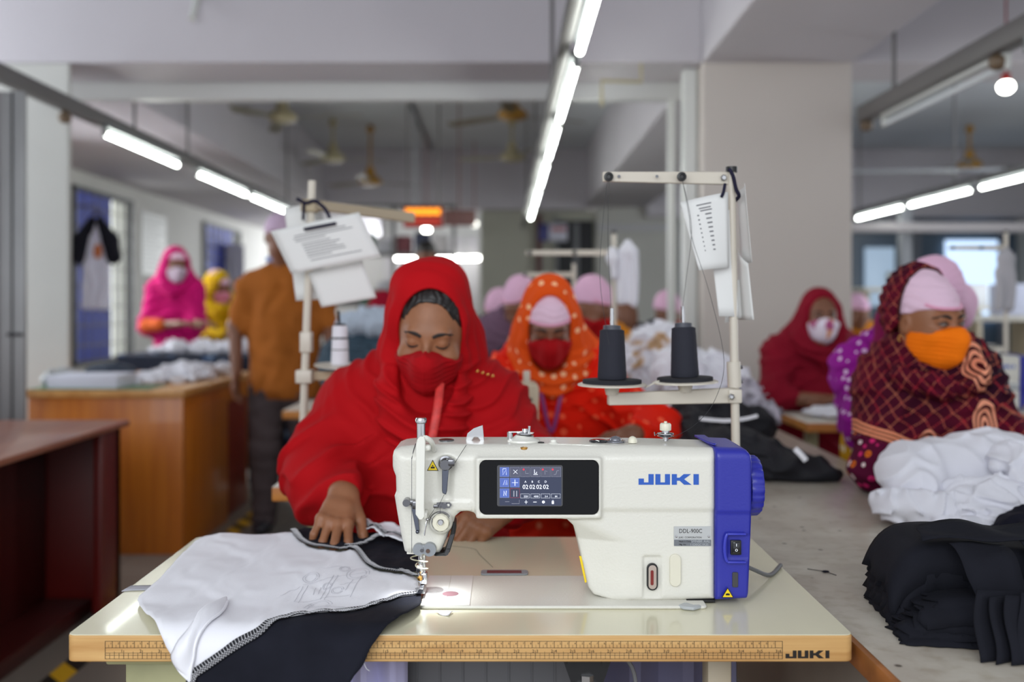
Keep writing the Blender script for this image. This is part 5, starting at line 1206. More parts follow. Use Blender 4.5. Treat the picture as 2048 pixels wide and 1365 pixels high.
# ---------------------------------------------------------------- the other people
M_pink = cloth_mat('cap_pink', (228, 196, 216), bump=0.06, bscale=12, var=.04)
M_pink2 = cloth_mat('cap_pink_deep', (222, 178, 206), bump=0.06, bscale=12, var=.05)
def add_nodes(m, fn):
    nt, b = nodes_of(m); tc = nt.nodes.new('ShaderNodeTexCoord'); fn(nt, b, tc); return m
def ramp(nt, src, stops, const=True):
    r = nt.nodes.new('ShaderNodeValToRGB'); r.color_ramp.interpolation = 'CONSTANT' if const else 'LINEAR'
    e = r.color_ramp.elements; e[0].position, e[0].color = stops[0][0], lin(stops[0][1]); e[1].position, e[1].color = stops[1][0], lin(stops[1][1])
    for p, c in stops[2:]: q = e.new(p); q.color = lin(c)
    nt.links.new(src, r.inputs[0]); return r.outputs[0]
def dots(name, base, dot, scale=22, size=.22, ring=None, rnd=.35, var=None):
    m = mat(name, base, .85, spec=.2)
    def fn(nt, b, tc):
        v = nt.nodes.new('ShaderNodeTexVoronoi'); v.inputs['Scale'].default_value = scale; v.inputs['Randomness'].default_value = rnd
        nt.links.new(tc.outputs['Object'], v.inputs['Vector'])
        st = [(0, dot), (size, base)] if ring is None else [(0, ring), (size*.4, dot), (size, base)]
        o = ramp(nt, v.outputs['Distance'], st)
        if var:
            n = nt.nodes.new('ShaderNodeTexNoise'); n.inputs['Scale'].default_value = 3.0; nt.links.new(tc.outputs['Object'], n.inputs['Vector'])
            k = ramp(nt, n.outputs[0], [(0, (255, 255, 255)), (.52, var)], False)
            mx = nt.nodes.new('ShaderNodeMix'); mx.data_type = 'RGBA'; mx.blend_type = 'MULTIPLY'; mx.inputs[0].default_value = 1
            nt.links.new(o, mx.inputs[6]); nt.links.new(k, mx.inputs[7]); o = mx.outputs[2]
        nt.links.new(o, b.inputs['Base Color'])
    return add_nodes(m, fn)
M_orange_d = dots('orange_spotted', (222, 66, 18), (246, 190, 150), 24, .25, None, .5, (255, 130, 110))
M_orange_p = dots('orange_edge', (224, 82, 20), (250, 196, 150), 30, .26)
M_purple_d = dots('purple_spotted', (142, 22, 140), (228, 200, 232), 34, .25)
M_yellow_d = dots('yellow_printed', (202, 150, 20), (232, 220, 190), 20, .22)
# maroon bandhani sari cloth: a lattice of little dashes on plum, bold striped bands, and a dotted border low on the sleeve
def sari(name):
    m = mat(name, (86, 14, 42), .85, spec=.15)
    def fn(nt, b, tc):
        def N(t_, **k):
            n = nt.nodes.new(t_)
            for a, v_ in k.items(): setattr(n, a, v_)
            return n
        def math_(op, a, c=None, v2=None):
            n = N('ShaderNodeMath', operation=op)
            (nt.links.new(a, n.inputs[0]) if not isinstance(a, (int, float)) else setattr(n.inputs[0], 'default_value', a))
            if c is not None: nt.links.new(c, n.inputs[1]) if not isinstance(c, (int, float)) else setattr(n.inputs[1], 'default_value', c)
            return n.outputs[0]
        def mixc(fac, c1, c2):
            mx = N('ShaderNodeMix', data_type='RGBA'); nt.links.new(fac, mx.inputs[0])
            for i, c in ((6, c1), (7, c2)):
                if isinstance(c, tuple): mx.inputs[i].default_value = lin(c)
                else: nt.links.new(c, mx.inputs[i])
            return mx.outputs[2]
        warp = N('ShaderNodeTexNoise'); warp.inputs['Scale'].default_value = 5; nt.links.new(tc.outputs['Object'], warp.inputs['Vector'])
        ad = N('ShaderNodeVectorMath', operation='MULTIPLY_ADD'); nt.links.new(warp.outputs['Color'], ad.inputs[0]); ad.inputs[1].default_value = (.035, .035, .035); nt.links.new(tc.outputs['Object'], ad.inputs[2])
        sp = N('ShaderNodeSeparateXYZ'); nt.links.new(ad.outputs[0], sp.inputs[0]); X, Y, Z = sp.outputs
        h_ = math_('SUBTRACT', X, Y)
        u = math_('ADD', math_('MULTIPLY', h_, 21), math_('MULTIPLY', Z, 24)); w = math_('SUBTRACT', math_('MULTIPLY', h_, 21), math_('MULTIPLY', Z, 24))
        def line(a, c):
            f = math_('ABSOLUTE', math_('SUBTRACT', math_('FRACT', a), .5)); l = math_('LESS_THAN', f, .05)
            d = math_('LESS_THAN', math_('FRACT', math_('MULTIPLY', c, 6)), .45); return math_('MULTIPLY', l, d)
        lat = math_('MAXIMUM', line(u, w), line(w, u))
        base = N('ShaderNodeTexNoise'); base.inputs['Scale'].default_value = 4; nt.links.new(tc.outputs['Object'], base.inputs['Vector'])
        bc = ramp(nt, base.outputs[0], [(.38, (40, 6, 28)), (.64, (92, 8, 34))], False)
        n2 = N('ShaderNodeTexNoise'); n2.inputs['Scale'].default_value = 40; nt.links.new(tc.outputs['Object'], n2.inputs['Vector'])
        dc = ramp(nt, n2.outputs[0], [(.4, (196, 50, 60)), (.6, (216, 130, 96))], False)
        c = mixc(lat, bc, dc)
        # border of big spots below
        v = N('ShaderNodeTexVoronoi'); v.inputs['Scale'].default_value = 40; v.inputs['Randomness'].default_value = .35; nt.links.new(ad.outputs[0], v.inputs['Vector'])
        spot = ramp(nt, v.outputs['Color'], [(0, (206, 40, 110)), (.4, (232, 214, 214)), (.75, (218, 110, 24))])
        sc_ = mixc(math_('LESS_THAN', v.outputs['Distance'], .36), (80, 8, 44), spot)
        sc_ = mixc(math_('LESS_THAN', v.outputs['Distance'], .15), sc_, (120, 12, 40))
        low = math_('LESS_THAN', math_('ADD', Z, math_('MULTIPLY', X, .35)), 1.215)
        c = mixc(low, c, sc_)
        # striped bands: one round the sleeve above the border, one whorl on the chest
        def band(dist, width, n=3):
            inside = math_('LESS_THAN', math_('ABSOLUTE', dist), width)
            st = math_('GREATER_THAN', math_('FRACT', math_('MULTIPLY', math_('ADD', dist, width), n/(2*width))), .42)
            return inside, mixc(st, (70, 14, 20), (236, 150, 112))
        dd = math_('SUBTRACT', math_('ADD', Z, math_('MULTIPLY', X, .35)), 1.232)
        i1, c1 = band(dd, .016); c = mixc(i1, c, c1)
        for cx_, cz_, r_ in ((1.075, .855, .045), (1.225, .93, .05), (1.20, 1.075, .050)):
            dx = math_('MULTIPLY', math_('SUBTRACT', X, cx_), 1.4); dz = math_('MULTIPLY', math_('SUBTRACT', Z, cz_), .75)
            r = math_('SQRT', math_('ADD', math_('MULTIPLY', dx, dx), math_('MULTIPLY', dz, dz)))
            i2 = math_('LESS_THAN', r, r_); s2 = math_('GREATER_THAN', math_('FRACT', math_('MULTIPLY', r, 62)), .45)
            c = mixc(i2, c, mixc(s2, (66, 8, 22), (238, 160, 128)))
        nt.links.new(c, b.inputs['Base Color'])
    return add_nodes(m, fn)
def sleeve(V, pts, rs, k=.06): V.chain(pts, rs, k)
def worker(label, hc, R, torso, hw, m_cloth, s=1.0, hood=None, cap=None, mask=None, skin=None, arms=(), h=.007, zlow=.5, hair=None, open_=(.072, .108), zsh=.15, hoodr=(.094, .118, .126),
           closed=True, marks=True, look=(0, 0), name='person', garment='tunic', m_hood=None, foldA=.004, hsides=True, group=None, seed=1, capband=.052, face=True, ht=0.0, sit=True, hoodfall=(.11, .13), hc_cap=(0, .020, .038), bare=.05, hh=None, avoid=(), cowl=.085):
    hc = v3(*hc); to = v3(*torso); skin = skin or M_skin2
    t = thing('person', (to[0], to[1], 0), label, 'person', group)
    P = lambda x, y, z: hc+R @ (v3(x, y, z)*s)
    zs = hc[2]-zsh*s; h = min(h, .008)
    pts = [hc, to]+[a[i] for a in arms for i in (0, 1, 2)]
    lo = np.min([p-.22 for p in map(np.array, pts)], 0); hi = np.max([p+.22 for p in map(np.array, pts)], 0); lo[2] = zlow-.02; hi[2] = hc[2]+.18
    V = Vol(lo, hi, h)
    head_prims(V, hc, R, s, face)
    V.chain([P(0, .02, -.06), v3(to[0], to[1]-.02, zs+.03)], [.052*s, .056*s], .02)
    V.chain([(to[0]-hw+.06, to[1], zs), (to[0]+hw-.06, to[1], zs)], [.055, .055], .06); V.ell((to[0], to[1], zs-.16), (hw*.72, .10, .22), None, .06)
    if zlow < zs-.4: V.chain([(to[0], to[1]+.02, zs-.3), (to[0], to[1]+.03, max(zlow+.12, zs-.55))], [.11, .12], .06)
    for a in arms:
        V.chain([a[0], a[1], a[2]], [.045, .035, .024], .03)
        if len(a) > 3: hand(V, a[2], *a[3][:2], **a[3][2])
    for c_, h_ in avoid: V.rbox(c_, h_, .004, None, .004, 'sub')
    body = V.obj('body', skin, t, keep_big=-1)
    if marks: face_marks(V, hc, R, s, t, closed, look)
    if mask: mask_mesh(hc, R, mask, t, h=max(.0035, h*.7), s=s, top=.0, drop=.02)
    hh = hh or max(.0042, h*.75)
    if cap or hair:
        VH = head_vol(hc, R, s, hh); g = .083 if cap else .080
        VH.ell(P(*hc_cap), (g*s, .101*s, .094*s), R, 0)
        x, y, z = local(VH, hc, R)
        VH.d = -smin(-VH.d, -(capband*s-.25*np.clip(y/s+.05, 0, .2)*s*(1.6 if hair else 1.2)-z).astype(np.float32), .006)
        if cap:
            VH.ell(P(0, .05, .09), (.055*s, .05*s, .05*s), R, .05)
            VH.disp(lambda X, Y, Z: .0014*np.sin(local(VH, hc, R)[2]*300+2*vnoise(X*14, Y*14, Z*14, seed)))
            ob = VH.obj('cap', cap, t, keep_big=-1)
            rim = [front_pt(VH, hc, R, s, x_, z_, .0012) for x_, z_ in ((-.062, capband+.014), (-.05, capband+.008), (-.03, capband+.006), (0, capband+.006), (.03, capband+.006), (.05, capband+.008), (.062, capband+.014))]
            MB().tube(smooth_poly(rim, 4, False), .0045*s, 8).obj('cap_band', mat('cap_rim', (226, 160, 188), .85), t)
        else: VH.obj('hair', hair, t, keep_big=-1)
    # garment
    V = Vol(lo, hi, hh*1.1)
    V.ell((to[0], to[1]+.01, zs-.15), (hw*.92, .135, .24), None, 0)
    V.chain([(to[0]-hw+.065, to[1], zs-.005), (to[0], to[1], zs+.045), (to[0]+hw-.065, to[1], zs-.005)], [.068, .082, .068], .10)
    if zlow < zs-.35: V.chain([(to[0], to[1]+.02, zs-.3), (to[0], to[1]+.03, zlow+.16)], [.16, .18], .08)
    for a in arms:
        L = 1-bare/np.linalg.norm(np.array(a[2])-np.array(a[1])); e = np.array(a[1])+(np.array(a[2])-np.array(a[1]))*L
        V.chain([a[0], a[1], e], [.075, .062, .042], .07)
    def ff(X, Y, Z):
        n1 = vnoise(X*7, Y*7, Z*7, seed); r = np.sqrt((X-to[0])**2+1.2*(Z-hc[2])**2)
        return foldA*1.3*crease(r/.05*2*PI+1.8*n1)*np.clip((.36-r)/.15, 0, 1)+foldA*1.6*crease((.5*np.abs(X-to[0])+.9*Z)/.07*2*PI+2*n1)*np.clip((r-.18)/.1, 0, 1)
    V.disp(ff)
    for a in arms:
        if len(a) > 3:
            w = np.array(a[2]); d = w-np.array(a[1]); d = d/np.linalg.norm(d); V.cone(w+d*.03, w+d*.10, .055, .055, .004, 'sub')
    for c_, h_ in avoid: V.rbox(c_, h_, .004, None, .004, 'sub')
    V.obj(garment, m_cloth, t, keep_big=-1)
    if hood:
        lo2 = hc-.24; hi2 = hc+.24; lo2[2] = zs-.16; lo2[:2] = np.minimum(lo2[:2], to[:2]-.2); hi2[:2] = np.maximum(hi2[:2], to[:2]+.2)
        V = Vol(lo2, hi2, hh)
        V.ell(P(0, .028, .022), [q*s for q in hoodr], R, 0)
        if ht: V.ell(P(0, .03, .09), (.05*s, .06*s, .06*s+ht), R, .06)
        ws = hoodr[0]-.026
        for q in (-1, 1):
            V.chain([P(q*ws, 0, .03), P(q*(ws+.008), .004, -.05), v3(to[0]*.4+hc[0]*.6+q*cowl, to[1]-.09, zs+.05), v3(to[0]*.5+hc[0]*.5+q*cowl*.65, to[1]-.115, zs-.0), v3(to[0]*.5+hc[0]*.5, to[1]-.13, zs-.05)], [.028*s, .026*s, .032*s, .032*s, .028*s], .04)
            V.chain([P(q*.05, .07, -.05), v3(to[0]+q*.09, to[1]+.01, zs+.03)], [.06, .075], .06)
        V.ell((to[0]*.5+hc[0]*.5, to[1]-.07, zs+.01), (.11, .085, .05), None, .05)
        def f2(X, Y, Z):
            x, y, z = local(V, hc, R); n1 = vnoise(X*9, Y*9, Z*9, seed+4); a = np.clip((Z-zs-.05)/.04, 0, 1)
            r = np.sqrt((X-hc[0]-.03)**2+1.3*(Z-hc[2])**2)
            return .0030*np.sin(y/.036*2*PI+1.4*n1)*a+.0065*crease(r/.038*2*PI+1.5*n1+6*X)*(1-a)
        V.disp(f2)
        V.ell(P(0, -.155, .004), (open_[0]*s, .25*s, open_[1]*s), R, .010, 'sub'); V.ell(P(0, -.02, -.085), (.056*s, .11*s, .052*s), R, .02, 'sub')
        V.obj('headscarf', hood, t, keep_big=-1)
    return t, P, zs
hc2 = (.130, 2.80, 1.145)
t2, P2, z2 = worker('woman in orange spotted headscarf and dark red mask, bowed behind the black spools', hc2, rotm(0.0, .40, 0), (.155, 2.93, .8), .20, M_orange_d, hood=M_orange_p, cap=M_pink, mask=cloth_mat('mask_darkred', (160, 6, 16), bump=0),
    arms=[((0.0, 2.90, .96), (-.08, 2.72, .84), (.0, 2.58, .83), ((.8, -.5, -.2), (0, -.2, 1), dict(side=-1, curl=(.5, .7, .4)))),
          ((.30, 2.90, .955), (.425, 2.70, .850), (.345, 2.57, .860), ((-.75, -.45, -.45), (.2, -.55, .8), dict(side=1, curl=(.7, .9, .5))))], h=.0048, zlow=.0, open_=(.076, .138), cowl=.062, hoodr=(.093, .112, .128), ht=.004, foldA=.006, capband=.034, s=.90, avoid=[((0, 2.54, .735), (.60, .205, .03)), ((-.10, 2.56, .80), (.26, .08, .25))])
MB().tube(smooth_poly([(.10, 2.80, 1.0), (.11, 2.775, .93), (.135, 2.765, .84), (.16, 2.775, .93), (.175, 2.80, 1.0)], 6, False), .006, 8, flat=(0, -1, 0)).obj('lanyard', mat('lanyard_purple', (130, 30, 110), .5), t2)
# woman in the maroon sari, leaning on the long work table at the right
hc3 = v3(1.082, 2.43, 1.166); R3 = rotm(.40, .12, -.02)
t3, P3, z3 = worker('woman in maroon patterned sari and bright orange mask, leaning on the long work table', hc3, R3, (1.115, 2.50, .8), .185, sari('sari_maroon'), cap=M_pink, mask=cloth_mat('mask_orange', (250, 122, 8), bump=0, var=.03), skin=M_skin,
    arms=[((.98, 2.46, .955), (.945, 2.38, .80), (1.06, 2.32, .79), ((.8, -.6, -.05), (0, 0, 1), dict(side=-1, curl=(.2, .3, .2)))),
          ((1.25, 2.49, .930), (1.34, 2.42, .80), (1.24, 2.33, .80), ((-.8, -.6, 0), (0, 0, 1), dict(side=1, curl=(.2, .3, .2))))], h=.0048, zlow=.0, closed=False, look=(.3, -.25), foldA=.005, capband=.040, seed=3, s=.93, avoid=[((.75, 2.6, .37), (.285, 1.8, .373))])
V = Vol(hc3-.26, hc3+.26, .0042); V.lo  # scarf thrown back behind the cap, over both shoulders
V.ell(P3(.002, .046, .036), (.092, .092, .116), R3, 0)
for q, r_ in ((-1, .020), (1, .034)):
    V.chain([P3(q*.078, .036, .02), P3(q*.084, .036, -.06), v3(1.10+q*.10, 2.44, 1.03)], [r_, r_*1.1, r_*1.4], .03)
V.chain([P3(.084, .010, -.01), P3(.092, -.012, -.07), v3(1.165, 2.375, 1.04), v3(1.09, 2.36, 1.015), v3(1.0, 2.385, 1.03)], [.026, .034, .036, .032, .028], .03)
V.ell((1.10, 2.46, 1.01), (.13, .10, .045), None, .05)
V.disp(lambda X, Y, Z: .0035*np.sin((X*.8+Z)/.030*2*PI+2*vnoise(X*9, Y*9, Z*9, 6)))
x, y, z = local(V, hc3, R3); V.d = np.where(z > -.03, -smin(-V.d, -(.022+.25*np.clip(-z, 0, 1)-y).astype(np.float32), .004), V.d); V.ell(P3(-.0, -.100, .020), (.094, .150, .155), R3, .006, 'sub'); V.ell(P3(-.03, -.01, -.07), (.085, .10, .06), R3, .02, 'sub')
V.obj('sari_end', sari('sari_maroon'), t3, keep_big=-1)
MB().tube([P3(*q) for q in [(.002+.090*math.cos(a), .020, .036+.111*math.sin(a)) for a in np.linspace(-.1, PI+.3, 30)]], .0035, 6).obj('scarf_edging', mat('edging_dark', (62, 16, 18), .8), t3)
MB().tube([P3(-.088+.0, .006+.007*math.cos(a), -.045+.009*math.sin(a)) for a in np.linspace(0, 2*PI, 14)], .0012, 6).obj('earring', mat('gold', (224, 170, 90), .25, 1.0), t3)
# woman in crimson by the column
cr = cloth_mat('crimson', (128, 8, 34), bump=.1, var=.08); flo = mat('mask_floral', (226, 214, 228), .8, noise=0)
add_nodes(flo, lambda nt, b, tc: [nt.links.new(tc.outputs['Object'], (v := nt.nodes.new('ShaderNodeTexVoronoi')).inputs['Vector']), setattr(v.inputs['Scale'], 'default_value', 26),
    nt.links.new(ramp(nt, v.outputs['Color'], [(0, (228, 218, 232)), (.45, (222, 150, 110)), (.58, (226, 214, 232)), (.78, (176, 80, 130)), (.86, (228, 220, 236)), (.93, (90, 160, 120))]), b.inputs['Base Color'])])
worker('woman in crimson headscarf and flowery white mask, arms folded before the big column', (1.375, 4.14, 1.158), rotm(-.05, .03, 0), (1.375, 4.22, .8), .20, cr, hood=cr, mask=flo,
    arms=[((1.20, 4.19, .98), (1.145, 4.05, .815), (1.35, 3.94, .815), ((1, -.2, 0), (0, 0, 1), dict(side=-1, curl=(.1, .2, .2)))),
          ((1.53, 4.19, .98), (1.60, 4.05, .815), (1.42, 3.92, .822), ((-1, -.2, 0), (0, 0, 1), dict(side=1, curl=(.1, .2, .2))))], h=.006, closed=False, look=(.35, .25), bare=.16, seed=5, open_=(.068, .098), zlow=.0, s=.93, hoodr=(.090, .112, .118), avoid=[((1.5, 3.82, .372), (.37, .21, .392))])
# woman in purple behind the maroon sari
t5, P5, _ = worker('woman in purple spotted shawl and pink cap, mostly hidden behind the maroon sari', (1.345, 2.98, 1.195), rotm(-.5, .25, 0), (1.30, 3.05, .8), .25, M_purple_d, cap=M_pink2, mask=None, 
    arms=[((1.14, 3.0, .96), (1.10, 2.88, .84), (1.18, 2.78, .80)), ((1.45, 3.0, .90), (1.48, 2.90, .80), (1.42, 2.82, .79))], h=.007, zlow=.0, marks=False, seed=7, open_=(.085, .135), s=1.12, capband=.02, avoid=[((.75, 2.6, .37), (.285, 1.8, .373))])
V = Vol((1.12, 2.82, 1.02), (1.60, 3.18, 1.36), .007); V.ell((1.345, 3.02, 1.225), (.125, .11, .085), None, 0); V.ell((1.43, 3.04, 1.20), (.075, .07, .075), None, .05); V.disp(lambda X, Y, Z: .004*np.sin(X*60+Z*40))
V.obj('cap_flare', M_pink2, t5, keep_big=-1)
V = Vol((1.05, 2.82, .95), (1.40, 3.18, 1.30), .007); V.chain([(1.245, 3.0, 1.24), (1.205, 2.98, 1.15), (1.19, 2.97, 1.03)], [.035, .040, .055], .03); V.disp(lambda X, Y, Z: .004*np.sin(X*120+Z*20))
V.obj('headscarf', cloth_mat('magenta_scarf', (120, 16, 70), var=.1), t5, keep_big=-1)
V = Vol((1.0, 2.80, .45), (1.75, 3.2, 1.1), .009); V.ell((1.115, 2.97, .72), (.06, .09, .17), None, 0); V.disp(lambda X, Y, Z: .005*np.sin(X*140+Z*20))
V.obj('scarf_end', M_yellow_d, t5, keep_big=-1)
V = Vol((1.3, 2.6, .7), (1.85, 3.2, 1.2), .009); V.chain([(1.43, 2.93, 1.00), (1.46, 2.89, .93), (1.47, 2.86, .86)], [.032, .040, .045], .02); V.disp(lambda X, Y, Z: .004*np.sin(X*110+Z*40))
V.obj('scarf_end', M_yellow_d, t5, keep_big=-1)
# capped workers in the middle distance
def far_worker(label, px, py, Y, m, yaw=0, avoid=(), pitch=.3, s=1.0, mask=None, cap=M_pink2, hood=None, dxy=(0, .1), hw=.2, seed=1, armz=0, h=.008, skin=None, grp='seated workers in the middle distance'):
    c = Wp(px, py, Y); zs = c.z-.15
    return worker(label, c, rotm(yaw, pitch), (c.x+dxy[0], Y+dxy[1], .8), hw, m, s=s, cap=cap, hood=hood, mask=mask, h=h, marks=False, seed=seed, skin=skin, group=grp, zlow=.0, avoid=avoid,
                  arms=[((c.x+dxy[0]-hw+.05, Y+dxy[1]-.02, zs-.02), (c.x+dxy[0]-hw-.0, Y+dxy[1]-.16, zs-.17), (c.x+dxy[0]-.08, Y+dxy[1]-.30, zs-.19)), ((c.x+dxy[0]+hw-.05, Y+dxy[1]-.02, zs-.02), (c.x+dxy[0]+hw, Y+dxy[1]-.16, zs-.17), (c.x+dxy[0]+.08, Y+dxy[1]-.30, zs-.19))])
mr = cloth_mat('mask_darkred', (160, 6, 16), bump=0)
M_navy = cloth_mat('navy_cloth', (34, 32, 52), var=.1); M_mauve = cloth_mat('mauve_cloth', (110, 84, 104), var=.1); M_ochre = cloth_mat('ochre_cloth', (206, 128, 20), var=.1); M_lilac = cloth_mat('lilac_wear', (196, 150, 190), var=.1)
far_worker('worker in pink cap and red mask with ochre collar, right of the orange spotted scarf', 1188, 622, 4.0, M_ochre, yaw=.7, pitch=.35, mask=mr, s=.98, hw=.17, avoid=[((.76, 3.4, .37), (.28, .93, .373))])
far_worker('worker in lilac cap and mauve top, directly left of the orange spotted scarf', 1040, 612, 4.6, M_mauve, yaw=-.6, pitch=.5, s=.95, dxy=(-.05, .1), seed=4)
far_worker('worker in pale cap and navy top, farthest left of the seated capped workers', 998, 628, 5.5, M_navy, yaw=-.5, pitch=.5, s=.95, dxy=(-.04, .1), seed=6)
far_worker('worker in pink wrap cap and navy top near the pillar edge, behind the right spool', 1336, 630, 6.0, M_navy, yaw=.5, pitch=.4, mask=mr, s=1.0, seed=8)
far_worker('dark faced worker behind the hanging white shirts, between the two spools', 1252, 640, 5.4, M_navy, yaw=.2, pitch=.4, s=.9, cap=None, seed=9)
far_worker('small worker in orange and pale cap just right of the big column', 1716, 628, 7.2, M_ochre, yaw=.2, pitch=.3, s=1.0, seed=10)
V = Vol((-.5, 3.2, .6), (.4, 3.7, 1.2), .009)
p = Wp(1000, 735, 3.5); V.ell((p.x-.03, 3.5, .87), (.14, .13, .16), None, 0); V.chain([(p.x, 3.5, .97), (p.x+.12, 3.52, 1.05)], [.06, .05], .06)
V.disp(lambda X, Y, Z: .006*np.sin(X*60+Z*50+vnoise(X*8, Y*8, Z*8, 3)))
V.d = np.maximum(V.d, (TZ+.0005-V.grid()[2]).astype(np.float32)+0*V.d)
tag(V.obj('garment_heap', M_navy, None, keep_big=-1), 'dark navy heap of cloth beside the shoulder of the orange spotted scarf', 'cloth')
# ---- standing people at the left
M_mag = cloth_mat('magenta_cloth', (190, 10, 104), var=.12)
c = Wp(352, 532, 7.0)
tm, _, _ = worker('standing woman in magenta headscarf and pale mask by the left windows', c, rotm(.55, .12), (c.x-.03, 7.08, .8), .19, M_mag, hood=M_mag, cap=M_pink, mask=mat('mask_grey', (178, 160, 176), .8),
    arms=[((c.x-.17, 7.06, 1.31), (c.x-.20, 6.98, 1.06), (c.x+.10, 6.80, 1.08), ((1, -.3, .05), (0, 0, 1), dict(side=-1, curl=(.3, .4, .2)))),
          ((c.x+.12, 7.06, 1.31), (c.x+.16, 6.98, 1.07), (c.x+.22, 6.80, 1.09), ((1, -.3, .0), (0, 0, 1), dict(side=1, curl=(.3, .4, .2))))], h=.008, zlow=.0, bare=.22, seed=11, marks=True)
V = Vol((c.x-.35, 6.7, .95), (c.x+.3, 7.3, 1.25), .009); V.chain([(c.x-.20, 7.0, 1.13), (c.x-.19, 6.95, 1.06), (c.x-.07, 6.88, 1.07)], [.055, .055, .045], .03)
V.obj('sleeve_cuff', cloth_mat('orange_cuff', (206, 92, 40)), tm, keep_big=-1)
M_yel2 = dots('mustard_printed', (196, 160, 14), (150, 96, 20), 26, .3)
c = Wp(437, 577, 7.6)
worker('woman in mustard yellow headscarf seen from the side, between magenta scarf and brown shirt', c, rotm(1.1, .3), (c.x+.0, 7.68, .8), .20, M_yel2, hood=M_yel2, cap=M_pink, mask=mat('mask_pinkish', (196, 120, 140), .8),
    arms=[((c.x-.15, 7.66, 1.18), (c.x-.14, 7.5, 1.0), (c.x+.14, 7.38, .98)), ((c.x+.17, 7.66, 1.18), (c.x+.2, 7.5, 1.0), (c.x+.26, 7.4, .98))], h=.008, zlow=.0, seed=12, marks=False)
c = Wp(853, 514, 7.5)
worker('dark haired man in a grey shirt standing under the round bulb, behind the red headscarf', c, rotm(.1, .15), (c.x, 7.56, .8), .21, cloth_mat('shirt_grey', (150, 156, 160)), hair=M_hair, mask=mat('mask_black', (26, 28, 34), .8), skin=M_skin2,
    arms=[((c.x-.17, 7.56, c.z-.17), (c.x-.22, 7.5, c.z-.42), (c.x-.16, 7.34, c.z-.52)), ((c.x+.17, 7.56, c.z-.17), (c.x+.22, 7.5, c.z-.42), (c.x+.16, 7.34, c.z-.52))], h=.008, zlow=.0, seed=13, marks=False, capband=.035)
# man in the brown shirt, seen from behind
t = thing('person', (-1.18, 5.08, 0), 'man in brown shirt and grey trousers standing with his back to the camera', 'person')
hcm = v3(-1.19, 5.03, 1.57); Rm = rotm(PI+.25, .15, 0)
V = Vol((-1.62, 4.75, -.01), (-.78, 5.35, 1.74), .0075)
head_prims(V, hcm, Rm, 1.0); V.chain([hcm+Rm @ v3(0, .02, -.06), v3(-1.18, 5.07, 1.42)], [.055, .062], .02)
V.chain([(-1.36, 5.08, 1.32), (-1.0, 5.08, 1.32)], [.06, .06], .06); V.ell((-1.18, 5.08, 1.15), (.17, .11, .26), None, .06); V.ell((-1.18, 5.08, .88), (.15, .11, .14), None, .06)
V.chain([(-1.25, 5.08, .82), (-1.27, 5.06, .48), (-1.29, 5.09, .08)], [.085, .06, .042], .04); V.chain([(-1.11, 5.08, .82), (-1.06, 5.10, .48), (-1.0, 5.14, .08)], [.085, .06, .042], .04)
for q, ex in ((-1, -1.435), (1, -.935)):
    sx_ = -1.18+q*.19; wx = ex+(.02 if q < 0 else .045)
    V.chain([(sx_, 5.08, 1.30), (ex, 5.06, 1.10), (wx, 5.0 if q < 0 else 4.93, .86)], [.052, .040, .028], .03)
    hand(V, (wx, 5.0 if q < 0 else 4.93, .86), (.05*q, -.1, -1), (q*1., .2, 0), 1.0, side=q, curl=(.3, .4, .3))
V.obj('body', M_skin2, t, keep_big=-1)
V = Vol((-1.62, 4.8, .68), (-.80, 5.35, 1.50), .0075)
V.chain([(-1.35, 5.08, 1.315), (-1.18, 5.08, 1.36), (-1.01, 5.08, 1.315)], [.072, .080, .072], .10); V.ell((-1.18, 5.08, 1.10), (.205, .130, .28), None, .08); V.ell((-1.175, 5.08, .82), (.200, .14, .22), None, .06)
V.chain([(-1.36, 5.08, 1.31), (-1.415, 5.06, 1.12)], [.072, .062], .04); V.chain([(-1.0, 5.08, 1.31), (-.95, 5.06, 1.12)], [.072, .062], .04)
V.disp(lambda X, Y, Z: .006*np.sin(X*38+9*Z+2.2*vnoise(X*5, Y*5, Z*5, 2))+.004*np.sin(Z*42+X*20+vnoise(X*6, Y*6, Z*6, 8)))
V.rbox((-1.18, 5.08, .68), (.4, .3, .035), .001, None, .002, 'sub')
V.obj('shirt', cloth_mat('shirt_brown', (160, 92, 34), bump=.15, bscale=6, var=.1), t, keep_big=-1)
V = Vol((-1.5, 4.9, .03), (-.84, 5.3, .95), .0075)
V.ell((-1.18, 5.08, .80), (.175, .13, .15), None, 0); V.chain([(-1.265, 5.08, .75), (-1.275, 5.06, .45), (-1.29, 5.09, .07)], [.105, .082, .064], .03); V.chain([(-1.10, 5.08, .75), (-1.055, 5.10, .45), (-1.0, 5.14, .07)], [.105, .082, .064], .03)
V.disp(lambda X, Y, Z: .004*np.sin(Z*60+X*15+2*vnoise(X*6, Y*6, Z*6, 4)))
V.obj('trousers', cloth_mat('trousers_grey', (76, 66, 68), var=.08), t, keep_big=-1)
V = head_vol(hcm, Rm, 1.0, .006); V.ell(hcm+Rm @ v3(0, .02, .036), (.082, .10, .094), Rm, 0); x, y, z = local(V, hcm, Rm); V.d = -smin(-V.d, -(.01-z).astype(np.float32), .006); V.obj('cap', cloth_mat('cap_lilac', (196, 172, 196), var=.05), t, keep_big=-1)
MB().tube([(-1.18+.085*math.cos(a), 5.08+.075*math.sin(a), 1.455) for a in np.linspace(0, 2*PI, 20, endpoint=False)], .018, 8, closed=True).obj('collar', mat('collar_blue', (140, 150, 190), .8), t)
for q, (x, y) in enumerate(((-1.29, 5.06), (-1.0, 5.12))):
    MB().ball((x, y, .035), .12, 16, (.42, 1.0, .30)).obj('shoe', mat('shoe_dark', (38, 36, 44), .5), t)
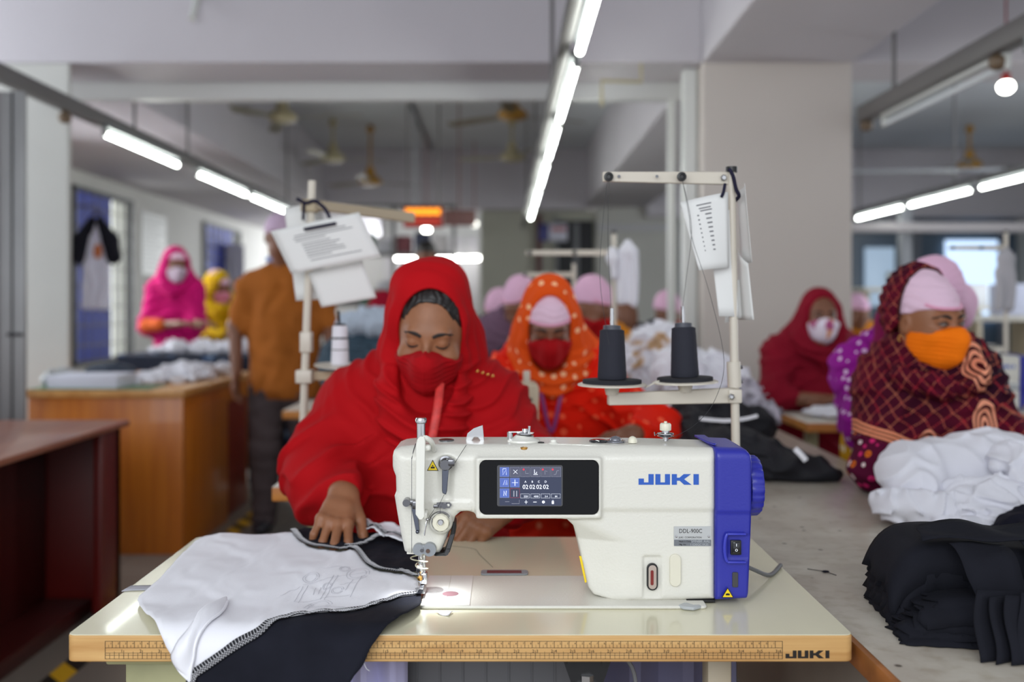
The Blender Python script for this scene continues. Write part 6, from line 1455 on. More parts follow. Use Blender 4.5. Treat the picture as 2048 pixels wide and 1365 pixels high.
# ---------------------------------------------------------------- thread stands
M_stn = mat('stand_enamel', (206, 198, 184), 0.35)
M_felt = mat('felt_black', (34, 34, 40), 0.95)
M_spool = mat('thread_black_cone', (36, 37, 48), 0.8)
nt, b = nodes_of(M_spool)
tc = nt.nodes.new('ShaderNodeTexCoord'); wv = nt.nodes.new('ShaderNodeTexWave'); wv.bands_direction = 'Z'; wv.inputs['Scale'].default_value = 160; wv.inputs['Distortion'].default_value = 3
bp = nt.nodes.new('ShaderNodeBump'); bp.inputs['Strength'].default_value = .5; bp.inputs['Distance'].default_value = .001
nt.links.new(tc.outputs['Object'], wv.inputs['Vector']); nt.links.new(wv.outputs['Fac'], bp.inputs['Height']); nt.links.new(bp.outputs[0], b.inputs['Normal'])
M_paper = mat('paper', (224, 224, 222), 0.7)
M_pinkt = mat('print_grey', (120, 120, 124), .8)
def bar(mb, a, b_, hgt, th):
    """flat bar from a to b, hgt high, th thick"""
    a = Vector(a); b_ = Vector(b_); d = (b_-a).normalized(); up = Vector((0, 0, 1)); up = (up-d*up.dot(d)).normalized(); n = d.cross(up)
    v = []
    for p, k in ((a, .75), (b_, 1)):
        for s1, s2 in ((-1, -1), (1, -1), (1, 1), (-1, 1)): v.append(p+up*hgt*.5*s1*(k)+n*th*.5*s2)
    return mb.raw(v, [(0, 1, 2, 3), (7, 6, 5, 4), (0, 4, 5, 1), (1, 5, 6, 2), (2, 6, 7, 3), (3, 7, 4, 0)])
Y1 = 1.74
def q1(px, py, Y=Y1): return Wp(px, py, Y)
st = thing('thread_stand', (q1(1472, 895).x, Y1, TZ), 'cream thread stand behind the blue end of the front machine, papers tied at its top', 'thread stand')
foot = Vector((q1(1475, 895).x, Y1, TZ)); top = q1(1462, 341)
MB().cyl(foot, top, .0078, None, 18).lathe([(.016, 0), (.016, .008), (.010, .02)], foot, n=18).obj('pole', M_stn, st)
MB().cyl(q1(1463, 345), q1(1463, 334), .0105, None, 16).obj('pole_cap', M_black, st)
ar = bar(MB(), q1(1205, 354, 1.72), q1(1456, 357), .024, .010).obj('upper_arm', M_stn, st, bevel=.002)
for px_ in (1217, 1363):
    p = q1(px_, 354, 1.714)
    MB().lathe([(.0035, 0), (.0085, 0), (.0085, .004), (.0045, .005), (.0035, .003)], p, (0, -1, 0), 24).obj('eyelet', M_black, st)
for px_ in (1238, 1314): MB().cyl(q1(px_, 353, 1.716), q1(px_, 353, 1.713), .0028, None, 12).obj('arm_hole', M_dsteel, st)
MB().lathe([(.006, 0), (.006, .003), (.004, .005), (0, .005)], q1(1447, 356, 1.732), (0, -1, 0), 6).obj('screw', M_steel, st)
bar(MB(), q1(1216, 799, 1.70), q1(1470, 791), .028, .016).obj('lower_arm', M_stn, st, bevel=.002)
MB().rbox(q1(1454, 0).x, q1(1481, 0).x, Y1-.014, Y1+.014, q1(0, 806).z, q1(0, 778).z, .003).obj('clamp', M_stn, st)
MB().cyl(q1(1469, 775), q1(1467, 724), .0125, None, 18).obj('sleeve', M_stn, st)
for py_ in (735, 764): MB().lathe([(.0035, 0), (.0035, .006), (.002, .007)], q1(1478, py_), (1, 0, 0), 8).obj('screw', M_dsteel, st)
MB().lathe([(.006, 0), (.006, .004), (.003, .006), (0, .006)], q1(1462, 794, 1.722), (0, -1, 0), 6).obj('screw', M_steel, st)
def disc_spool(px, pyd, Y, rad, pytop, rodtop, wb, label, tilt):
    c = q1(px, pyd, Y); Rt = Matrix.Rotation(tilt, 4, 'Y')
    def place(mb): mb.v = [tuple(Vector(c)+(Rt @ Vector(p))) for p in mb.v]; return mb
    place(MB().lathe([(rad, -.003), (rad, -.0005), (rad-.004, .001), (0, .001)], n=48)).obj('disc', M_stn, st)
    place(MB().lathe([(rad-.009, .001), (rad-.009, .007), (rad-.010, .0075), (0, .0075)], n=48)).obj('felt_pad', M_felt, st)
    place(MB().cyl((0, 0, -.020), (0, 0, -.002), .011, .015, 16)).obj('disc_post', M_stn, st)
    hgt = (pyd-pytop)*Y/F
    place(MB().cyl((0, 0, 0), (0, 0, (pyd-rodtop)*Y/F), .0035, None, 12)).obj('spindle', M_steel, st)
    t = thing('thread_cone', c, label, 'thread spool', 'black thread cones on the front stand')
    z0 = .0085; r0 = wb*Y/F/2
    prof = [(.008, z0), (r0*.96, z0), (r0, z0+.004)]+[(r0*(1-.16*k/14)*(1+.006*math.sin(k*2.3)), z0+.004+(hgt-.018)*k/14) for k in range(1, 15)]+[(r0*.78, hgt-.006), (r0*.70, hgt-.004)]
    place(MB().lathe(prof, n=40)).obj('thread', M_spool, t)
    place(MB().lathe([(r0*.62, hgt-.006), (r0*.60, hgt+.003), (.007, hgt+.004)], n=24)).obj('cone_core', mat('core_grey', (70, 72, 82), .5), t)
disc_spool(1224, 768, 1.70, .0615, 655, 617, 58, 'left of the two black thread cones on the front stand', 0.0)
disc_spool(1370, 763, 1.72, .0590, 650, 613, 56, 'right of the two black thread cones on the front stand', -.03)
MB().tube([q1(1291, 775, 1.705), q1(1318, 762, 1.71)], .004, 6, flat=(0, 0, 1)).obj('disc_link', M_stn, st)
def wire(pts, r=.0004, name='running_thread', parent=None, m=None): return MB().tube(smooth_poly(pts, 6, False), r, 5).obj(name, m or mat('thread_black', (40, 40, 44), 0.7), parent)
wire([q1(1215, 362, 1.71), q1(1206, 440, 1.70), q1(1200, 560, 1.70), q1(1218, 690, 1.66)], parent=st); wire([q1(1218, 362, 1.71), q1(1216, 480, 1.71), q1(1222, 620, 1.70)], parent=st)
wire([q1(1365, 362, 1.71), q1(1378, 430, 1.7), q1(1385, 480, 1.7), q1(1420, 590, 1.66), q1(1448, 720, 1.6), q1(1430, 800, 1.55), q1(1390, 850, 1.5), q1(1336, 880, 1.475)], parent=st)
wire([q1(1365, 362, 1.71), q1(1383, 455, 1.7), q1(1372, 560, 1.71), q1(1362, 640, 1.72)], parent=st)
def sheet(pts, label=None, parent=None, lines=(), curl=.0, name='paper_sheet', bend=(0, 0), th=.0006, cat='paper', group=None, m=None):
    """pts: four corners (tl, tr, br, bl) in space"""
    P = [Vector(p) for p in pts]; n = 10; v = []; f = []
    nrm = (P[1]-P[0]).cross(P[3]-P[0]).normalized()
    if nrm.y > 0: nrm = -nrm
    def S(u, w): return P[0]*(1-u)*(1-w)+P[1]*u*(1-w)+P[2]*u*w+P[3]*(1-u)*w+nrm*(curl*math.sin(PI*u)*1.0+bend[0]*w*w+bend[1]*u*u*w)
    for i in range(n+1):
        for j in range(n+1): v.append(S(i/n, j/n))
    for i in range(n):
        for j in range(n): k = i*(n+1)+j; f.append((k, k+1, k+n+2, k+n+1))
    o = MB().raw(v, f).obj(name, m or M_paper, parent, solid=th, ang=0)
    if lines:
        mb = MB()
        for (u0, u1, w) in lines:
            k = max(2, int((u1-u0)*10)); mb.tube([S(u0+(u1-u0)*i/k, w)+nrm*.0008 for i in range(k+1)], .0011 if u1-u0 > .2 else .0013, 4, flat=tuple(nrm))
        mb.obj('printed_text', M_pinkt, o, smooth=False)
    if label: tag(o, label, cat, group)
    return o
rs = random.Random(3)
grid = [(.30, .62, .10), (.34, .60, .15), (.36, .62, .185)]+[(.28+.002*i, .32, .24+i*.062) for i in range(9)]+[(.46+.01*i, .60, .24+i*.062) for i in range(9)]
sheet([q1(1360, 405, 1.715), q1(1456, 384, 1.72), q1(1458, 536, 1.72), q1(1398, 541, 1.70)], 'sheet of small printed lines tied slantwise left of the front stand pole', None, grid, .004)
sheet([q1(1412, 420, 1.735), q1(1461, 420, 1.735), q1(1478, 634, 1.735), q1(1438, 633, 1.73)], 'longer blank sheet hanging behind the printed one on the front stand pole', None, (), .002)
sheet([q1(1474, 383, 1.76), q1(1489, 367, 1.71), q1(1504, 524, 1.69), q1(1482, 530, 1.78)], 'curled sheet sticking out to the right of the front stand pole at its top', None, (), -.006)
sheet([q1(1476, 500, 1.77), q1(1496, 527, 1.72), q1(1508, 640, 1.72), q1(1476, 640, 1.79)], 'lowest sheet right of the front stand pole, with a faint edge of dots', None, (), .004)
sheet([q1(1452, 560, 1.765), q1(1488, 560, 1.765), q1(1492, 634, 1.765), q1(1450, 646, 1.765)], 'small back sheet behind the front stand pole', None, (), .002)
MB().tube(smooth_poly([q1(1458, 338, 1.725), q1(1466, 352, 1.722), q1(1472, 378, 1.722), q1(1478, 392, 1.73), q1(1470, 402, 1.745)], 5, False), .0035, 8).tube(smooth_poly([q1(1450, 368, 1.72), q1(1447, 384, 1.715), q1(1443, 394, 1.712)], 4, False), .0028, 8).obj('string', M_navy, st)
# second stand, left, on the second table
Y2 = 2.40
def q2(px, py, Y=Y2): return Wp(px, py, Y)
st2 = thing('thread_stand', (q2(602, 966).x, Y2, TZ), 'cream thread stand left of the red headscarf, with a large clipped paper', 'thread stand')
MB().cyl(q2(602, 966), q2(624, 362), .0098, None, 16).obj('pole', M_stn, st2)
MB().lathe([(.018, 0), (.018, .006), (.012, .012)], (q2(602, 0).x, Y2, TZ), n=16).obj('foot', M_dsteel, st2)
bar(MB(), q2(626, 410), Wp(825, 436, 2.9), .032, .018).obj('upper_arm', mat('arm_tan', (168, 152, 124), .5), st2, bevel=.002)
MB().rbox(q2(604, 0).x, q2(634, 0).x, Y2-.02, Y2+.02, q2(0, 425).z, q2(0, 400).z, .003).obj('clamp', mat('arm_tan', (168, 152, 124), .5), st2)
bar(MB(), q2(592, 752), Wp(860, 752, 2.5), .028, .016).obj('lower_arm', mat('arm_tan2', (190, 172, 144), .5), st2, bevel=.002)
MB().rbox(q2(594, 0).x, q2(626, 0).x, Y2-.022, Y2+.022, q2(0, 766).z, q2(0, 740).z, .003).obj('clamp', M_stn, st2)
MB().rbox(q2(602, 0).x, q2(624, 0).x, Y2-.018, Y2+.018, q2(0, 705).z, q2(0, 664).z, .003).obj('clamp', M_stn, st2)
c = q2(684, 731, 2.42)
MB().lathe([(.070, -.003), (.070, 0), (0, .001)], c, (0.05, -.05, 1), 40).obj('disc', M_stn, st2); MB().cyl(c-Vector((0, 0, .03)), c, .008, .012, 12).obj('disc_post', mat('arm_tan2', (190, 172, 144), .5), st2)
MB().cyl(c, q2(677, 622, 2.42), .0035, None, 8).obj('spindle', M_black, st2)
c2_ = q2(806, 733, 2.5); MB().lathe([(.060, -.003), (.060, 0), (0, .001)], c2_, n=36).obj('disc', M_stn, st2)
tcn = thing('thread_cone', c, 'white thread cone with dark bands on the stand left of the red headscarf', 'thread spool')
MB().lathe([(.021, .001), (.0225, .006), (.019, .096), (.017, .101), (.006, .102)], q2(680, 731, 2.42), n=28).obj('thread', mat('thread_white', (226, 224, 232), .8), tcn)
for za in (.036, .066): MB().lathe([(.0213-.03*za*.9, 0), (.0222-.03*za*.9, .001), (.0222-.03*za*.9, .005), (.0213-.03*za*.9, .006)], q2(680, 731, 2.42)+Vector((.0, 0, za)), n=28).obj('dark_band', M_black, tcn)
MB().lathe([(.016, .101), (.013, .106), (.004, .107)], q2(680, 731, 2.42), n=20).obj('cone_core', M_black, tcn)
tx = [(.22, .80, .22), (.20, .86, .28), (.21, .55, .34)]+[(.26, .26+.3*rs.random()+.25, .42+.06*i) for i in range(6)]+[(.27, .84, .80)]
o_ = sheet([q2(541, 463, 2.36), q2(718, 425, 2.33), q2(762, 513, 2.33), q2(583, 548, 2.35)], 'large sheet of typed lines clipped crosswise on the left stand', None, tx, .004)
sheet([q2(616, 546, 2.385), q2(724, 522, 2.375), q2(753, 596, 2.37), q2(643, 615, 2.38)], 'blank sheet hanging under the large typed sheet on the left stand', None, (), .003)
sheet([q2(568, 418, 2.44), q2(606, 410, 2.44), q2(640, 598, 2.43), q2(592, 602, 2.43)], 'narrow back sheet hanging behind the left stand pole', None, (), .003)
sheet([q2(608, 540, 2.425), q2(650, 536, 2.425), q2(662, 596, 2.425), q2(614, 602, 2.425)], 'small sheet end showing between the larger papers of the left stand', None, (), .003)
MB().tube([q2(608, 459, 2.335), q2(640, 453, 2.33), q2(672, 447, 2.33)], .004, 8).obj('paper_clip', M_navy, o_)
MB().tube(smooth_poly([q2(594, 398, 2.38), q2(612, 406, 2.375), q2(630, 402, 2.375), q2(650, 418, 2.37), q2(660, 438, 2.36)], 5, False), .0045, 8).tube([q2(608, 404, 2.38), q2(606, 440, 2.37)], .004, 6).obj('string', M_navy, st2)
# second table and its beige machine
def sew_table(x0, x1, y0, y1, label, legs=True, top=M_cream):
    t = thing('sewing_table', ((x0+x1)/2, (y0+y1)/2, 0), label, 'table', None)
    MB().rbox(x0, x1, y0, y1, TZ-.036, TZ-.0012, .004).obj('tabletop', M_edge2, t); MB().rbox(x0+.001, x1-.001, y0+.001, y1-.001, TZ-.0012, TZ, .0004).obj('laminate', top, t)
    for x in (x0+.07, x1-.11): MB().rbox(x, x+.04, y0+.2, y0+.26, 0, TZ-.036, .004).obj('leg', M_stand, t); MB().rbox(x-.03, x+.07, y0+.03, y1-.03, 0, .03, .005).obj('foot', M_stand, t)
    return t
M_edge2 = wood('edge_wood_warm', (206, 140, 66), (176, 108, 44), 0, 1.2, .45)
M_top2 = mat('laminate_grey', (214, 210, 200), .3)
sew_table(-.575, .44, 2.34, 2.74, 'sewing table behind the red scarfed woman, orange wood edge at its left corner', top=M_top2)
sew_table(1.15, 1.86, 3.62, 4.02, 'sewing table in front of the crimson woman', top=M_top2)
sew_table(1.95, 2.9, 3.92, 4.46, 'sewing table at the far right edge under the distant machine', top=M_top2)
sew_table(.2, 1.0, 4.7, 5.15, 'sewing table of the middle row beside the column', top=M_top2)
sew_table(-.5, .25, 3.32, 3.75, 'sewing table of the middle row behind the red headscarf', top=M_top2)
M_mbeige = mat('machine_beige', (206, 194, 168), .4)
m2 = thing('sewing_machine', (-.1, 2.5, TZ), 'beige older sewing machine seen from behind, between red and orange women', 'sewing machine')
pb2 = [(1078, 775), (1076, 900), (1040, 905), (1030, 860), (900, 855), (870, 870), (865, 950), (740, 950), (745, 790), (770, 774), (985, 770), (1070, 768)]
MB().prism([(pxx(a, 2.5), pz(b_, 2.5)) for a, b_ in pb2], 2.5, 2.61).obj('machine_body', M_mbeige, m2, bevel=.006)
MB().rbox(-.40, .12, 2.49, 2.66, TZ+.0002, TZ+.006, .002).obj('bed', M_mbeige, m2)
MB().rbox(pxx(1047, 2.5), pxx(1061, 2.5), 2.53, 2.55, pz(770, 2.5), pz(744, 2.5), .003).obj('pressure_screw', M_stn, m2)
for a, b_ in ((1035, 816), (1050, 808), (1042, 829), (1061, 800)): MB().lathe([(.0048, 0), (.0048, .002), (0, .002)], Wp(a, b_, 2.4995), (0, -1, 0), 14).obj('screw_hole', M_black, m2)
MB().lathe([(.012, 0), (.012, .0008), (.0105, .001), (0, .0006)], Wp(1012, 798, 2.4997), (0, -1, 0), 24).obj('round_cap', mat('beige_cap', (196, 184, 158), .4), m2)
# distant machines: copies of the front one
rx, ry = 2.13-.2465, 4.05-1.42
mc = copy_thing(mach, mach.location+Vector((rx, ry, 0)), 'distant blue and white machine cut by the right edge, behind the maroon sari', 'distant blue and white machines')
copy_thing(mach, mach.location+Vector((.62, 3.36, 0)), 'distant white machine behind the orange spotted scarf, beside the white heap', 'distant blue and white machines')
# further stands
def stand(px, ptop, Y, armx, pyarm, label, zfoot=TZ, pole_r=.009, arm2=None):
    p = Wp(px, ptop, Y); t = thing('thread_stand', (p.x, Y, zfoot), label, 'thread stand')
    MB().cyl((p.x, Y, zfoot), p, pole_r, None, 12).obj('pole', M_stn, t); MB().cyl(p, p+Vector((0, 0, .012)), pole_r*1.3, None, 12).obj('pole_cap', M_black, t)
    a = Wp(armx, pyarm, Y); bar(MB(), a, (p.x, Y, a.z), .024, .014).obj('upper_arm', M_stn, t, bevel=.002)
    for u in (.04, .55): MB().lathe([(.009, 0), (.009, .004), (.004, .004)], (a.x+(p.x-a.x)*u, Y-.008, a.z), (0, -1, 0), 12).obj('eyelet', M_black, t)
    bar(MB(), (a.x+.02, Y, a.z-.46), (p.x, Y, a.z-.46), .024, .014).obj('lower_arm', M_stn, t, bevel=.002)
    for u in (.15, .6):
        c_ = Vector((a.x+(p.x-a.x)*u, Y, a.z-.44)); MB().lathe([(.055, 0), (.055, .003), (0, .003)], c_, n=24).obj('disc', M_stn, t)
    return t
stand(1228, 468, 3.75, 1052, 506, 'middle distance thread stand draped with white shirts behind the left black cone', .76)
stand(1148, 528, 4.3, 1046, 550, 'small far thread stand just above the orange headscarf', .76)
stand(2012, 466, 4.3, 1898, 496, 'far thread stand at the right edge with white cloth over its top', .76)
# ---------------------------------------------------------------- heaps of garments
def heap(name, label, blobs, m, seed=1, amp=.010, freq=22, h=.006, group=None, cat='garment', flat=None, ridgey=1.0, k=.05, dark=None):
    """crumpled cloth: a cluster of soft blobs creased by warped ridges"""
    lo = np.min([np.array(b_[0])-np.array(b_[1]) for b_ in blobs], 0)-.03; hi = np.max([np.array(b_[0])+np.array(b_[1]) for b_ in blobs], 0)+.03
    V = Vol(lo, hi, h)
    for c_, r_ in blobs: V.ell(c_, r_, None, k)
    def fn(X, Y, Z):
        a = vnoise(X*freq*.35, Y*freq*.35, Z*freq*.35, seed); b2_ = vnoise(X*freq*.5+9, Y*freq*.5, Z*freq*.5, seed+1)
        r1 = 1-2*np.abs(np.sin((X*freq*1.0+Z*freq*.7+Y*freq*.3)+2.4*a)); r2 = 1-2*np.abs(np.sin((Z*freq*1.3-X*freq*.6+Y*freq*.5)+2.6*b2_))
        return amp*(.55*a+ridgey*(.42*r1+.42*r2))
    V.disp(fn)
    if flat is not None:
        X, Y, Z = V.grid(); V.d = np.maximum(V.d, (flat-Z).astype(np.float32)+0*V.d)
    return tag(V.obj(name, m, None, keep_big=-1, smooth_it=1), label, cat, group)
ZL = .7405
# the white heap at the right, on the long table
G = 'white garments heaped on the long table at the right'
heap('white_garment', 'large smooth white shirt on top of the right hand white heap', [((1.01, 2.15, .855), (.16, .10, .060)), ((.905, 2.09, .825), (.075, .08, .050)), ((1.11, 2.12, .84), (.12, .09, .080))], M_cotton2, 2, .011, 15, .0042, G, flat=ZL+.045, ridgey=.8)
heap('white_garment', 'rumpled white garment under the smooth shirt, leftmost of the right hand heap', [((.875, 2.03, .785), (.085, .075, .042)), ((.93, 1.97, .78), (.07, .05, .036))], M_cotton2, 5, .010, 20, .0036, G, flat=ZL+.0005)
heap('white_garment', 'tightly gathered white garment at the middle of the right hand heap', [((1.02, 1.985, .805), (.10, .065, .055)), ((.99, 1.93, .775), (.085, .05, .036))], M_cotton2, 8, .012, 23, .0034, G, flat=ZL+.0005)
heap('white_garment', 'ruffled white sleeves spilling at the right edge above the black cloth', [((1.09, 2.02, .875), (.07, .06, .045)), ((1.14, 1.96, .82), (.09, .07, .07))], M_cotton2, 11, .012, 25, .0034, G, flat=ZL+.0005)
heap('white_garment', 'small twisted white cuff in the lower front of the right hand heap', [((.955, 1.885, .765), (.055, .035, .024)), ((.90, 1.91, .762), (.04, .04, .02))], M_cotton2, 14, .008, 30, .003, G, flat=ZL+.0005)
M_darkheap = mat('dark_jersey', (24, 24, 36), .9, noise=.2, nscale=10, bump=.1, bscale=40, spec=.15)
heap('black_garment', 'dark blue black garment between the white heap and the layered black stack', [((1.06, 1.80, .785), (.12, .075, .05)), ((.98, 1.79, .765), (.05, .05, .025))], M_darkheap, 17, .007, 30, .004, 'black garments on the long table', flat=ZL+.0005)
# the black heap further back
G2 = 'black garments heaped behind the front machine'
M_blackc2 = mat('black_jersey', (30, 30, 36), .7, noise=.2, nscale=10, bump=.1, bscale=40, spec=.3)
heap('black_garment', 'black garment with tapering end, front of the black heap behind the hand wheel', [((.62, 2.62, .80), (.13, .11, .075)), ((.75, 2.58, .775), (.12, .09, .045)), ((.84, 2.54, .755), (.06, .05, .022))], M_blackc2, 21, .010, 22, .0048, G2, flat=ZL+.0005)
heap('black_garment', 'black garment bundled higher at the back of the black heap', [((.60, 2.86, .86), (.12, .09, .085)), ((.72, 2.88, .84), (.10, .08, .07))], M_blackc2, 24, .011, 22, .0048, G2, flat=ZL+.0005)
heap('black_garment', 'black garment with pale seam at the left of the heap, right of the orange sleeve', [((.53, 2.70, .80), (.075, .10, .075)), ((.56, 2.78, .86), (.07, .08, .05))], M_blackc2, 27, .010, 24, .0048, G2, flat=ZL+.0005)
MB().tube(smooth_poly([Wp(1400, 838, 2.55), Wp(1450, 842, 2.55), Wp(1490, 838, 2.55), Wp(1515, 832, 2.56)], 5, False), .005, 6, flat=(0, -1, 0)).obj('pale_piping', M_cotton, bpy.data.objects['black_garment.003'])
MB().tube(smooth_poly([Wp(1590, 898, 2.49), Wp(1602, 910, 2.48), Wp(1612, 922, 2.475)], 4, False), .008, 6, flat=(0, -1, 0)).obj('pale_piping', M_cotton, bpy.data.objects['black_garment.001'])
G3 = 'white garments heaped in the middle distance'
M_wprint = mat('white_printed', (220, 220, 228), .9, bump=.1, bscale=30, spec=.2)
add_nodes(M_wprint, lambda nt, b, tc: [nt.links.new(tc.outputs['Object'], (n := nt.nodes.new('ShaderNodeTexNoise')).inputs['Vector']), setattr(n.inputs['Scale'], 'default_value', 9),
    nt.links.new(ramp(nt, n.outputs[0], [(0, (222, 222, 230)), (.62, (222, 222, 230)), (.66, (196, 160, 120)), (.74, (150, 130, 110))], False), b.inputs['Base Color'])])
heap('white_garment', 'white shirt heap directly behind the right black cone', [((.72, 3.35, .90), (.14, .12, .15)), ((.60, 3.3, .98), (.10, .09, .09))], M_cotton2, 31, 0.019, 25, .007, G3, flat=ZL+.0005)
heap('white_garment', 'white heap with spread sleeves just above the black heap', [((.60, 3.08, .86), (.11, .09, .09)), ((.74, 3.10, .84), (.10, .08, .08)), ((.68, 3.05, .80), (.13, .08, .05))], M_cotton2, 34, 0.021, 30, .006, G3, flat=ZL+.0005)
heap('white_garment', 'printed white garment on the heap between the two black cones', [((.58, 3.62, 1.03), (.13, .10, .12)), ((.46, 3.65, .98), (.10, .09, .09)), ((.56, 3.62, .86), (.10, .10, .13))], M_wprint, 37, 0.019, 24, .007, G3, flat=ZL+.0005)
heap('white_garment', 'low white cloth lying left of the white heap behind the orange sleeve', [((.42, 2.72, .80), (.07, .08, .05)), ((.38, 2.78, .79), (.06, .06, .04))], M_cotton2, 40, 0.015, 33, .006, G3, flat=TZ+.0005)
heap('white_garment', 'white heap under the far end of the long table near the crimson woman', [((.93, 3.75, .80), (.09, .15, .06)), ((.80, 3.72, .86), (.07, .09, .12))], M_wprint, 43, 0.015, 30, .007, G3, flat=ZL+.0005)
heap('white_garment', 'white cloth spread on the table before the crimson woman', [((1.40, 3.80, .78), (.21, .12, .03)), ((1.55, 3.84, .785), (.12, .09, .035))], M_wprint, 46, .008, 24, .006, 'white cloth on other tables', flat=TZ+.0005)
heap('black_garment', 'black cloth hanging over the table edge before the crimson woman', [((1.33, 3.60, .70), (.06, .016, .09))], M_blackc2, 47, .004, 24, .005)
heap('lace_bundle', 'grey lace bundle on the long table just right of the front stand pole', [((.76, 3.02, .92), (.06, .06, .06)), ((.80, 3.0, .86), (.07, .05, .06))], mat('lace_grey', (176, 172, 184), .8, noise=.5, nscale=30), 50, .014, 40, .005)
# white shirts hanging from the middle stands
def hang(label, px0, px1, py0, py1, Y, m, seed=1, grp=None, name='hanging_shirt'):
    a = Wp(px0, py0, Y); c_ = Wp(px1, py1, Y); cx_, w_ = (a.x+c_.x)/2, abs(c_.x-a.x)/2; hh_ = (a.z-c_.z)/2; cz = (a.z+c_.z)/2
    V = Vol((cx_-w_-.05, Y-.1, cz-hh_-.03), (cx_+w_+.05, Y+.1, cz+hh_+.05), .006)
    V.rbox((cx_, Y, cz-.01), (w_, .022, hh_-.01), .02, None, 0); V.cone((cx_, Y, cz+hh_-.03), (cx_, Y, cz+hh_), .02, .014, .04)
    V.disp(lambda X, Y_, Z: .008*np.sin((X-cx_)*90+2*vnoise(X*6, Y_*6, Z*3, seed))*np.clip((cz+hh_-Z)/.1, 0, 1))
    return tag(V.obj(name, m, None, keep_big=-1), label, 'shirt', grp)
hang('white shirts hanging on the middle thread stand, behind the left black cone', 1236, 1276, 486, 612, 3.72, M_cotton2)
hang('narrow white cloth strip hanging left of the middle stand pole', 1218, 1232, 500, 560, 3.70, M_cotton2, 3)
hang('white cloth draped over the far right thread stand', 1994, 2030, 500, 622, 4.26, mat('white_dull', (176, 174, 180), .9), 4)
# raglan shirt on the shuttered window
def raglan(cx_, Y, z0, z1, w_, label):
    t = thing('hanging_shirt', (cx_, Y, z0), label, 'shirt')
    hgt = z1-z0; V = Vol((cx_-w_, Y-.12, z0-.03), (cx_+w_, Y+.12, z1+.05), .008)
    V.rbox((cx_, Y, z0+hgt*.40), (w_*.62, .03, hgt*.40), .03, None, 0); V.cone((cx_, Y, z0+hgt*.7), (cx_, Y, z1-.04), w_*.40, w_*.14, .05, sc=(1, .25, 1))
    V.disp(lambda X, Y_, Z: .006*np.sin(X*50+2*vnoise(X*4, Y_*4, Z*3, 3))); V.obj('front', mat('shirt_blueish', (214, 218, 238), .85), t, keep_big=-1)
    for q in (-1, 1):
        V = Vol((cx_-w_-.1, Y-.1, z0), (cx_+w_+.1, Y+.1, z1+.04), .008); V.chain([(cx_+q*w_*.18, Y-.01, z1-.05), (cx_+q*w_*.62, Y-.01, z0+hgt*.74), (cx_+q*w_*.74, Y, z0+hgt*.56)], [.04, .075, .07], .03); V.obj('black_sleeve', M_blackc, t, keep_big=-1)
    MB().tube([(cx_-.07, Y, z1-.02), (cx_, Y, z1+.03), (cx_+.07, Y, z1-.02)], .012, 6).obj('collar', M_black, t)
    mb = MB(); mb.ball((cx_+.03, Y-.045, z0+hgt*.62), .05, 12, (.8, .2, 1.4)); mb.obj('print', mat('print_orange', (190, 110, 60), .7), t)
    MB().tube([(cx_, Y, z1+.02), (cx_, Y+.01, z1+.10), (-4.2, Y+.05, z1+.10)], .006, 6).obj('hanger', M_rail, t)
p0 = Wp(193, 620, 8.9); p1 = Wp(193, 432, 8.9); raglan(p0.x, 8.9, p0.z, p1.z, .215, 'white shirt with black sleeves hanging before the blue shuttered window at the left')
hang('pale white shirts hanging beside the second left window', 446, 488, 486, 600, 14.2, M_cotton2, 7)
# ---------------------------------------------------------------- cutting table and things on the desk at the left
def flowers(name):
    m = mat(name, (20, 34, 60), .85)
    def fn(nt, b, tc):
        v = nt.nodes.new('ShaderNodeTexVoronoi'); v.inputs['Scale'].default_value = 11; nt.links.new(tc.outputs['Object'], v.inputs['Vector'])
        nt.links.new(ramp(nt, v.outputs['Distance'], [(0, (150, 170, 186)), (.28, (44, 76, 120)), (.42, (16, 26, 46))], False), b.inputs['Base Color'])
    return add_nodes(m, fn)
t = thing('cutting_table', (-1.6, 6.4, 0), 'cutting table covered with dark blue flowered cloth, behind the wooden desk', 'table')
MB().prism([(-2.55, 6.35), (-2.50, 6.25), (-1.0, 6.05), (-.65, 6.1), (-.65, 6.6), (-2.5, 6.7)], .84, .875, 'xy').obj('tabletop', wood('plain_board', (190, 160, 120), (160, 130, 96), 0), t)
V = Vol((-2.75, 5.9, .0), (-.45, 6.85, .92), .016)
X, Y, Z = V.grid(); d2 = poly_sdf([(-2.60, 6.40), (-2.55, 6.22), (-1.0, 6.02), (-.60, 6.06), (-.60, 6.64), (-2.55, 6.74)], X[:, :, 0], Y[:, :, 0])[:, :, None]
wav = .02*np.sin(X*28+1.5*np.sin(X*7))*np.clip((.85-Z)/.3, 0, 1)
V.d = np.maximum(np.maximum(d2-wav-.0, np.maximum(Z-.885, .05-Z)), -(np.maximum(d2+.03, Z-.87))).astype(np.float32)
V.obj('flowered_cloth', flowers('cloth_flowered'), t, keep_big=-1)
G4 = 'white garments on the cutting table'
heap('white_garment', 'white cloth heap on the cutting table before the mustard scarf', [((-1.92, 6.45, .91), (.22, .13, .05)), ((-1.72, 6.4, .93), (.12, .10, .07)), ((-2.05, 6.4, .92), (.08, .08, .05))], M_cotton2, 60, .03, 20, .009, G4, flat=.8865)
heap('white_garment', 'small white cloth heap on the cutting table left of the brown shirt', [((-2.28, 6.45, .91), (.14, .10, .04)), ((-2.2, 6.4, .93), (.06, .06, .04))], M_cotton2, 63, .03, 22, .009, G4, flat=.8865)
heap('grey_cloth_heap', 'pale grey heap of cloth on dark checked bundle, right of the white thread cone', [((-.60, 4.25, 1.13), (.17, .12, .07)), ((-.50, 4.2, 1.12), (.10, .10, .06))], mat('cloth_paleblue', (176, 188, 204), .9), 66, .016, 16, .008)
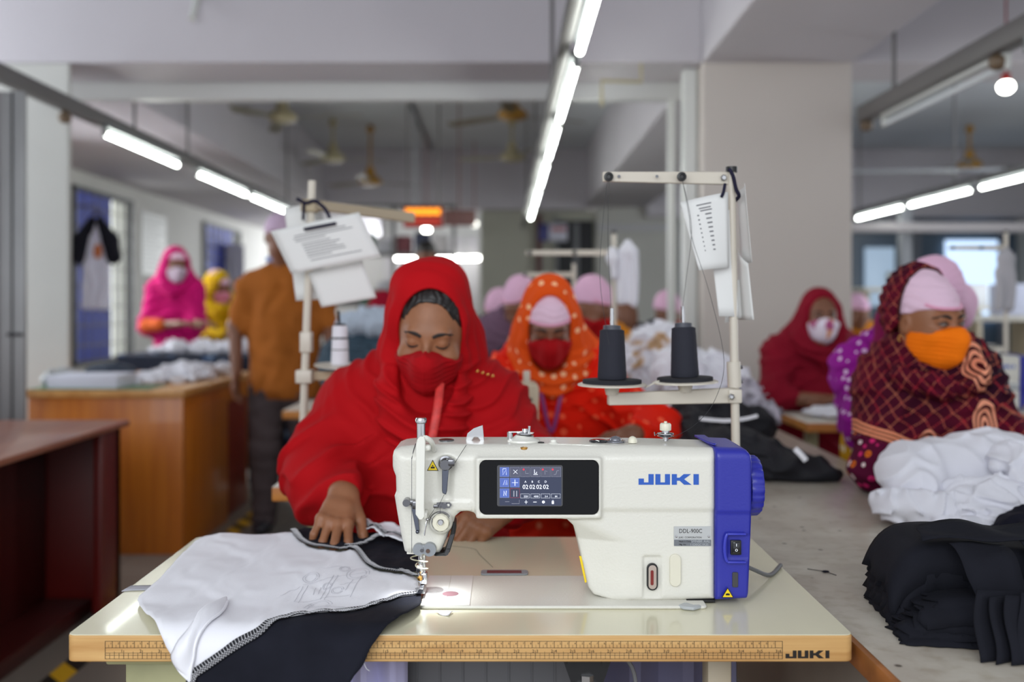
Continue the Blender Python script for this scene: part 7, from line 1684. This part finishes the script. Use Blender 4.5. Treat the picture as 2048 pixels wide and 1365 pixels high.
ck = mat('dark_check', (38, 56, 70), .85)
add_nodes(ck, lambda nt, b, tc: [nt.links.new(tc.outputs['Object'], (w := nt.nodes.new('ShaderNodeTexBrick')).inputs['Vector']), setattr(w.inputs['Scale'], 'default_value', 22), w.inputs['Color1'].__setattr__('default_value', lin((32, 48, 62))), w.inputs['Color2'].__setattr__('default_value', lin((48, 70, 86))), w.inputs['Mortar'].__setattr__('default_value', lin((70, 92, 108))), nt.links.new(w.outputs[0], b.inputs['Base Color'])])
heap('checked_bundle', 'dark blue checked bundle of cloth right of the white thread cone', [((-.62, 4.25, .93), (.22, .14, .19)), ((-.50, 4.22, .85), (.17, .14, .14))], ck, 69, .010, 12, .008, flat=TZ+.0005)
sew_table(-.95, -.52 if False else -.53, 4.05, 4.5, 'small table under the dark blue checked bundle', top=M_top2)
Gd = 'white garments on the wooden desk'
heap('white_garment', 'white cloth heap on the wooden desk, nearer the brown shirt', [((-1.72, 5.2, .825), (.12, .24, .03)), ((-1.78, 5.35, .845), (.09, .12, .045)), ((-1.66, 5.6, .83), (.08, .12, .04)), ((-1.9, 5.4, .83), (.08, .12, .03))], M_cotton2, 72, .024, 26, .007, Gd, flat=.8005)
heap('white_garment', 'flat white cloth on the wooden desk right of the paper stack', [((-1.93, 4.98, .815), (.14, .15, .025)), ((-1.85, 5.05, .83), (.08, .08, .03))], M_cotton2, 75, .016, 28, .007, Gd, flat=.8005)
t = thing('paper_stack', (-2.0, 4.72, .80), 'thick white paper pad with green sheet under it on the wooden desk', 'papers')
MB().rbox(-2.22, -1.88, 4.60, 4.86, .806, .868, .004).obj('pad', mat('pad_white', (216, 218, 232), .7), t); MB().rbox(-2.30, -1.72, 4.58, 4.84, .8005, .8055, .001).obj('green_sheet', mat('sheet_green', (110, 140, 110), .7), t)
heap('dark_cap', 'dark blue grey folded cloth on the wooden desk behind the paper pad', [((-2.10, 5.05, .86), (.13, .12, .045))], mat('cloth_slate', (46, 56, 72), .85), 78, .006, 16, .007, flat=.8005)
heap('plastic_bag', 'crumpled clear plastic at the left end of the wooden desk', [((-2.28, 4.9, .845), (.05, .14, .05)), ((-2.26, 4.72, .84), (.04, .08, .035))], mat('plastic_clear', (190, 194, 196), .2, coat=.5), 81, .014, 30, .006, flat=.8005)
for y_, w_ in ((4.25, .0), (4.75, .0)):
    pass
# red hanging cloth, rack and clutter in the far bright part
t = thing('storage_rack', (-1.2, 10.2, 0), 'far storage rack with hanging goods, behind the left thread stand papers', 'rack')
for x in (-2.0, -1.2, -.55): MB().rbox(x-.02, x+.02, 10.2, 10.24, 0, 2.3, .004).obj('upright', M_rail, t)
for z in (.6, 1.2, 1.75, 2.27): MB().rbox(-2.0, -.55, 10.2, 10.6, z, z+.03, .004).obj('shelf', M_rail, t)
rs = random.Random(9)
cols = [(150, 154, 160), (96, 92, 96), (60, 104, 84), (190, 190, 196), (120, 70, 76), (70, 76, 96), (208, 204, 204)]
for i in range(14):
    x = -1.9+.2*(i % 7); z = (1.23, 1.78)[i//7]; cc = cols[i % 7]
    nm_ = ['grey', 'dark grey', 'green', 'pale', 'dull red', 'slate blue', 'white'][i % 7]
    tag(MB().rbox(x-.08, x+.08, 10.25, 10.5, z, z+.14+.12*rs.random(), .02).obj('folded_bundle', mat('bundle_%d' % (i % 7), cc, .85, noise=.15, nscale=12)), '%s folded bundle on the %s shelf of the far storage rack' % (nm_, ('middle', 'upper')[i//7]), 'bundle', 'bundles on the far rack')
heap('red_cloth', 'crimson cloth hanging left of the red headscarf in the far background', [((-1.08, 8.4, 1.18), (.13, .04, .17)), ((-1.02, 8.4, 1.02), (.10, .04, .14))], cloth_mat('crimson_hang', (150, 8, 40)), 84, .008, 14, .009)
bpy.data.objects['red_cloth']; 
t = thing('cloth_rail', (-1.1, 8.45, 0), 'thin rail stand that holds the far crimson cloth', 'rail')
MB().cyl((-1.3, 8.44, 0), (-1.3, 8.44, 1.34), .012).cyl((-.8, 8.44, 0), (-.8, 8.44, 1.34), .012).cyl((-1.3, 8.44, 1.34), (-.8, 8.44, 1.34), .012).obj('frame', M_rail, t)
t = thing('white_board', (-.75, 15.0, 0), 'bright white board on the far wall below the round bulb', 'board')
MB().rbox(-1.9, -.42, 15.0, 15.03, 1.1, 2.3, .005).obj('panel', mat('board_white', (226, 224, 228), .6), t); MB().rbox(-1.9, -1.86, 15.04, 15.08, 0, 1.2, .004).rbox(-.46, -.42, 15.04, 15.08, 0, 1.2, .004).obj('legs_frame', M_rail, t)
# floor tape
M_tapey = mat('tape_yellow', (206, 160, 30), .5)
add_nodes(M_tapey, lambda nt, b, tc: [nt.links.new(tc.outputs['Object'], (w := nt.nodes.new('ShaderNodeTexWave')).inputs['Vector']), setattr(w, 'bands_direction', 'DIAGONAL'), setattr(w.inputs['Scale'], 'default_value', 3.2), nt.links.new(ramp(nt, w.outputs['Fac'], [(0, (36, 32, 28)), (.42, (214, 164, 30))]), b.inputs['Base Color'])])
tag(MB().box(-1.49, -1.41, 1.8, 6.3, .0005, .0015).obj('floor_tape', M_tapey, smooth=False), 'yellow and black hazard tape on the floor beside the desks', 'tape')
# things seen through the right hand bay
t = thing('glazed_frame', (4.4, 12.9, 0), 'blue grey glazed frame with bright panes at the far right', 'window frame')
MB().rbox(6.0, 6.7, 12.92, 12.96, 1.0, 2.1, .004).obj('bright_pane', mat('pane_bright', (190, 210, 236), .3, emit=1.0, ecol=(190, 215, 245)), t)
MB().rbox(4.9, 5.3, 12.92, 12.96, 1.2, 2.0, .004).obj('pale_pane', mat('pane_pale', (150, 170, 190), .3, emit=.35, ecol=(190, 215, 240)), t)
for x in (4.55, 5.6, 6.75): MB().rbox(x-.04, x+.04, 12.88, 12.95, 0, 2.3, .006).obj('mullion', mat('mullion', (112, 116, 126), .5), t)
tag(MB().rbox(4.30, 4.42, 10.3, 10.42, 0, 2.3, .01).obj('steel_post', mat('post_grey', (140, 142, 148), .5)), 'grey square post standing in the far right bay', 'post')
for i, (px_, py_, yy, w_, hh_, cc, lb) in enumerate(((1830, 560, 9.5, .5, .16, (190, 196, 196), 'pale box'), (1925, 590, 8.5, .35, .2, (214, 216, 220), 'white box'), (2030, 600, 7.5, .3, .25, (200, 204, 224), 'lilac white box'))):
    c_ = Wp(px_, py_, yy); t = thing('work_bench', (c_.x, yy, 0), 'far right bench with a %s on it, %s' % (lb, ('leftmost', 'middle', 'rightmost')[i]), 'bench', 'far right benches')
    MB().rbox(c_.x-.6, c_.x+.6, yy-.25, yy+.25, c_.z-hh_/2-.04, c_.z-hh_/2-.0005, .004).obj('top', M_top2, t)
    for s_ in (-.55, .55): MB().rbox(c_.x+s_-.02, c_.x+s_+.02, yy-.2, yy+.2, 0, c_.z-hh_/2-.041, .003).obj('leg', M_beige, t)
    tag(MB().rbox(c_.x-w_/2, c_.x+w_/2, yy-.12, yy+.12, c_.z-hh_/2, c_.z+hh_/2, .015).obj('box', mat('box_%d' % i, cc, .7)), '%s on the far right benches' % lb, 'box')
tag(MB().rbox(1.5, 2.4, 5.9, 6.3, .76, .80, .01).rbox(1.55, 1.6, 5.95, 6.25, 0, .759, .003).rbox(2.3, 2.35, 5.95, 6.25, 0, .759, .003).obj('side_table', M_top2), 'white topped table behind the column, by the small orange dressed worker', 'table')
# ---------------------------------------------------------------- layered black panels, lower right
M_pan = mat('panel_black', (24, 25, 33), .88, noise=.15, nscale=14, bump=.06, bscale=300, spec=.2)
rs = random.Random(12)
def panel(cx_, cy_, z_, w_, d_, rot, droopL, droopF, curl, label, grp, tilt=0.0, jag=.006, thick=.0018):
    nx_, ny_ = 26, 12; v = []; f = []
    jl = [rs.uniform(-jag, jag) for _ in range(ny_+1)]; ph = rs.uniform(0, 6)
    for i in range(nx_+1):
        for j in range(ny_+1):
            u = i/nx_-.5; w2 = j/ny_-.5
            x = u*w_+(jl[j] if i == 0 else 0); y = w2*d_+(rs.uniform(-.002, .002) if j == 0 else 0)
            z = curl*math.sin(u*9+ph)*.5
            a = max(0, -u-.20)/.30; z -= droopL*a*a; x += droopL*.45*a*a
            b_ = max(0, -w2-.22)/.28; z -= droopF*b_*b_; y += droopF*.5*b_*b_
            if tilt: y, z = y*math.cos(tilt)-z*math.sin(tilt), y*math.sin(tilt)+z*math.cos(tilt)
            X_ = x*math.cos(rot)-y*math.sin(rot); Y_ = x*math.sin(rot)+y*math.cos(rot)
            v.append((cx_+X_, cy_+Y_, max(z_+z, ZL+.0015)))
    for i in range(nx_):
        for j in range(ny_): k = i*(ny_+1)+j; f.append((k, k+1, k+ny_+2, k+ny_+1))
    return tag(MB().raw(v, f).obj('cloth_piece', M_pan, None, ang=50, solid=thick), label, 'cloth piece', grp)
gA, gB, gC = 'black panels of the upper bundle', 'black panels of the lower front bundle', 'black panels standing at the front'
lA = 'thin black cloth panel in the raised folded bundle at the lower right'; lB = 'thin black panel in the low fringed bundle left of the standing folds'; lC = 'black panel standing in the row of folds nearest the camera'
for k in range(16): panel(.685+rs.uniform(-.006, .006), 1.43+rs.uniform(-.005, .005), ZL+.038+k*.0046, .27, .17, -.10+rs.uniform(-.03, .03), .045+.0012*k, .030+.001*k, .003, lA, gA, jag=.008)
panel(.685, 1.43, ZL+.116, .29, .18, -.12, .060, .05, .008, 'topmost black panel of the raised bundle, folded over at its left end', gA)
for k in range(9): panel(.80+rs.uniform(-.006, .006), 1.455, ZL+.064+k*.0048, .20, .15, .15+rs.uniform(-.04, .04), .012, .045, .004, 'black panel of the second raised bundle touching the right edge', 'black panels of the right bundle', jag=.006)
for k in range(14): panel(.685+rs.uniform(-.012, .012)+.003*k, 1.35+rs.uniform(-.006, .006), ZL+.004+k*.0042, .27, .15, -.22+rs.uniform(-.07, .07), .010, .014+.001*k, .004, lB, gB, jag=.012)
def strip(pts, w_, label, grp, th=.0018, up=(0, 0, 1)):
    v = []; f = []; w_ = Vector(w_)
    P_ = smooth_poly(pts, 5, False)
    for i_, p in enumerate(P_):
        for j in range(6):
            q = p+w_*(j/5)+Vector((0, 0, .003*math.sin(i_*.7+j))); v.append((q.x, q.y, max(q.z, ZL+.0012)))
        if i_:
            for j in range(5): a = (i_-1)*6+j; f.append((a, a+1, a+7, a+6))
    return tag(MB().raw(v, f).obj('cloth_piece', M_pan, None, ang=60, solid=th), label, 'cloth piece', grp)
gD = 'fringe of thin black strips at the left foot of the stack'
for k in range(13):
    a_ = -.2+k*.11; x0_ = .585+.004*k; L_ = .055+.012*rs.random()
    strip([(x0_+.05, 1.40-.006*k, ZL+.012+.0015*k), (x0_+.02, 1.395-.007*k, ZL+.016+.002*(k % 4)), (x0_+.05-L_*math.cos(a_)*1.05, 1.40-.010*k-.02*math.sin(a_), ZL+.004+.0025*(k % 5))], (.004, .03, -.004), 'thin black strip in the fringe at the left foot of the layered stack', gD, .0012)
strip([(.60, 1.365, ZL+.128), (.66, 1.350, ZL+.136), (.72, 1.352, ZL+.130), (.80, 1.356, ZL+.132)], (.012, .055, .012), 'crumpled black flap lying along the front of the topmost panel', 'black flaps on the stack')
strip([(.735, 1.37, ZL+.131), (.738, 1.345, ZL+.120), (.742, 1.325, ZL+.085), (.745, 1.315, ZL+.050)], (.105, .008, .004), 'broad black flap hanging down the front face of the raised bundle', 'black flaps on the stack')
strip([(.635, 1.36, ZL+.126), (.640, 1.332, ZL+.110), (.645, 1.318, ZL+.080), (.655, 1.312, ZL+.055)], (.075, -.004, .002), 'smaller black flap hanging left of the broad one', 'black flaps on the stack')
strip([(.80, 1.29, ZL+.092), (.86, 1.285, ZL+.098), (.92, 1.30, ZL+.10), (.98, 1.32, ZL+.10)], (.015, .055, .030), 'broad flat black tongue of cloth pointing left at the right edge', 'black flaps on the stack')
for k in range(9): strip([(.70+.012*k, 1.325-.002*k, ZL+.072+.003*k), (.76+.012*k, 1.318, ZL+.082+.003*k), (.83+.012*k, 1.325, ZL+.100+.0025*k), (.93, 1.345, ZL+.108+.0025*k)], (.0, .03, -.01), 'thin wavy black layer running right across the middle of the stack', 'wavy black layers', .0012)
for k in range(18):
    x = .615+k*.0175
    nx_, nz_ = 10, 10; v = []; f = []; lean = .35+.25*math.sin(k*1.7); ph = rs.uniform(0, 6); hh_ = .074+.012*rs.random()
    for i in range(nx_+1):
        for j in range(nz_+1):
            u = i/nx_; w2 = j/nz_
            v.append((x+u*.110+.004*math.sin(w2*5+ph)+w2*.012, 1.235-.010*math.sin(k*.8)+u*.085*lean+.012*u*u+w2*.03+.05*(k/18)*0, ZL+.002+w2*hh_*(1-.15*u)))
    for i in range(nx_):
        for j in range(nz_): q = i*(nz_+1)+j; f.append((q, q+1, q+nz_+2, q+nz_+1))
    tag(MB().raw(v, f).obj('cloth_piece', M_pan, None, ang=60, solid=.0022), lC, 'cloth piece', gC)
tag(MB().ball((.560, 1.66, ZL+.002), .0045, 8, (1.6, 1, .4)).tube([(.535, 1.68, ZL+.001), (.550, 1.67, ZL+.001), (.560, 1.66, ZL+.002), (.572, 1.64, ZL+.001)], .0006, 5).obj('lint', M_darkheap), 'small dark lint knot on the worn table top', 'lint')
